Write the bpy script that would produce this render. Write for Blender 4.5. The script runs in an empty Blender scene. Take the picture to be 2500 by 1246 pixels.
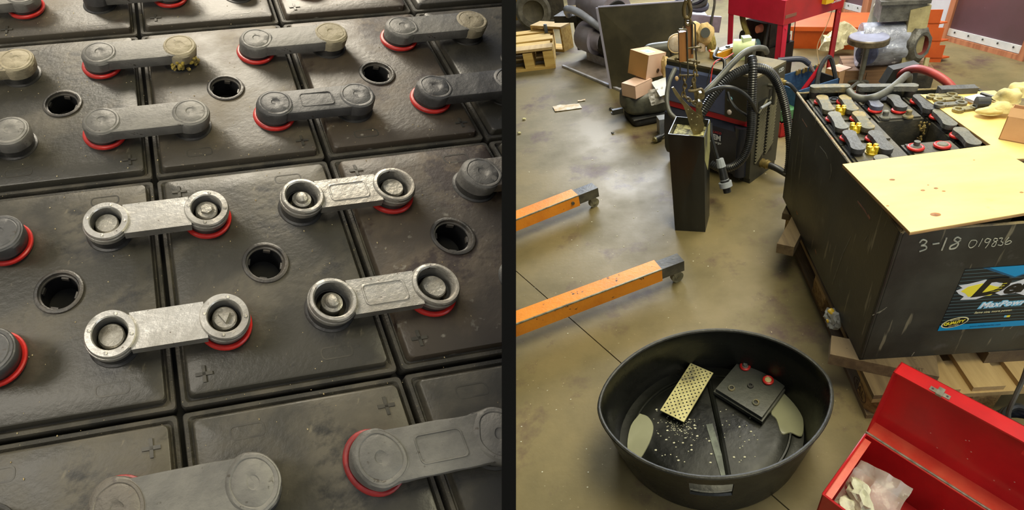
import bpy, bmesh, math, random
from mathutils import Vector, Matrix, noise as mnoise
random.seed(7)
scene = bpy.context.scene
C = scene.collection
PI = math.pi

# ------------------------------------------------------------------ camera
CAM_LOC = Vector((0.0, 0.0, 1.6577344))
CAM_RIGHT = Vector((0.99465254, -0.06440623, -0.08073511))
CAM_UP = Vector((0.10327788, 0.62028596, 0.77754679))
CAM_BACK = Vector((0.0, -0.78172704, 0.62362075))
FOC = 1190.0            # focal length in pixels of the 2500 x 1246 frame
PPX, PPY = 1550.0, 623.0
cam = bpy.data.cameras.new('camera')
cam.sensor_fit = 'HORIZONTAL'
cam.sensor_width = 36.0
cam.lens = FOC * 36.0 / 2500.0
cam.shift_x = (1250.0 - PPX) / 2500.0
cam.clip_start = 0.02
cam.clip_end = 100
cam_o = bpy.data.objects.new('camera', cam)
C.objects.link(cam_o)
cam_o.matrix_world = Matrix(((CAM_RIGHT.x, CAM_UP.x, CAM_BACK.x, CAM_LOC.x),
                             (CAM_RIGHT.y, CAM_UP.y, CAM_BACK.y, CAM_LOC.y),
                             (CAM_RIGHT.z, CAM_UP.z, CAM_BACK.z, CAM_LOC.z), (0, 0, 0, 1)))
scene.camera = cam_o

# ------------------------------------------------------------------ world, lights, exposure
vs = scene.view_settings
vs.view_transform = 'Standard'
vs.look = 'None'
vs.gamma = 1.0
vs.use_curve_mapping = False
vs.exposure = 0.15
world = bpy.data.worlds.new('workshop_air')
scene.world = world
world.use_nodes = True
wb = world.node_tree.nodes['Background']
wb.inputs[0].default_value = (0.93, 0.95, 1.0, 1)
wb.inputs[1].default_value = 0.30


def area(name, loc, target, sx, sy, power, col):
    l = bpy.data.lights.new(name, 'AREA')
    l.shape = 'RECTANGLE'
    l.size, l.size_y = sx, sy
    l.energy = power
    l.color = col
    o = bpy.data.objects.new(name, l)
    C.objects.link(o)
    o.location = loc
    o.rotation_euler = (Vector(target) - Vector(loc)).to_track_quat('-Z', 'Y').to_euler()
    return o


# windows high up behind the machines and an added fill behind the camera (cool), fluorescent fittings overhead (warm)
area('window_daylight', (1.2, 8.6, 3.3), (1.2, 3.6, 0.0), 5.0, 1.8, 700, (0.82, 0.89, 1.0))
area('daylight_fill', (1.6, -1.35, 1.5), (1.4, 3.0, 0.5), 2.6, 2.0, 42, (0.80, 0.88, 1.0))  # added daylight fill, brightens the charger and battery fronts
area('ceiling_lamp_front', (1.1, 1.3, 3.7), (1.0, 1.3, 0.0), 2.4, 1.2, 112, (1.0, 0.93, 0.62))
area('ceiling_lamp_back', (2.0, 3.9, 3.7), (1.9, 3.9, 0.0), 3.0, 1.2, 140, (1.0, 0.96, 0.84))
area('bench_lamp', (-2.2, 2.9, 3.0), (-1.1, 1.1, 1.1), 1.5, 0.7, 66, (1.0, 0.90, 0.72))
area('bench_lamp_side', (-2.6, 0.4, 2.6), (-1.0, 1.0, 1.1), 0.8, 0.8, 12, (1.0, 0.92, 0.78))


# ------------------------------------------------------------------ pixel to place helpers
def ray(px, py):
    return CAM_RIGHT * ((px - PPX) / FOC) - CAM_UP * ((py - PPY) / FOC) - CAM_BACK


def G(px, py, z=0.0):
    """the point at height z that the photograph shows at this pixel"""
    r = ray(px, py)
    return CAM_LOC + r * ((z - CAM_LOC.z) / r.z)


def onplane(px, py, p0, n):
    r = ray(px, py)
    return CAM_LOC + r * ((Vector(p0) - CAM_LOC).dot(n) / r.dot(n))


# ------------------------------------------------------------------ materials
def lin(c):
    return tuple(((v / 255) / 12.92 if v / 255 <= 0.04045 else ((v / 255 + 0.055) / 1.055) ** 2.4) for v in c) + (1.0,)


def M(name, c1, c2=None, scale=6, lo=0.4, hi=0.62, c3=None, scale3=60, t3=0.66, w3=0.06, stretch=(1, 1, 1), stretch3=(1, 1, 1),
      rough=0.5, rough2=None, metal=0.0, bump=0.0, bscale=None, spec=0.5, trans=0.0, alpha=1.0, coat=0.0, emit=0.0, detail=5, ior=None, c4=None, scale4=14, t4=0.6, w4=0.1):
    m = bpy.data.materials.new(name)
    m.use_nodes = True
    nt = m.node_tree
    N, L = nt.nodes, nt.links
    b = N['Principled BSDF']
    b.inputs['Base Color'].default_value = lin(c1)
    b.inputs['Roughness'].default_value = rough
    b.inputs['Metallic'].default_value = metal
    b.inputs['Specular IOR Level'].default_value = spec
    b.inputs['Transmission Weight'].default_value = trans
    b.inputs['Alpha'].default_value = alpha
    b.inputs['Coat Weight'].default_value = coat
    if ior: b.inputs['IOR'].default_value = ior
    if emit:
        b.inputs['Emission Color'].default_value = lin(c1)
        b.inputs['Emission Strength'].default_value = emit
    if c2 is None and not bump and c3 is None:
        return m
    tc = N.new('ShaderNodeTexCoord')

    def nz(sc, st, det=detail, rg=0.6):
        mp = N.new('ShaderNodeMapping')
        mp.inputs['Scale'].default_value = st
        L.new(tc.outputs['Object'], mp.inputs['Vector'])
        n = N.new('ShaderNodeTexNoise')
        n.inputs['Scale'].default_value = sc
        n.inputs['Detail'].default_value = det
        n.inputs['Roughness'].default_value = rg
        L.new(mp.outputs[0], n.inputs['Vector'])
        return n

    def ramp(src, a, z):
        r = N.new('ShaderNodeMapRange')
        r.inputs['From Min'].default_value = a
        r.inputs['From Max'].default_value = z
        r.clamp = True
        L.new(src, r.inputs['Value'])
        return r.outputs[0]

    def mix(fac, a, bcol):
        x = N.new('ShaderNodeMix')
        x.data_type = 'RGBA'
        L.new(fac, x.inputs['Factor'])
        if isinstance(a, tuple): x.inputs[6].default_value = a
        else: L.new(a, x.inputs[6])
        if isinstance(bcol, tuple): x.inputs[7].default_value = bcol
        else: L.new(bcol, x.inputs[7])
        return x.outputs[2]
    col = lin(c1)
    f1 = None
    if c2 is not None:
        n1 = nz(scale, stretch)
        f1 = ramp(n1.outputs['Fac'], lo, hi)
        col = mix(f1, col, lin(c2))
    if c4 is not None:
        n4 = nz(scale4, (1, 1, 1), 6, 0.7)
        col = mix(ramp(n4.outputs['Fac'], t4, t4 + w4), col, lin(c4))
    if c3 is not None:
        n3 = nz(scale3, stretch3, 3)
        f3 = ramp(n3.outputs['Fac'], t3, t3 + w3)
        col = mix(f3, col, lin(c3))
    if not isinstance(col, tuple):
        L.new(col, b.inputs['Base Color'])
    if rough2 is not None and f1 is not None:
        r = N.new('ShaderNodeMapRange')
        r.inputs['To Min'].default_value = rough
        r.inputs['To Max'].default_value = rough2
        L.new(f1, r.inputs['Value'])
        L.new(r.outputs[0], b.inputs['Roughness'])
    if bump:
        nb = nz(bscale or scale * 4, stretch)
        bp = N.new('ShaderNodeBump')
        bp.inputs['Strength'].default_value = bump
        bp.inputs['Distance'].default_value = 0.01
        L.new(nb.outputs['Fac'], bp.inputs['Height'])
        L.new(bp.outputs[0], b.inputs['Normal'])
    return m


# ------------------------------------------------------------------ mesh helpers
def bm_new():
    return bmesh.new()


def box(bm, x0, x1, y0, y1, z0, z1, mat=None):
    vs_ = [Vector((x, y, z)) for z in (z0, z1) for y in (y0, y1) for x in (x0, x1)]
    if mat is not None: vs_ = [mat @ v for v in vs_]
    v = [bm.verts.new(p) for p in vs_]
    for f in ((0, 2, 3, 1), (4, 5, 7, 6), (0, 1, 5, 4), (2, 6, 7, 3), (0, 4, 6, 2), (1, 3, 7, 5)):
        bm.faces.new([v[i] for i in f])
    return v


def hexa(bm, bottom, top):
    """solid between two quads given as four corners each (same winding)"""
    v = [bm.verts.new(p) for p in list(bottom) + list(top)]
    n = len(bottom)
    bm.faces.new(v[:n][::-1])
    bm.faces.new(v[n:])
    for i in range(n):
        j = (i + 1) % n
        bm.faces.new((v[i], v[j], v[n + j], v[n + i]))
    return v


def prism(bm, poly, z0, z1, mat=None):
    a = [Vector((p[0], p[1], z0)) for p in poly]
    b = [Vector((p[0], p[1], z1)) for p in poly]
    if mat is not None:
        a = [mat @ p for p in a]
        b = [mat @ p for p in b]
    return hexa(bm, a, b)


def frame_of(d):
    d = d.normalized()
    a = Vector((0, 0, 1)) if abs(d.z) < 0.9 else Vector((1, 0, 0))
    x = d.cross(a).normalized()
    return x, d.cross(x).normalized()


def cyl(bm, p0, p1, r0, r1=None, seg=16, caps=True):
    p0, p1 = Vector(p0), Vector(p1)
    r1 = r0 if r1 is None else r1
    x, y = frame_of(p1 - p0)
    A = [bm.verts.new(p0 + (x * math.cos(t) + y * math.sin(t)) * r0) for t in (2 * PI * i / seg for i in range(seg))]
    B = [bm.verts.new(p1 + (x * math.cos(t) + y * math.sin(t)) * r1) for t in (2 * PI * i / seg for i in range(seg))]
    for i in range(seg):
        j = (i + 1) % seg
        bm.faces.new((A[i], A[j], B[j], B[i]))
    if caps:
        bm.faces.new(A[::-1])
        bm.faces.new(B)


def spline(pts, n=8):
    """Catmull-Rom through the points"""
    P = [Vector(p) for p in pts]
    P = [P[0] * 2 - P[1]] + P + [P[-1] * 2 - P[-2]]
    out = []
    for i in range(1, len(P) - 2):
        for k in range(n):
            t = k / n
            a, b, c, d = P[i - 1], P[i], P[i + 1], P[i + 2]
            out.append(0.5 * ((2 * b) + (c - a) * t + (2 * a - 5 * b + 4 * c - d) * t * t + (3 * b - a - 3 * c + d) * t ** 3))
    out.append(P[-2].copy())
    return out


def tube(bm, pts, r, seg=10, rad=None, caps=True):
    pts = [Vector(p) for p in pts]
    rings = []
    x = None
    for i, p in enumerate(pts):
        d = (pts[min(i + 1, len(pts) - 1)] - pts[max(i - 1, 0)])
        if d.length < 1e-9: d = Vector((0, 0, 1))
        d.normalize()
        if x is None:
            x, y = frame_of(d)
        else:
            x = (x - d * x.dot(d))
            if x.length < 1e-6: x, _ = frame_of(d)
            x.normalize()
            y = d.cross(x)
        rr = rad(i) if rad else r
        rings.append([bm.verts.new(p + (x * math.cos(t) + y * math.sin(t)) * rr) for t in (2 * PI * k / seg for k in range(seg))])
    for A, B in zip(rings, rings[1:]):
        for i in range(seg):
            j = (i + 1) % seg
            bm.faces.new((A[i], A[j], B[j], B[i]))
    if caps:
        bm.faces.new(rings[0][::-1])
        bm.faces.new(rings[-1])


def corrugated(bm, pts, r, pitch, seg=14):
    """a hose with ridges"""
    pts = [Vector(p) for p in pts]
    out = [pts[0]]
    acc = 0.0
    step = pitch / 2
    fine = []
    for a, b in zip(pts, pts[1:]):
        n = max(1, int((b - a).length / (step / 4)))
        for k in range(n): fine.append(a.lerp(b, k / n))
    last = fine[0]
    for p in fine[1:]:
        acc += (p - last).length
        last = p
        if acc >= step:
            out.append(p)
            acc = 0.0
    tube(bm, out, r, seg, rad=lambda i: r if i % 2 else r * 0.86)


def lathe(bm, prof, seg=32, mat=None, close=False, caps=True):
    """prof: list of (radius, z)"""
    rings = []
    for (r, z) in prof:
        ring = []
        for k in range(seg):
            t = 2 * PI * k / seg
            p = Vector((r * math.cos(t), r * math.sin(t), z))
            ring.append(bm.verts.new(mat @ p if mat is not None else p))
        rings.append(ring)
    pairs = list(zip(rings, rings[1:])) + ([(rings[-1], rings[0])] if close else [])
    for A, B in pairs:
        for i in range(seg):
            j = (i + 1) % seg
            bm.faces.new((A[i], A[j], B[j], B[i]))
    if not close and caps:
        if prof[0][0] > 1e-6: bm.faces.new(rings[0][::-1])
        if prof[-1][0] > 1e-6: bm.faces.new(rings[-1])


def torus(bm, c, R, r, seg=32, sec=8, mat=None, sx=1, sy=1):
    c = Vector(c)
    rings = []
    for k in range(seg):
        t = 2 * PI * k / seg
        ring = []
        for q in range(sec):
            s = 2 * PI * q / sec
            p = c + Vector(((R + r * math.cos(s)) * math.cos(t) * sx, (R + r * math.cos(s)) * math.sin(t) * sy, r * math.sin(s)))
            ring.append(bm.verts.new(mat @ p if mat is not None else p))
        rings.append(ring)
    for i in range(seg):
        A, B = rings[i], rings[(i + 1) % seg]
        for q in range(sec):
            j = (q + 1) % sec
            bm.faces.new((A[q], A[j], B[j], B[q]))


def blob(bm, c, rad, sub=2, amp=0.2, freq=3.0, seed=0, flat=None):
    """a lumpy rounded body"""
    res = bmesh.ops.create_icosphere(bm, subdivisions=sub, radius=1.0)
    off = Vector((seed * 7.31, seed * 3.17, seed * 5.71))
    for v in res['verts']:
        k = 1 + amp * mnoise.noise(v.co * freq + off)
        p = Vector((v.co.x * rad[0] * k, v.co.y * rad[1] * k, v.co.z * rad[2] * k))
        if flat is not None and p.z < flat: p.z = flat + (p.z - flat) * 0.15
        v.co = p + Vector(c)
    return res['verts']


def pillow(bm, c, rad, e=0.45, sub=4):
    """a plump rounded box"""
    res = bmesh.ops.create_icosphere(bm, subdivisions=sub, radius=1.0)
    f = lambda t: math.copysign(abs(t) ** e, t)
    for v in res['verts']:
        q = Vector((f(v.co.x), f(v.co.y), f(v.co.z)))
        v.co = Vector((q.x * rad[0], q.y * rad[1], q.z * rad[2])) + Vector(c)


def bevel(bm, w, seg=2, angle=0.6):
    es = [e for e in bm.edges if len(e.link_faces) == 2 and e.calc_face_angle(0) > angle]
    if es: bmesh.ops.bevel(bm, geom=es, offset=w, offset_type='OFFSET', segments=seg, profile=0.6, affect='EDGES', clamp_overlap=True)


def finish(bm, name, mat, smooth=35):
    bmesh.ops.remove_doubles(bm, verts=bm.verts, dist=1e-6)
    bmesh.ops.recalc_face_normals(bm, faces=bm.faces)
    me = bpy.data.meshes.new(name)
    bm.to_mesh(me)
    bm.free()
    me.materials.append(mat)
    if smooth:
        for p in me.polygons: p.use_smooth = True
        me.set_sharp_from_angle(angle=math.radians(smooth))
    return me


def tag(o, label=None, cat=None, group=None, kind=None):
    if label: o['label'] = label
    if cat: o['category'] = cat
    if group: o['group'] = group
    if kind: o['kind'] = kind
    return o


def obj(name, bm, mat, parent=None, smooth=35, label=None, cat=None, group=None, kind=None, loc=None, rot=None):
    o = bpy.data.objects.new(name, finish(bm, name, mat, smooth))
    C.objects.link(o)
    if parent is not None: o.parent = parent
    if loc is not None: o.location = loc
    if rot is not None: o.rotation_euler = rot
    return tag(o, label, cat, group, kind)


def thing(name, label, cat, loc=(0, 0, 0), rotz=0.0, group=None, kind=None):
    o = bpy.data.objects.new(name, None)
    C.objects.link(o)
    o.empty_display_size = 0.05
    o.location = loc
    o.rotation_euler = (0, 0, rotz)
    return tag(o, label, cat, group, kind)


def text_mesh(name, s, size, mat, parent, matrix, extrude=0.0004, shear=0.0, space=1.0, bold=0.0, align='LEFT'):
    cu = bpy.data.curves.new(name, 'FONT')
    cu.body = s
    cu.size = size
    cu.extrude = extrude
    cu.shear = shear
    cu.space_character = space
    cu.offset = bold
    cu.align_x = align
    cu.resolution_u = 3
    t = bpy.data.objects.new(name + '_tmp', cu)
    C.objects.link(t)
    me = bpy.data.meshes.new_from_object(t)
    bpy.data.objects.remove(t)
    me.transform(matrix)
    me.materials.clear()
    me.materials.append(mat)
    o = bpy.data.objects.new(name, me)
    C.objects.link(o)
    o.parent = parent
    return o


def axes(o, x, y, z):
    """matrix with the given origin and axes"""
    return Matrix(((x[0], y[0], z[0], o[0]), (x[1], y[1], z[1], o[1]), (x[2], y[2], z[2], o[2]), (0, 0, 0, 1)))


# ------------------------------------------------------------------ added black partition between the two bays, tall to keep their light apart
DIV_RAY = ray(1242.5, PPY).normalized()
DIV_N = DIV_RAY.cross(CAM_UP).normalized()          # points to the right bay
if DIV_N.dot(CAM_RIGHT) < 0: DIV_N = -DIV_N
DIV_T = 0.70 * 35.0 / FOC                            # thickness
DIV_LEFT = CAM_LOC - DIV_N * (DIV_T / 2)             # a point of its left face
DIV_RIGHT = CAM_LOC + DIV_N * (DIV_T / 2)
m_div = M('partition_black', (9, 9, 9), rough=0.9, spec=0.1)
Pn = CAM_LOC + ray(1242.5, PPY) * 0.70
Pf = CAM_LOC + ray(1242.5, PPY) * 6.3


def to_z(p, z):
    return p + CAM_UP * ((z - p.z) / CAM_UP.z)


bm = bm_new()
qa = [to_z(Pn, 0.0), to_z(Pf, 0.0), to_z(Pf, 3.3), to_z(Pn, 3.3)]
hexa(bm, [p - DIV_N * DIV_T * 0.484 for p in qa], [p + DIV_N * DIV_T * 0.484 for p in qa])
obj('wall_divider', bm, m_div, kind='structure', smooth=0)

# ------------------------------------------------------------------ close-up bay: top of a traction battery
BO = Vector((-1.49126193, 1.74172574, 1.36200998))
BU = Vector((0.41454499, 0.05426010, -0.01765190))      # one cell across
BV = Vector((0.21963350, -0.43467906, -0.18095128))     # towards the viewer
BN = Vector((0.33801660, -0.16967699, 0.39858417))      # up from the covers
RH = 1.29527


def W(u, v, z=0.0):
    return BO + BU * u + BV * v + BN * z


def clip_left(bm):
    if any((v.co - DIV_LEFT).dot(DIV_N) > 0 for v in bm.verts):
        bmesh.ops.bisect_plane(bm, geom=list(bm.verts) + list(bm.edges) + list(bm.faces), dist=1e-7,
                               plane_co=DIV_LEFT - DIV_N * 0.001, plane_no=DIV_N, clear_outer=True)
        return len(bm.faces) > 0
    return True


def lobj(name, bm, mat, parent, origin, smooth=35, label=None):
    for v in bm.verts: v.co = W(*v.co)
    if not clip_left(bm):
        bm.free()
        return None
    for v in bm.verts: v.co -= origin
    return obj(name, bm, mat, parent, smooth, label=label)


m_cover = M('cell_cover_plastic', (60, 57, 49), (98, 91, 76), scale=5.0, lo=0.46, hi=0.74, c3=(110, 102, 84), scale3=26, t3=0.67, w3=0.14, stretch3=(3, 1, 1),
            rough=0.36, rough2=0.55, bump=0.14, bscale=70, detail=6, c4=(40, 38, 33), scale4=9, t4=0.56, w4=0.12)
m_cover_b = M('cell_cover_dusty', (70, 64, 54), (108, 97, 78), scale=4.2, lo=0.46, hi=0.68, c3=(140, 126, 100), scale3=120, t3=0.68, w3=0.05,
              rough=0.42, rough2=0.62, bump=0.14, bscale=60, detail=6, c4=(70, 54, 42), scale4=7, t4=0.58, w4=0.12)
m_cover_c = M('cell_cover_brown_stained', (72, 63, 52), (108, 93, 74), scale=4.0, lo=0.45, hi=0.68, c3=(130, 124, 112), scale3=30, t3=0.66, w3=0.08,
              rough=0.38, rough2=0.6, bump=0.14, bscale=60, detail=6, c4=(46, 30, 24), scale4=5, t4=0.52, w4=0.08)
m_rim = M('cell_rim_dust', (54, 51, 44), (84, 78, 66), scale=12, lo=0.4, hi=0.66, c3=(150, 138, 108), scale3=200, t3=0.68, rough=0.6, bump=0.3, bscale=150)
m_tray = M('battery_tray_steel', (22, 21, 20), (34, 32, 28), scale=8, rough=0.8)
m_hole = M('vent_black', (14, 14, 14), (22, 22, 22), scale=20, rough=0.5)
m_ventring = M('vent_ring_plastic', (52, 50, 47), (80, 74, 66), scale=20, rough=0.4, bump=0.2, bscale=90)
m_red = M('red_seal', (206, 42, 34), (176, 34, 30), scale=20, rough=0.38, bump=0.06, bscale=60)
m_red_d = M('dull_red_seal', (158, 40, 40), (120, 34, 34), scale=20, rough=0.45, bump=0.06)
m_seal = M('black_seal', (40, 39, 38), (58, 56, 52), scale=18, rough=0.45, bump=0.15)
m_bright = M('bare_lead', (206, 203, 196), (158, 154, 146), scale=9, lo=0.45, hi=0.72, c3=(120, 112, 100), scale3=90, t3=0.68, rough=0.40, rough2=0.52, metal=0.85, bump=0.22, bscale=60, detail=6)
m_bright2 = M('bare_lead_grey', (178, 175, 168), (142, 136, 126), scale=8, lo=0.42, hi=0.72, c3=(104, 92, 84), scale3=70, t3=0.66, rough=0.42, rough2=0.55, metal=0.85, bump=0.3, bscale=55, detail=6)
m_post = M('terminal_lead', (168, 164, 154), (124, 118, 106), scale=14, rough=0.42, rough2=0.55, metal=0.75, bump=0.5, bscale=50)
m_lead = M('oxidised_lead', (94, 92, 88), (132, 129, 122), scale=7, lo=0.38, hi=0.68, c3=(72, 66, 58), scale3=50, t3=0.66, rough=0.5, rough2=0.62, metal=0.15, bump=0.3, bscale=40, detail=6)
m_lead_d = M('dark_lead', (64, 63, 63), (94, 93, 92), scale=7, lo=0.42, hi=0.72, c3=(70, 62, 56), scale3=50, t3=0.66, rough=0.48, metal=0.15, bump=0.28, bscale=40, detail=6)
m_lead_t = M('chalky_lead', (140, 129, 106), (158, 147, 120), scale=9, lo=0.4, hi=0.65, c3=(100, 92, 78), scale3=40, t3=0.62, rough=0.66, metal=0.0, bump=0.5, bscale=40, detail=6)
m_lead_o = M('brown_stained_lead', (104, 98, 90), (120, 100, 76), scale=9, lo=0.48, hi=0.6, c3=(84, 78, 74), scale3=40, t3=0.62, rough=0.52, metal=0.1, bump=0.4, bscale=40)
m_crust = M('yellow_crust', (196, 172, 66), (170, 150, 90), scale=60, rough=0.9, bump=0.9, bscale=120)
m_mark = M('embossed_mark', (56, 53, 46), (72, 68, 58), scale=30, rough=0.42)

# the steel case that holds the cells (only its dark inside shows in the joints)
bm = bm_new()
top = [W(-2.1, -1.5, -0.10), W(2.75, -1.5, -0.10), W(2.75, 3.45, -0.10), W(-2.1, 3.45, -0.10)]
hexa(bm, [Vector((p.x, p.y, 0.0)) for p in top], top)
clip_left(bm)
obj('battery_case', bm, m_tray, label='dark steel case holding the close-up battery cells, seen only in the joints', cat='battery case', smooth=0)


def rrect(u0, u1, v0, v1, inset, z, rad, per=10):
    """rounded rectangle loop"""
    u0, u1, v0, v1 = u0 + inset, u1 - inset, v0 + inset, v1 - inset
    rad = max(rad, 1e-4)
    out = []
    for (cu, cv, a0) in ((u1 - rad, v1 - rad, 0), (u0 + rad, v1 - rad, PI / 2), (u0 + rad, v0 + rad, PI), (u1 - rad, v0 + rad, 1.5 * PI)):
        for k in range(per + 1):
            t = a0 + PI / 2 * k / per
            out.append(Vector((cu + rad * math.cos(t), cv + rad * math.sin(t), z)))
    # even the long sides out so that the wear texture and the hole meet cleanly
    full = []
    n = len(out)
    for i in range(n):
        a, b = out[i], out[(i + 1) % n]
        full.append(a)
        d = (b - a).length
        if d > 0.2:
            m = 8
            for k in range(1, m): full.append(a.lerp(b, k / m))
    return full


def loops_mesh(bm, loops, cap=True):
    rings = [[bm.verts.new(p) for p in lp] for lp in loops]
    for A, B in zip(rings, rings[1:]):
        n = len(A)
        for i in range(n):
            j = (i + 1) % n
            bm.faces.new((A[i], A[j], B[j], B[i]))
    if cap: bm.faces.new(rings[-1])
    return rings


PLZ = 0.032                 # plateau height over the rim
COL = {-1: 'leftmost', 0: 'second from left', 1: 'third from left', 2: 'last before the partition'}
ROW = {-1: 'in the farthest row at the top', 0: 'in the row behind the bright links', 1: 'in the row with bright links', 2: 'in the nearest row at the bottom'}
cells = {}


def ring_hole(bm, outer, c, r, z):
    """faces between an outer loop and a circle round c"""
    V0 = [bm.verts.new(p) for p in outer]
    V1 = []
    for p in outer:
        d = Vector((p.x - c[0], p.y - c[1], 0))
        d.normalize()
        V1.append(bm.verts.new(Vector((c[0], c[1], z)) + d * r))
    n = len(V0)
    for i in range(n):
        j = (i + 1) % n
        bm.faces.new((V0[i], V0[j], V1[j], V1[i]))
    return V0, V1


def lath(u, v, prof, seg=32, caps=False):
    """profile turned about the post at (u, v)"""
    bm = bm_new()
    lathe(bm, prof, seg, Matrix.Translation((u, v, 0)), caps=caps)
    return bm


def cell(i, j):
    u0, u1 = i + 0.0, i + 1.0
    v0, v1 = j * RH, (j + 1) * RH
    origin = W((u0 + u1) / 2, (v0 + v1) / 2, 0)
    lab = 'black cell cover, %s %s' % (COL[i], ROW[j])
    t = thing('battery_cell', lab, 'battery cell', origin, group='cells of the close-up battery')
    mc = {(-1, -1): m_cover_b, (1, -1): m_cover_c, (0, 0): m_cover_b, (1, 0): m_cover_c, (1, 1): m_cover_c, (0, -1): m_cover_b}.get((i, j), m_cover)
    jit = lambda k: 0.004 * mnoise.noise(Vector((i * 3.1 + k, j * 2.7, 0.5)))
    # rim
    bm = bm_new()
    loops_mesh(bm, [rrect(u0, u1, v0, v1, 0.013, -0.09, 0.02), rrect(u0, u1, v0, v1, 0.010, -0.008, 0.02), rrect(u0, u1, v0, v1, 0.014, 0.0, 0.02),
                    rrect(u0, u1, v0, v1, 0.030, 0.001, 0.02), rrect(u0, u1, v0, v1, 0.040, -0.012, 0.02), rrect(u0, u1, v0, v1, 0.05, -0.012, 0.02)], cap=False)
    lobj('rim', bm, m_rim, t, origin)
    # raised plateau with the vent opening
    c = ((u0 + u1) / 2, (v0 + v1) / 2 + 0.0)
    bm = bm_new()
    lps = [rrect(u0, u1, v0, v1, 0.046, -0.014, 0.024), rrect(u0, u1, v0, v1, 0.050, 0.022, 0.024), rrect(u0, u1, v0, v1, 0.054, PLZ - 0.003, 0.024), rrect(u0, u1, v0, v1, 0.061, PLZ, 0.024),
           rrect(u0, u1, v0, v1, 0.16, PLZ + 0.001, 0.024)]
    rings = loops_mesh(bm, lps, cap=False)
    _, inner = ring_hole(bm, lps[-1], c, 0.112, PLZ + 0.001)
    low = [bm.verts.new(v.co + Vector((0, 0, -0.25))) for v in inner]
    n = len(inner)
    for a in range(n):
        b = (a + 1) % n
        bm.faces.new((inner[a], inner[b], low[b], low[a]))
    lobj('cover', bm, mc, t, origin)
    bm = lath(c[0], c[1], [(0.118, PLZ - 0.002), (0.116, PLZ + 0.008), (0.108, PLZ + 0.011), (0.099, PLZ + 0.010), (0.095, PLZ - 0.004), (0.088, PLZ - 0.006), (0.086, PLZ - 0.012)], 40)
    lobj('vent_ring', bm, m_ventring, t, origin)
    for a in (0.3, 0.3 + PI / 2, 0.3 + PI, 0.3 + 1.5 * PI):
        bm = bm_new()
        mt = Matrix.Translation((c[0], c[1], 0)) @ Matrix.Rotation(a, 4, 'Z')
        box(bm, 0.076, 0.087, -0.018, 0.018, PLZ - 0.03, PLZ - 0.012, mt)
        lobj('vent_lug', bm, m_ventring, t, origin)
    bm = lath(c[0], c[1], [(0.0001, -0.2), (0.084, -0.2), (0.0862, PLZ - 0.010)], 32)
    lobj('vent_well', bm, m_hole, t, origin)
    # terminals: positive side has red seals, negative side black seals
    pos_right = (j % 2 == 0)
    for k, (pu, pv) in enumerate(((u0 + 0.25, v0 + 0.345), (u0 + 0.25, v0 + 0.95), (u0 + 0.75, v0 + 0.345), (u0 + 0.75, v0 + 0.95))):
        right = k >= 2
        posi = (right == pos_right)
        bm = lath(pu, pv, [(0.122, PLZ - 0.004), (0.118, PLZ + 0.006), (0.106, PLZ + 0.010), (0.104, 0.084), (0.07, 0.086)], 32)
        lobj('terminal_collar', bm, m_seal, t, origin)
        if posi:
            bm = bm_new()
            torus(bm, (pu, pv, PLZ + 0.019), 0.115, 0.0135, 36, 10)
            lobj('red_seal_ring', bm, m_red_d if (j == 2) else m_red, t, origin, label='red rubber seal ring')
        # terminal posts stand in the open rings of the bright links
        if j == 1 and ((i == -1 and right) or i == 0 or (i == 1 and not right)):
            kind = (i, right, k % 2)
            prof = [(0.058, 0.05), (0.058, 0.112), (0.052, 0.120), (0.0001, 0.121)]
            if i == 0 and right: prof = [(0.046, 0.05), (0.046, 0.098), (0.05, 0.100), (0.05, 0.112), (0.034, 0.116), (0.030, 0.134), (0.018, 0.142), (0.0001, 0.143)]
            if i == 0 and not right: prof = [(0.056, 0.05), (0.056, 0.118), (0.049, 0.125), (0.0001, 0.125)]
            bm = lath(pu, pv, prof, 28)
            post = lobj('terminal_post', bm, m_post, t, origin)
            if i == 0 and not right and post is not None:
                bm = bm_new()
                cyl(bm, (pu, pv, 0.12), (pu, pv, 0.137), 0.034, 0.030, seg=6 if k % 2 == 0 else 3)
                bm2 = bm
                for v in bm2.verts: v.co = W(*v.co) - origin
                obj('bolt_head', bm2, m_post, post)
    # embossed signs
    su = (u1 - 0.125) if pos_right else (u0 + 0.125)
    nu = (u0 + 0.27) if pos_right else (u1 - 0.27)
    for pv in (v0 + 0.135, v1 - 0.135):
        bm = bm_new()
        for (a, b) in ((0.038, 0.0075), (0.0075, 0.038)):
            prism(bm, [(su - a, pv - b), (su + a, pv - b), (su + a, pv + b), (su - a, pv + b)], PLZ - 0.002, PLZ + 0.005)
        bevel(bm, 0.002, 1)
        lobj('plus_sign', bm, m_mark, t, origin)
        bm = bm_new()
        A = rrect(nu - 0.075, nu + 0.075, pv - 0.03, pv + 0.03, 0, 0, 0.022, 4)
        B = rrect(nu - 0.075, nu + 0.075, pv - 0.03, pv + 0.03, 0.007, 0, 0.016, 4)
        if len(A) == len(B):
            va = [bm.verts.new(p + Vector((0, 0, PLZ - 0.001))) for p in A]
            vb = [bm.verts.new(p + Vector((0, 0, PLZ + 0.0015))) for p in A]
            vc = [bm.verts.new(p + Vector((0, 0, PLZ + 0.0015))) for p in B]
            vd = [bm.verts.new(p + Vector((0, 0, PLZ - 0.001))) for p in B]
            for X, Y in ((va, vb), (vb, vc), (vc, vd)):
                for q in range(len(X)):
                    r = (q + 1) % len(X)
                    bm.faces.new((X[q], X[r], Y[r], Y[q]))
            lobj('minus_sign', bm, m_mark, t, origin)
        else:
            bm.free()
    return t


for j in range(-1, 3):
    for i in range(-1, 3):
        if (i, j) in ((2, 2),): continue
        cells[(i, j)] = cell(i, j)


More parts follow.
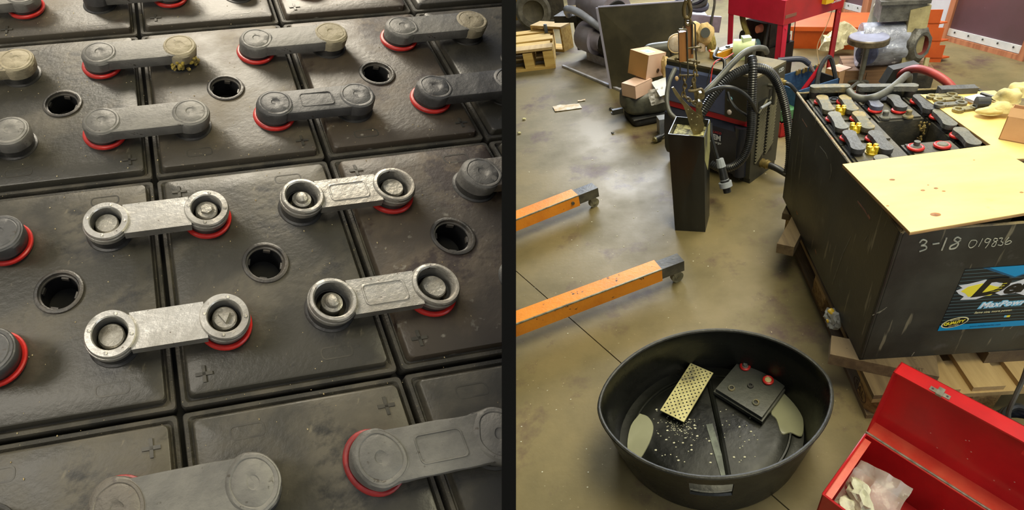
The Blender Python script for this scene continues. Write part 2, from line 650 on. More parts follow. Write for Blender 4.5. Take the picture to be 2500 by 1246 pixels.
def bar_bm(u0, u1, v, w, z0, z1, taper=0.0):
    bm = bm_new()
    prism(bm, [(u0, v - w), (u1, v - w), (u1, v + w), (u0, v + w)], z0, z1)
    bevel(bm, 0.009, 2)
    return bm


def bright_link(b, j, k, label, variant):
    v = j * RH + (0.345, 0.95)[k]
    ua, ub = b - 0.25, b + 0.25
    origin = W(b, v, 0.05)
    t = thing('cell_connector', label, 'connector', origin, group='links between the close-up cells')
    mt = m_bright if variant == 0 else m_bright2
    rim = [(0.076, 0.086), (0.106, 0.086), (0.113, 0.094), (0.113, 0.138), (0.108, 0.146), (0.082, 0.147), (0.077, 0.142), (0.075, 0.10)]
    if variant: rim = [(0.080, 0.086), (0.106, 0.086), (0.113, 0.096), (0.112, 0.140), (0.106, 0.148), (0.094, 0.149), (0.087, 0.143), (0.082, 0.10)]
    for u in (ua, ub):
        bm = bm_new()
        lathe(bm, rim, 44, Matrix.Translation((u, v, 0)), close=True)
        e = lobj('ring_end', bm, mt, t, origin)
        bm = bm_new()
        torus(bm, (u, v, 0.122), 0.112, 0.005, 40, 6)
        lobj('cast_edge', bm, mt, t, origin)
        if variant == 0:
            for a in (0.2, 1.8, 3.4, 5.0):
                bm = bm_new()
                cc = (u + 0.092 * math.cos(a), v + 0.092 * math.sin(a), 0.146)
                blob(bm, cc, (0.010, 0.010, 0.006), 1, 0.1)
                lobj('cast_pip', bm, mt, t, origin)
    w = 0.088
    lobj('bar', bar_bm(ua + 0.085, ub - 0.085, v, w, 0.088, 0.136), mt, t, origin)
    if variant:
        bm = bm_new()
        loops_mesh(bm, [rrect(b - 0.105, b + 0.105, v - 0.056, v + 0.056, 0, 0.1365, 0.02, 5), rrect(b - 0.105, b + 0.105, v - 0.056, v + 0.056, 0.002, 0.1395, 0.02, 5),
                        rrect(b - 0.105, b + 0.105, v - 0.056, v + 0.056, 0.007, 0.1395, 0.02, 5), rrect(b - 0.105, b + 0.105, v - 0.056, v + 0.056, 0.009, 0.1365, 0.02, 5)], cap=False)
        lobj('raised_panel_line', bm, mt, t, origin)
    return t


def capped_link(b, j, k, label, mats, panel=False, corr=False):
    v = j * RH + (0.345, 0.95)[k]
    ua, ub = b - 0.25, b + 0.25
    origin = W(b, v, 0.05)
    t = thing('cell_connector', label, 'connector', origin, group='links between the close-up cells')
    for q, u in enumerate((ua, ub)):
        bm = lath(u, v, [(0.100, 0.072), (0.110, 0.080), (0.112, 0.132), (0.107, 0.144), (0.101, 0.147), (0.098, 0.151), (0.088, 0.1525), (0.084, 0.150), (0.080, 0.1525), (0.045, 0.156), (0.026, 0.156), (0.022, 0.153), (0.0001, 0.153)], 44)
        for vv in bm.verts:
            vv.co += Vector((0.006, 0.006, 0.004)) * mnoise.noise(Vector((vv.co.x * 16, vv.co.y * 16, vv.co.z * 30)))
        lobj('end_cap', bm, mats[0 if q == 0 else 2], t, origin)
    bm = bm_new()
    prism(bm, [(ua, v - 0.096), (ub, v - 0.096), (ub, v + 0.096), (ua, v + 0.096)], 0.078, 0.146)
    bmesh.ops.subdivide_edges(bm, edges=[e for e in bm.edges if abs((e.verts[0].co - e.verts[1].co).x) > 0.2], cuts=10)
    bevel(bm, 0.010, 2)
    for vv in bm.verts:
        vv.co += Vector((0.0, 0.006, 0.005)) * mnoise.noise(Vector((vv.co.x * 10, vv.co.y * 10, vv.co.z * 20)))
    lobj('bar', bm, mats[1], t, origin)
    if panel:
        bm = bm_new()
        r_ = lambda i, z: rrect(b - 0.10, b + 0.10, v - 0.056, v + 0.056, i, z, 0.02, 5)
        loops_mesh(bm, [r_(0, 0.143), r_(0.002, 0.1495), r_(0.005, 0.1495), r_(0.007, 0.143)], cap=False)
        lobj('raised_panel_line', bm, mats[1], t, origin)
    if corr:
        bm = bm_new()
        for q in range(26):
            a = random.uniform(0.3, 2.4)
            rr = random.uniform(0.10, 0.125)
            blob(bm, (ub + rr * math.cos(a), v + rr * math.sin(a), random.uniform(0.04, 0.10)), (0.014, 0.014, 0.012), 1, 0.5, 6, q)
        lobj('corrosion_crust', bm, m_crust, t, origin, label='yellow corrosion crust')
    return t


bright_link(0, 1, 0, 'bright silvery lead link with open rings, left of the far pair', 0)
bright_link(0, 1, 1, 'bright silvery lead link with open rings, left of the near pair', 0)
bright_link(1, 1, 0, 'greyer bare lead link with thin open rings, right of the far pair', 1)
bright_link(1, 1, 1, 'greyer bare lead link with thin open rings, right of the near pair', 1)
D, Ld, T_, O_ = m_lead_d, m_lead, m_lead_t, m_lead_o
capped_link(0, 0, 0, 'grey capped link with yellow crust under its right end, behind the first row vents', (Ld, Ld, T_), corr=True)
capped_link(0, 0, 1, 'grey capped link with chipped right end, just behind the left bright links', (Ld, Ld, Ld))
capped_link(1, 0, 0, 'grey capped link with a tan patch on its right end, top middle of the close-up', (Ld, Ld, T_))
capped_link(1, 0, 1, 'dark grey capped link with red seal under its left end, behind the bright right link', (D, D, D), panel=True)
capped_link(2, 0, 0, 'grey capped link with pale right end, top right of the close-up', (Ld, Ld, T_))
capped_link(2, 0, 1, 'dark capped link running into the black partition above the stained cell', (D, D, D))
capped_link(-1, 0, 0, 'chalky tan link end at the left edge, farther one', (T_, T_, T_))
capped_link(-1, 0, 1, 'grey link end with round cap at the left edge beside an open vent', (Ld, Ld, Ld))
capped_link(2, 1, 0, 'grey link with pale scraped cap, cut off by the partition beside an open vent', (Ld, O_, O_))
capped_link(-1, 1, 0, 'dark round link end with a red seal at the left edge, farther of two', (D, D, D))
capped_link(-1, 1, 1, 'dark round link end with a red seal at the left edge, nearer of two', (D, D, D))
capped_link(0, 2, 0, 'brown-stained grey capped link in the nearest row, at the bottom edge', (O_, Ld, Ld))
capped_link(1, 2, 0, 'large grey capped link with raised panel in the nearest row, bottom right', (Ld, Ld, Ld), panel=True)
capped_link(0, -1, 1, 'grey link at the very top edge left of the middle', (D, Ld, Ld))
capped_link(-1, -1, 1, 'grey link at the top left corner over a red seal', (Ld, Ld, Ld))
# crumbs of corrosion lying on the covers
m_crumb = M('pale_crumbs', (190, 176, 140), (150, 130, 90), scale=50, rough=0.9)
bm = bm_new()
for q in range(420):
    u, v = random.uniform(-1.2, 1.7), random.uniform(-0.3, 2.9)
    s = random.choice((0.002, 0.002, 0.003, 0.003, 0.004))
    du, dv = (u % 1.0), (v % RH)
    z = PLZ if 0.07 < du < 0.93 and 0.07 < dv < RH - 0.07 else 0.0
    if math.hypot(du - 0.5, dv - RH / 2) < 0.13 or (abs(du - 0.25) < 0.12 or abs(du - 0.75) < 0.12) and (abs(dv - 0.345) < 0.12 or abs(dv - 0.95) < 0.12): continue
    blob(bm, (u, v, z + s * 0.4), (s, s * random.uniform(0.7, 1.6), s * 0.6), 1, 0.3, 4, q)
clip = [v for v in bm.verts]
lobj('corrosion_crumbs', bm, m_crumb, None, Vector((0, 0, 0)))
bpy.data.objects['corrosion_crumbs']['kind'] = 'stuff'
tag(bpy.data.objects['corrosion_crumbs'], 'tiny pale corrosion crumbs scattered on the close-up cell covers', 'crumbs')
# ------------------------------------------------------------------ workshop bay: helpers
def depth_of(p):
    return (p - CAM_LOC).dot(-CAM_BACK)


def AY(px, py, y):
    """point on the upright plane at distance y ahead"""
    return onplane(px, py, (0, y, 0), Vector((0, 1, 0)))


class Spot:
    """a place on the ground with the size of a pixel there"""
    def __init__(s, px, py, z=0.0):
        s.p = G(px, py, z)
        s.m = depth_of(s.p) / FOC
        s.u = s.m / 0.78        # metres of height per pixel
        s.d = s.m / 0.62        # metres of ground depth per pixel


def clip_right(bm):
    if any((v.co - DIV_RIGHT).dot(DIV_N) < 0 for v in bm.verts):
        bmesh.ops.bisect_plane(bm, geom=list(bm.verts) + list(bm.edges) + list(bm.faces), dist=1e-7,
                               plane_co=DIV_RIGHT + DIV_N * 0.001, plane_no=-DIV_N, clear_outer=True)


def L2(v):
    return (v.x, v.y)


# ------------------------------------------------------------------ floor and walls
m_floor = M('stained_concrete', (126, 112, 76), (98, 88, 56), scale=1.5, lo=0.40, hi=0.62, c3=(180, 166, 128), scale3=70, t3=0.70, w3=0.04,
            rough=0.44, rough2=0.6, bump=0.08, bscale=30, detail=6, c4=(86, 66, 56), scale4=2.2, t4=0.54, w4=0.14, spec=0.4)
bm = bm_new()
vsq = [bm.verts.new(p) for p in ((-3.4, -1.6, 0), (7.0, -1.6, 0), (7.0, 9.6, 0), (-3.4, 9.6, 0))]
bm.faces.new(vsq)
ja, jb = G(1262, 664), G(1520, 890)
jd = (jb - ja).normalized()
jn = Vector((-jd.y, jd.x, 0))
for s in (-1, 1):
    bmesh.ops.bisect_plane(bm, geom=list(bm.verts) + list(bm.edges) + list(bm.faces), dist=1e-7, plane_co=ja + jn * 0.0022 * s, plane_no=jn)
for f in list(bm.faces):
    if abs((f.calc_center_median() - ja).dot(jn)) < 0.002:
        for v in bmesh.ops.extrude_discrete_faces(bm, faces=[f])['faces'][0].verts: v.co.z -= 0.012
obj('floor', bm, m_floor, kind='structure', smooth=0)

m_wall = M('white_painted_board', (206, 210, 216), (190, 192, 192), scale=2.0, c3=(150, 146, 138), scale3=60, t3=0.73, rough=0.6)
m_jamb = M('orange_brown_wood', (186, 124, 88), (160, 100, 70), scale=3, stretch=(8, 8, 0.6), rough=0.55)
m_door = M('purple_brown_door', (104, 76, 84), (92, 70, 74), scale=1.5, c3=(140, 120, 128), scale3=50, t3=0.73, rough=0.28)
m_alu = M('white_kick_plate', (214, 214, 212), (190, 192, 194), scale=6, rough=0.4)
m_bolt = M('dull_bolt', (96, 96, 98), rough=0.4, metal=0.8)

wp1, wp3 = G(2118, 45), G(2497, 146)
wd = (wp3 - wp1).normalized()
wn = Vector((-wd.y, wd.x, 0))
if wn.dot(CAM_LOC - wp1) < 0: wn = -wn
wrot = axes(wp1, wd, -wn, Vector((0, 0, 1)))      # local x along the wall, -y towards the room


def wt(px, py):
    return (onplane(px, py, wp1, wn) - wp1).dot(wd)


def wobj(name, bm, mat, parent=None, **k):
    bm.transform(wrot)
    return obj(name, bm, mat, parent, **k)


bm = bm_new()
box(bm, -2.6, 5.0, 0.0, 0.12, 0, 3.2)
wobj('wall_right', bm, m_wall, kind='structure', smooth=0)
t_j0, t_j1, t_d1 = wt(2303, 93), wt(2314, 97), wt(2491, 143)


def door(name, x0, x1, zb, jl, jr, jw):
    d = thing(name, None, None, wp1, kind='structure')
    inv = Matrix.Translation(-wp1)

    def dp(n, bm, mat):
        bm.transform(inv @ wrot)
        return obj(n, bm, mat, d, smooth=0)
    bm = bm_new(); box(bm, x0, x1, -0.018, -0.001, 0.02, 2.2); dp('door_leaf', bm, m_door)
    if jl:
        bm = bm_new(); box(bm, x0 - jw, x0, -0.05, -0.001, 0, 2.25); bevel(bm, 0.004, 1); dp('door_jamb', bm, m_jamb)
    if jr:
        bm = bm_new(); box(bm, x1, x1 + jw, -0.05, -0.001, 0, 2.25); bevel(bm, 0.004, 1); dp('door_jamb', bm, m_jamb)
    bm = bm_new(); box(bm, x0, x1, -0.032, -0.018, 0.05, zb); bevel(bm, 0.003, 1); kp = dp('kick_plate', bm, m_alu)
    n = 5 if x1 - x0 > 0.5 else 2
    for k in range(n):
        bm = bm_new(); xx = x0 + (x1 - x0) * (k + 0.5) / n; cyl(bm, (xx, -0.032, (zb + 0.05) / 2 + 0.01), (xx, -0.038, (zb + 0.05) / 2 + 0.01), 0.008, seg=8); dp('screw', bm, m_bolt).parent = kp
    bm = bm_new(); box(bm, x0, x1, -0.045, -0.001, 0.0, 0.045); bevel(bm, 0.004, 1); dp('threshold', bm, m_jamb)
    return d


door('door_1', t_j1, t_d1, 0.115, True, True, t_j1 - t_j0)
door('door_2', wt(2062, 30), wt(2107, 42), 0.12, True, True, 0.09)
# walls outside the picture close the room off
m_wallp = M('grey_painted_block', (176, 176, 172), (160, 160, 156), scale=3, rough=0.7)
for nm, b in (('wall_left', (-3.4, -3.25, -1.6, 9.6)), ('wall_back', (-3.4, 7.0, 9.45, 9.6)), ('wall_front', (-3.4, 7.0, -1.6, -1.45))):
    bm = bm_new(); box(bm, b[0], b[1], b[2], b[3], 0, 2.3); obj(nm, bm, m_wallp, kind='structure', smooth=0)

# ------------------------------------------------------------------ the big traction battery
BX, BY = 0.76691311, 1.08837271
BROT = math.atan2(-0.05064648, 0.99871664)
bx_, by_ = Vector((0.99871664, -0.05064648, 0)), Vector((0.05064648, 0.99871664, 0))
B0 = Vector((BX, BY, 0))


def BL(px, py, z):
    p = G(px, py, z) - B0
    return (p.dot(bx_), p.dot(by_))


def BP(x, y, z=0.0):
    return B0 + bx_ * x + by_ * y + Vector((0, 0, z))


m_case = M('scuffed_sheen_black_steel', (36, 36, 32), (60, 60, 50), scale=3.5, lo=0.42, hi=0.66, c3=(112, 106, 84), scale3=26, t3=0.64, w3=0.05, stretch3=(1, 1, 0.12), rough=0.38, rough2=0.55, bump=0.06, bscale=60, detail=5, c4=(70, 70, 64), scale4=6, t4=0.62)  # scuffs, plus olive patches that put the sheen of the sides into the colour
m_rimy = M('bare_ochre_rim', (150, 132, 88), (96, 86, 62), scale=16, rough=0.6, bump=0.5, bscale=70, c3=(150, 92, 44), scale3=22, t3=0.62)
m_rcell = M('dusty_cell_top', (62, 60, 52), (92, 86, 70), scale=14, lo=0.45, hi=0.7, c3=(120, 112, 84), scale3=90, t3=0.68, rough=0.5, bump=0.2, bscale=90)
m_rlink = M('grey_link', (84, 85, 80), (108, 106, 94), scale=16, rough=0.55, bump=0.4, bscale=70, c3=(74, 74, 72), scale3=50, t3=0.62)
m_rlink_y = M('ochre_crusted_link', (98, 96, 80), (142, 124, 76), scale=18, lo=0.48, hi=0.66, rough=0.65, bump=0.5, bscale=70)
m_rlink_d = M('dark_grey_link', (62, 63, 64), (82, 82, 80), scale=16, rough=0.5, bump=0.4, bscale=70)
m_ycap = M('yellow_vent_cap', (236, 206, 52), (214, 180, 44), scale=40, rough=0.4, bump=0.3, bscale=100)
m_chalk = M('chalk', (186, 184, 160), (150, 150, 132), scale=60, rough=0.9)
m_white = M('white_print', (226, 230, 232), rough=0.5)
m_rust = M('rust_scratch', (156, 104, 60), (112, 80, 56), scale=40, rough=0.8)
m_scr = M('bare_scratch', (132, 126, 104), (100, 98, 84), scale=40, rough=0.6)

BW, BLn, ZT = 0.765, 1.105, 0.77
bat = thing('traction_battery', 'large black steel battery case with chalk numbers and blue sticker, on a wooden pallet', 'battery', (BX, BY, 0.2), BROT)
SH = Matrix.Translation((0, 0, -0.2))


def bpart(name, bm, mat, smooth=35, parent=bat, label=None):
    bm.transform(SH)
    return obj(name, bm, mat, parent, smooth, label=label)


BLR = 0.99                                   # the back edge runs in towards the right
for nm, q in (('case_side', ((0, 0), (0.012, 0), (0.012, BLn), (0, BLn))), ('case_side', ((BW - 0.012, 0), (BW, 0), (BW, BLR), (BW - 0.012, BLR))), ('case_front', ((0, 0), (BW, 0), (BW, 0.012), (0, 0.012))), ('case_back', ((0, BLn - 0.012), (BW, BLR - 0.012), (BW, BLR), (0, BLn)))):
    bm = bm_new(); prism(bm, q, 0.2, ZT); bevel(bm, 0.005, 2); bpart(nm, bm, m_case)
bm = bm_new(); prism(bm, ((0.01, 0.01), (BW - 0.01, 0.01), (BW - 0.01, BLR - 0.01), (0.01, BLn - 0.01)), 0.2, 0.215); bpart('case_floor', bm, m_case)
# rounded bare steel edge on the left and front
for pts in ([(0.006, -0.001, ZT), (0.006, BLn, ZT)], [(0.0, 0.006, ZT), (BW, 0.006, ZT)], [(0.0, BLn - 0.006, ZT), (BW, BLR - 0.006, ZT)]):
    bm = bm_new()
    a, b = Vector(pts[0]), Vector(pts[1])
    P = [a.lerp(b, k / 30) + Vector((0, 0, 0.0018 * mnoise.noise(Vector((k * 0.9, a.y, 2))))) for k in range(31)]
    tube(bm, P, 0.0055, 8, rad=lambda i: 0.0055 + 0.0015 * mnoise.noise(Vector((i * 1.7, 0, 0))))
    bpart('case_rim', bm, m_rimy)
# rubbed vertical corner and scratches of bare metal on the left side
bm = bm_new(); tube(bm, [(0.004, 0.004, 0.21), (0.004, 0.004, ZT)], 0.006, 8); bpart('worn_corner', bm, m_case)


def scratch(pts, w=0.0022, mat=None, plane='side'):
    bm = bm_new()
    P = [Vector((-0.0002, a, b)) if plane == 'side' else Vector((a, -0.0002, b)) for a, b in pts]
    for p, q in zip(P, P[1:]):
        d = (q - p).normalized()
        n = (Vector((1, 0, 0)) if plane == 'side' else Vector((0, 1, 0))).cross(d) * w * 0.5
        o = Vector((-0.0006, 0, 0)) if plane == 'side' else Vector((0, -0.0006, 0))
        hexa(bm, [p - n, q - n, q + n, p + n], [p - n + o, q - n + o, q + n + o, p + n + o])
    bpart('scratch', bm, mat or m_scr, 0)


def side_px(px, py):
    p = onplane(px, py, B0, bx_) - B0
    return (p.dot(by_), p.z)


for pl, w, mt in (([(2032, 695), (2058, 620), (2078, 578)], 0.003, m_scr), ([(1982, 255), (1992, 285), (1990, 305)], 0.003, m_scr), ([(2002, 358), (2016, 375), (2021, 388)], 0.003, m_scr), ([(2075, 405), (2085, 425)], 0.002, m_scr),
                  ([(2094, 492), (2112, 515), (2120, 530)], 0.006, m_rust), ([(1958, 290), (1970, 310)], 0.004, m_rust), ([(1990, 610), (1993, 622)], 0.010, m_rust), ([(1944, 515), (1947, 524)], 0.008, m_rust), ([(2120, 525), (2124, 535)], 0.010, m_rust),
                  ([(2110, 590), (2119, 575)], 0.002, m_scr), ([(2028, 400), (2030, 420), (2026, 438)], 0.002, m_scr), ([(1950, 330), (1940, 420)], 0.0025, m_scr), ([(1962, 330), (1950, 450)], 0.0025, m_scr), ([(1936, 380), (1930, 470)], 0.002, m_scr)):
    scratch([side_px(*p) for p in pl], w, mt)


def front_px(px, py):
    p = onplane(px, py, B0, by_) - B0
    return (p.dot(bx_), p.z)


for pl in ([(2130, 770), (2160, 755)], [(2145, 765), (2165, 750)], [(2465, 803), (2485, 785)], [(2225, 870), (2232, 860)]):
    scratch([front_px(*p) for p in pl], 0.003, m_scr, 'front')


# chalk numbers
def stroke(px_pts, w, name):
    P = [Vector((front_px(*p)[0], -0.0012, front_px(*p)[1])) for p in px_pts]
    P = spline(P, 5) if len(P) > 2 else P
    bm = bm_new()
    tube(bm, P, w, 6)
    bpart(name, bm, m_chalk)


def c7(x, y):
    return (1900 + x / 3.115, 560 + y / 3.115)


for nm, pts in (('chalk_digit', [(1072, 100), (1095, 78), (1125, 88), (1110, 112), (1085, 122), (1118, 125), (1120, 148), (1070, 168)]),
                ('chalk_dash', [(1170, 112), (1222, 104)]), ('chalk_digit', [(1278, 62), (1240, 158)]),
                ('chalk_digit', [(1385, 72), (1360, 58), (1335, 80), (1365, 105), (1345, 140), (1302, 148), (1310, 125), (1350, 105), (1385, 80)])):
    stroke([c7(*p) for p in pts], 0.0026, nm)
for pts in ([(1500, 82), (1465, 85), (1445, 120), (1460, 140), (1490, 125), (1508, 95), (1500, 82)], [(1552, 70), (1520, 130)],
            [(1612, 75), (1585, 70), (1568, 92), (1590, 100), (1614, 75), (1595, 110), (1572, 142)],
            [(1665, 72), (1645, 68), (1635, 85), (1655, 98), (1640, 128), (1620, 125), (1632, 105), (1668, 80)],
            [(1678, 68), (1702, 66), (1690, 90), (1706, 100), (1695, 120), (1668, 118)], [(1752, 60), (1730, 85), (1722, 110), (1745, 112), (1770, 95), (1755, 85), (1730, 100)]):
    stroke([c7(*p) for p in pts], 0.0014, 'chalk_digit')

# printed sticker
m_stk = M('sticker_black', (16, 26, 32), rough=0.3)
m_stk_blue = M('sticker_blue', (0, 140, 190), rough=0.3)
m_stk_dblue = M('sticker_deep_blue', (14, 84, 118), rough=0.3)
m_stk_line = M('sticker_line', (84, 112, 116), rough=0.35)
m_stk_yel = M('sticker_yellow', (236, 222, 60), rough=0.35)
m_stk_cream = M('sticker_cream', (232, 224, 170), rough=0.35)
m_stk_ink = M('sticker_ink', (14, 14, 16), rough=0.3)
m_stk_glow = M('sticker_soft_white', (214, 216, 214), rough=0.4)
m_stk_lb = M('sticker_light_blue', (120, 196, 226), rough=0.35)
stk = None


def flat(name, poly, lay, mat, parent):
    """flat print on the sticker; poly in (x, z) of the front"""
    bm = bm_new()
    y0 = -0.0006 - lay * 0.0004
    a = [Vector((p[0], y0, p[1])) for p in poly]
    b = [Vector((p[0], y0 - 0.0004, p[1])) for p in poly]
    hexa(bm, a, b)
    bm.transform(SH)
    return obj(name, bm, mat, parent, 0)


SX0, SX1, SZ0, SZ1 = 0.236, 0.70, 0.333, 0.611
stk = flat('sticker', [(SX0, SZ0), (SX1, SZ0), (SX1, SZ1), (SX0, SZ1)], 0, m_stk, bat)
stk['label'] = 'black and blue printed sticker'
for k in range(17):
    z = SZ0 + 0.035 + k * 0.0148
    flat('pinstripe', [(SX0, z), (SX1, z), (SX1, z + 0.0014), (SX0, z + 0.0014)], 1, m_stk_line, stk)
flat('band', [(SX0, SZ0), (SX1, SZ0), (SX1, SZ0 + 0.026), (SX0, SZ0 + 0.026)], 2, m_stk_blue, stk)
flat('wedge_edge', [(0.288, SZ1), (0.401, 0.560), (0.52, SZ1)], 2, m_stk_dblue, stk)
flat('wedge', [(0.308, SZ1), (0.401, 0.566), (0.50, SZ1)], 3, m_stk_blue, stk)


def starpoly(c, pts):
    return [(c[0] + a, c[1] + b) for a, b in pts]


glow = [c7(1350, 465), c7(1400, 445), c7(1372, 425), c7(1440, 415), c7(1520, 395), c7(1575, 380), c7(1680, 405), c7(1760, 408), c7(1810, 395), c7(1869, 375)]
glow2 = [c7(1869, 500), c7(1800, 480), c7(1740, 490), c7(1690, 500), c7(1640, 480), c7(1500, 530), c7(1380, 535), c7(1410, 510), c7(1370, 490)]
gl = [front_px(*p) for p in glow] + [(0.62, 0.55), (0.64, 0.50)] + [front_px(*p) for p in glow2]
flat('burst', gl, 3, m_stk_glow, stk)
flat('burst_yellow', [front_px(*c7(*p)) for p in ((1385, 470), (1440, 435), (1550, 408), (1690, 440), (1610, 500), (1440, 510), (1420, 485))], 4, m_stk_yel, stk)


def sticker_text(s, size, mat, x, z, lay, shear=0.3, bold=0.0, rise=0.05, space=1.0, stretch=1.0):
    d = Vector((1, 0, rise)).normalized()
    up = Vector((-rise, 0, 1)).normalized()
    mt = axes((x, -0.0006 - lay * 0.0004, z - 0.2), d * stretch, up, Vector((0, -1, 0)))
    return text_mesh('lettering', s, size, mat, stk, mt, 0.0003, shear, space, bold)


sticker_text('D', 0.095, m_stk_ink, 0.290, 0.490, 5, 0.35, 0.004, 0.10, 1, 1.35)
for k in range(4):
    flat('speed_line', [(0.348 + 0.004 * k, 0.507 + 0.010 * k), (0.374 + 0.004 * k, 0.510 + 0.010 * k), (0.374 + 0.004 * k, 0.5125 + 0.010 * k)], 7, m_stk_yel, stk)
sticker_text('eka', 0.078, m_stk_ink, 0.384, 0.494, 6, 0.35, 0.003, 0.10, 0.95, 1.25)
sticker_text('MaxPowr', 0.033, m_stk_lb, 0.336, 0.434, 3, 0.3, 0.004, 0.03, 1.0, 1.1)
sticker_text('MaxPowr', 0.033, m_white, 0.337, 0.435, 4, 0.3, 0.0006, 0.03, 1.0, 1.1)
sticker_text('Same size, more power.', 0.0125, m_stk_cream, 0.331, 0.408, 3, 0.25, 0.0, 0.02)
sticker_text('www.dekabatteries.com', 0.0105, m_stk_dblue, 0.338, 0.3425, 4, 0.1, 0.0, 0.01)
ell = lambda cx, cz, a, b, n=28: [(cx + a * math.cos(2 * PI * k / n) + 0.12 * b * math.sin(2 * PI * k / n), cz + b * math.sin(2 * PI * k / n) + 0.20 * a * math.cos(2 * PI * k / n)) for k in range(n)]
flat('seal_border', ell(0.281, 0.371, 0.042, 0.024), 4, m_stk_cream, stk)
flat('seal_field', ell(0.281, 0.371, 0.038, 0.0205), 5, m_stk_ink, stk)
sticker_text('QUALITY', 0.0165, m_stk_yel, 0.2455, 0.3595, 6, 0.2, 0.001, 0.20, 0.95)
sticker_text('BECAUSE', 0.0075, m_stk_cream, 0.262, 0.3795, 6, 0.2, 0.0, 0.20)
sticker_text('MATTERS', 0.0075, m_stk_cream, 0.265, 0.352, 6, 0.2, 0.0, 0.20)
flat('flag_blue', [(0.437, 0.381), (0.445, 0.381), (0.445, 0.390), (0.437, 0.390)], 4, m_stk_lb, stk)
flat('flag_yellow', [(0.445, 0.381), (0.456, 0.381), (0.456, 0.390), (0.445, 0.390)], 4, m_stk_yel, stk)

# cells in the case
CT = 0.760
CELLS = {('left', 0): (0.036, 0.236, 0.975, 1.055), ('left', 1): (0.036, 0.236, 0.788, 0.968), ('left', 2): (0.036, 0.236, 0.595, 0.781), ('left', 3): (0.036, 0.236, 0.40, 0.588),
         ('middle', 0): (0.246, 0.430, 0.950, 1.024), ('middle', 1): (0.246, 0.430, 0.765, 0.943), ('middle', 3): (0.246, 0.430, 0.372, 0.556),
         ('right', 0): (0.440, 0.640, 0.905, 0.992), ('right', 1): (0.440, 0.640, 0.735, 0.898), ('right', 2): (0.440, 0.640, 0.552, 0.728), ('right', 3): (0.440, 0.640, 0.372, 0.545)}
CAPS = {('left', 1): (0.122, 0.862), ('left', 2): (0.118, 0.682), ('left', 3): (0.112, 0.497)}
ORD = {0: 'farthest', 1: 'second from the back', 2: 'third from the back', 3: 'beside the front plywood'}


def bat_mat():
    return Matrix.Translation((BX, BY, 0)) @ Matrix.Rotation(BROT, 4, 'Z')


BM_ = bat_mat()


def cap_bm(x, y, z):
    bm = bm_new()
    mt = Matrix.Translation((x, y, z))
    lathe(bm, [(0.022, 0), (0.023, 0.006), (0.019, 0.008), (0.0185, 0.020), (0.014, 0.022), (0.0001, 0.018)], 16, mt)
    for a in (0.5, 0.5 + PI / 2, 0.5 + PI, 0.5 + 1.5 * PI):
        m2 = mt @ Matrix.Rotation(a, 4, 'Z')
        box(bm, 0.010, 0.022, -0.007, 0.007, 0.010, 0.032, m2)
    return bm


for key, (x0, x1, y0, y1) in CELLS.items():
    c = ((x0 + x1) / 2, (y0 + y1) / 2)
    base = BP(c[0], c[1], 0.216)
    extra = {('middle', 1): ', behind the empty slot', ('middle', 3): ', before the empty slot'}.get(key, ' of the big case')
    t = thing('battery_cell', 'dusty black cell, %s in the %s row%s' % (ORD[key[1]], key[0], extra), 'battery cell', base, BROT, 'cells in the big battery')
    loc = Matrix.Translation((-c[0], -c[1], -0.216))

    def cp(name, bm, mat, smooth=35):
        bm.transform(loc)
        return obj(name, bm, mat, t, smooth)
    bm = bm_new(); box(bm, x0, x1, y0, y1, 0.216, CT - 0.008); bevel(bm, 0.004, 1); cp('jar', bm, m_rcell)
    bm = bm_new(); box(bm, x0 + 0.009, x1 - 0.009, y0 + 0.009, y1 - 0.009, CT - 0.012, CT); bevel(bm, 0.004, 2); cp('lid', bm, m_rcell)
    if key in CAPS:
        cp('vent_cap', cap_bm(CAPS[key][0], CAPS[key][1], CT), m_ycap)['label'] = 'yellow vent cap'
    elif key[1] in (0, 1):
        vx, vy = {('left', 0): (0.150, 1.02), ('middle', 0): (0.325, 0.990), ('middle', 1): (0.343, 0.838), ('right', 0): (0.55, 0.95)}.get(key, c)
        bm = bm_new(); lathe(bm, [(0.019, 0), (0.019, 0.004), (0.0145, 0.004), (0.014, 0.001), (0.0001, 0.001)], 20, Matrix.Translation((vx, vy, CT))); cp('vent_hole', bm, m_hole)
    if key == ('middle', 1):
        for x, y in ((0.278, 0.785), (0.367, 0.775)):
            bm = bm_new(); lathe(bm, [(0.0215, 0), (0.021, 0.006), (0.012, 0.012), (0.0115, 0.014), (0.0115, 0.028), (0.009, 0.031), (0.0001, 0.031)], 18, Matrix.Translation((x, y, CT))); cp('terminal_bolt', bm, m_rlink_y if x > 0.3 else m_rlink)
    if key == ('middle', 3):
        for x, y, bolt in ((0.272, 0.500, True), (0.367, 0.500, False)):
            bm = bm_new(); torus(bm, (x, y, CT + 0.008), 0.0235, 0.0065, 24, 8); cp('red_seal_ring', bm, m_red)
            bm = bm_new(); lathe(bm, [(0.020, 0), (0.020, 0.013), (0.016, 0.017)] + ([(0.011, 0.018), (0.011, 0.032), (0.0001, 0.033)] if bolt else [(0.0001, 0.018)]), 18, Matrix.Translation((x, y, CT))); cp('terminal_bolt', bm, m_rlink)


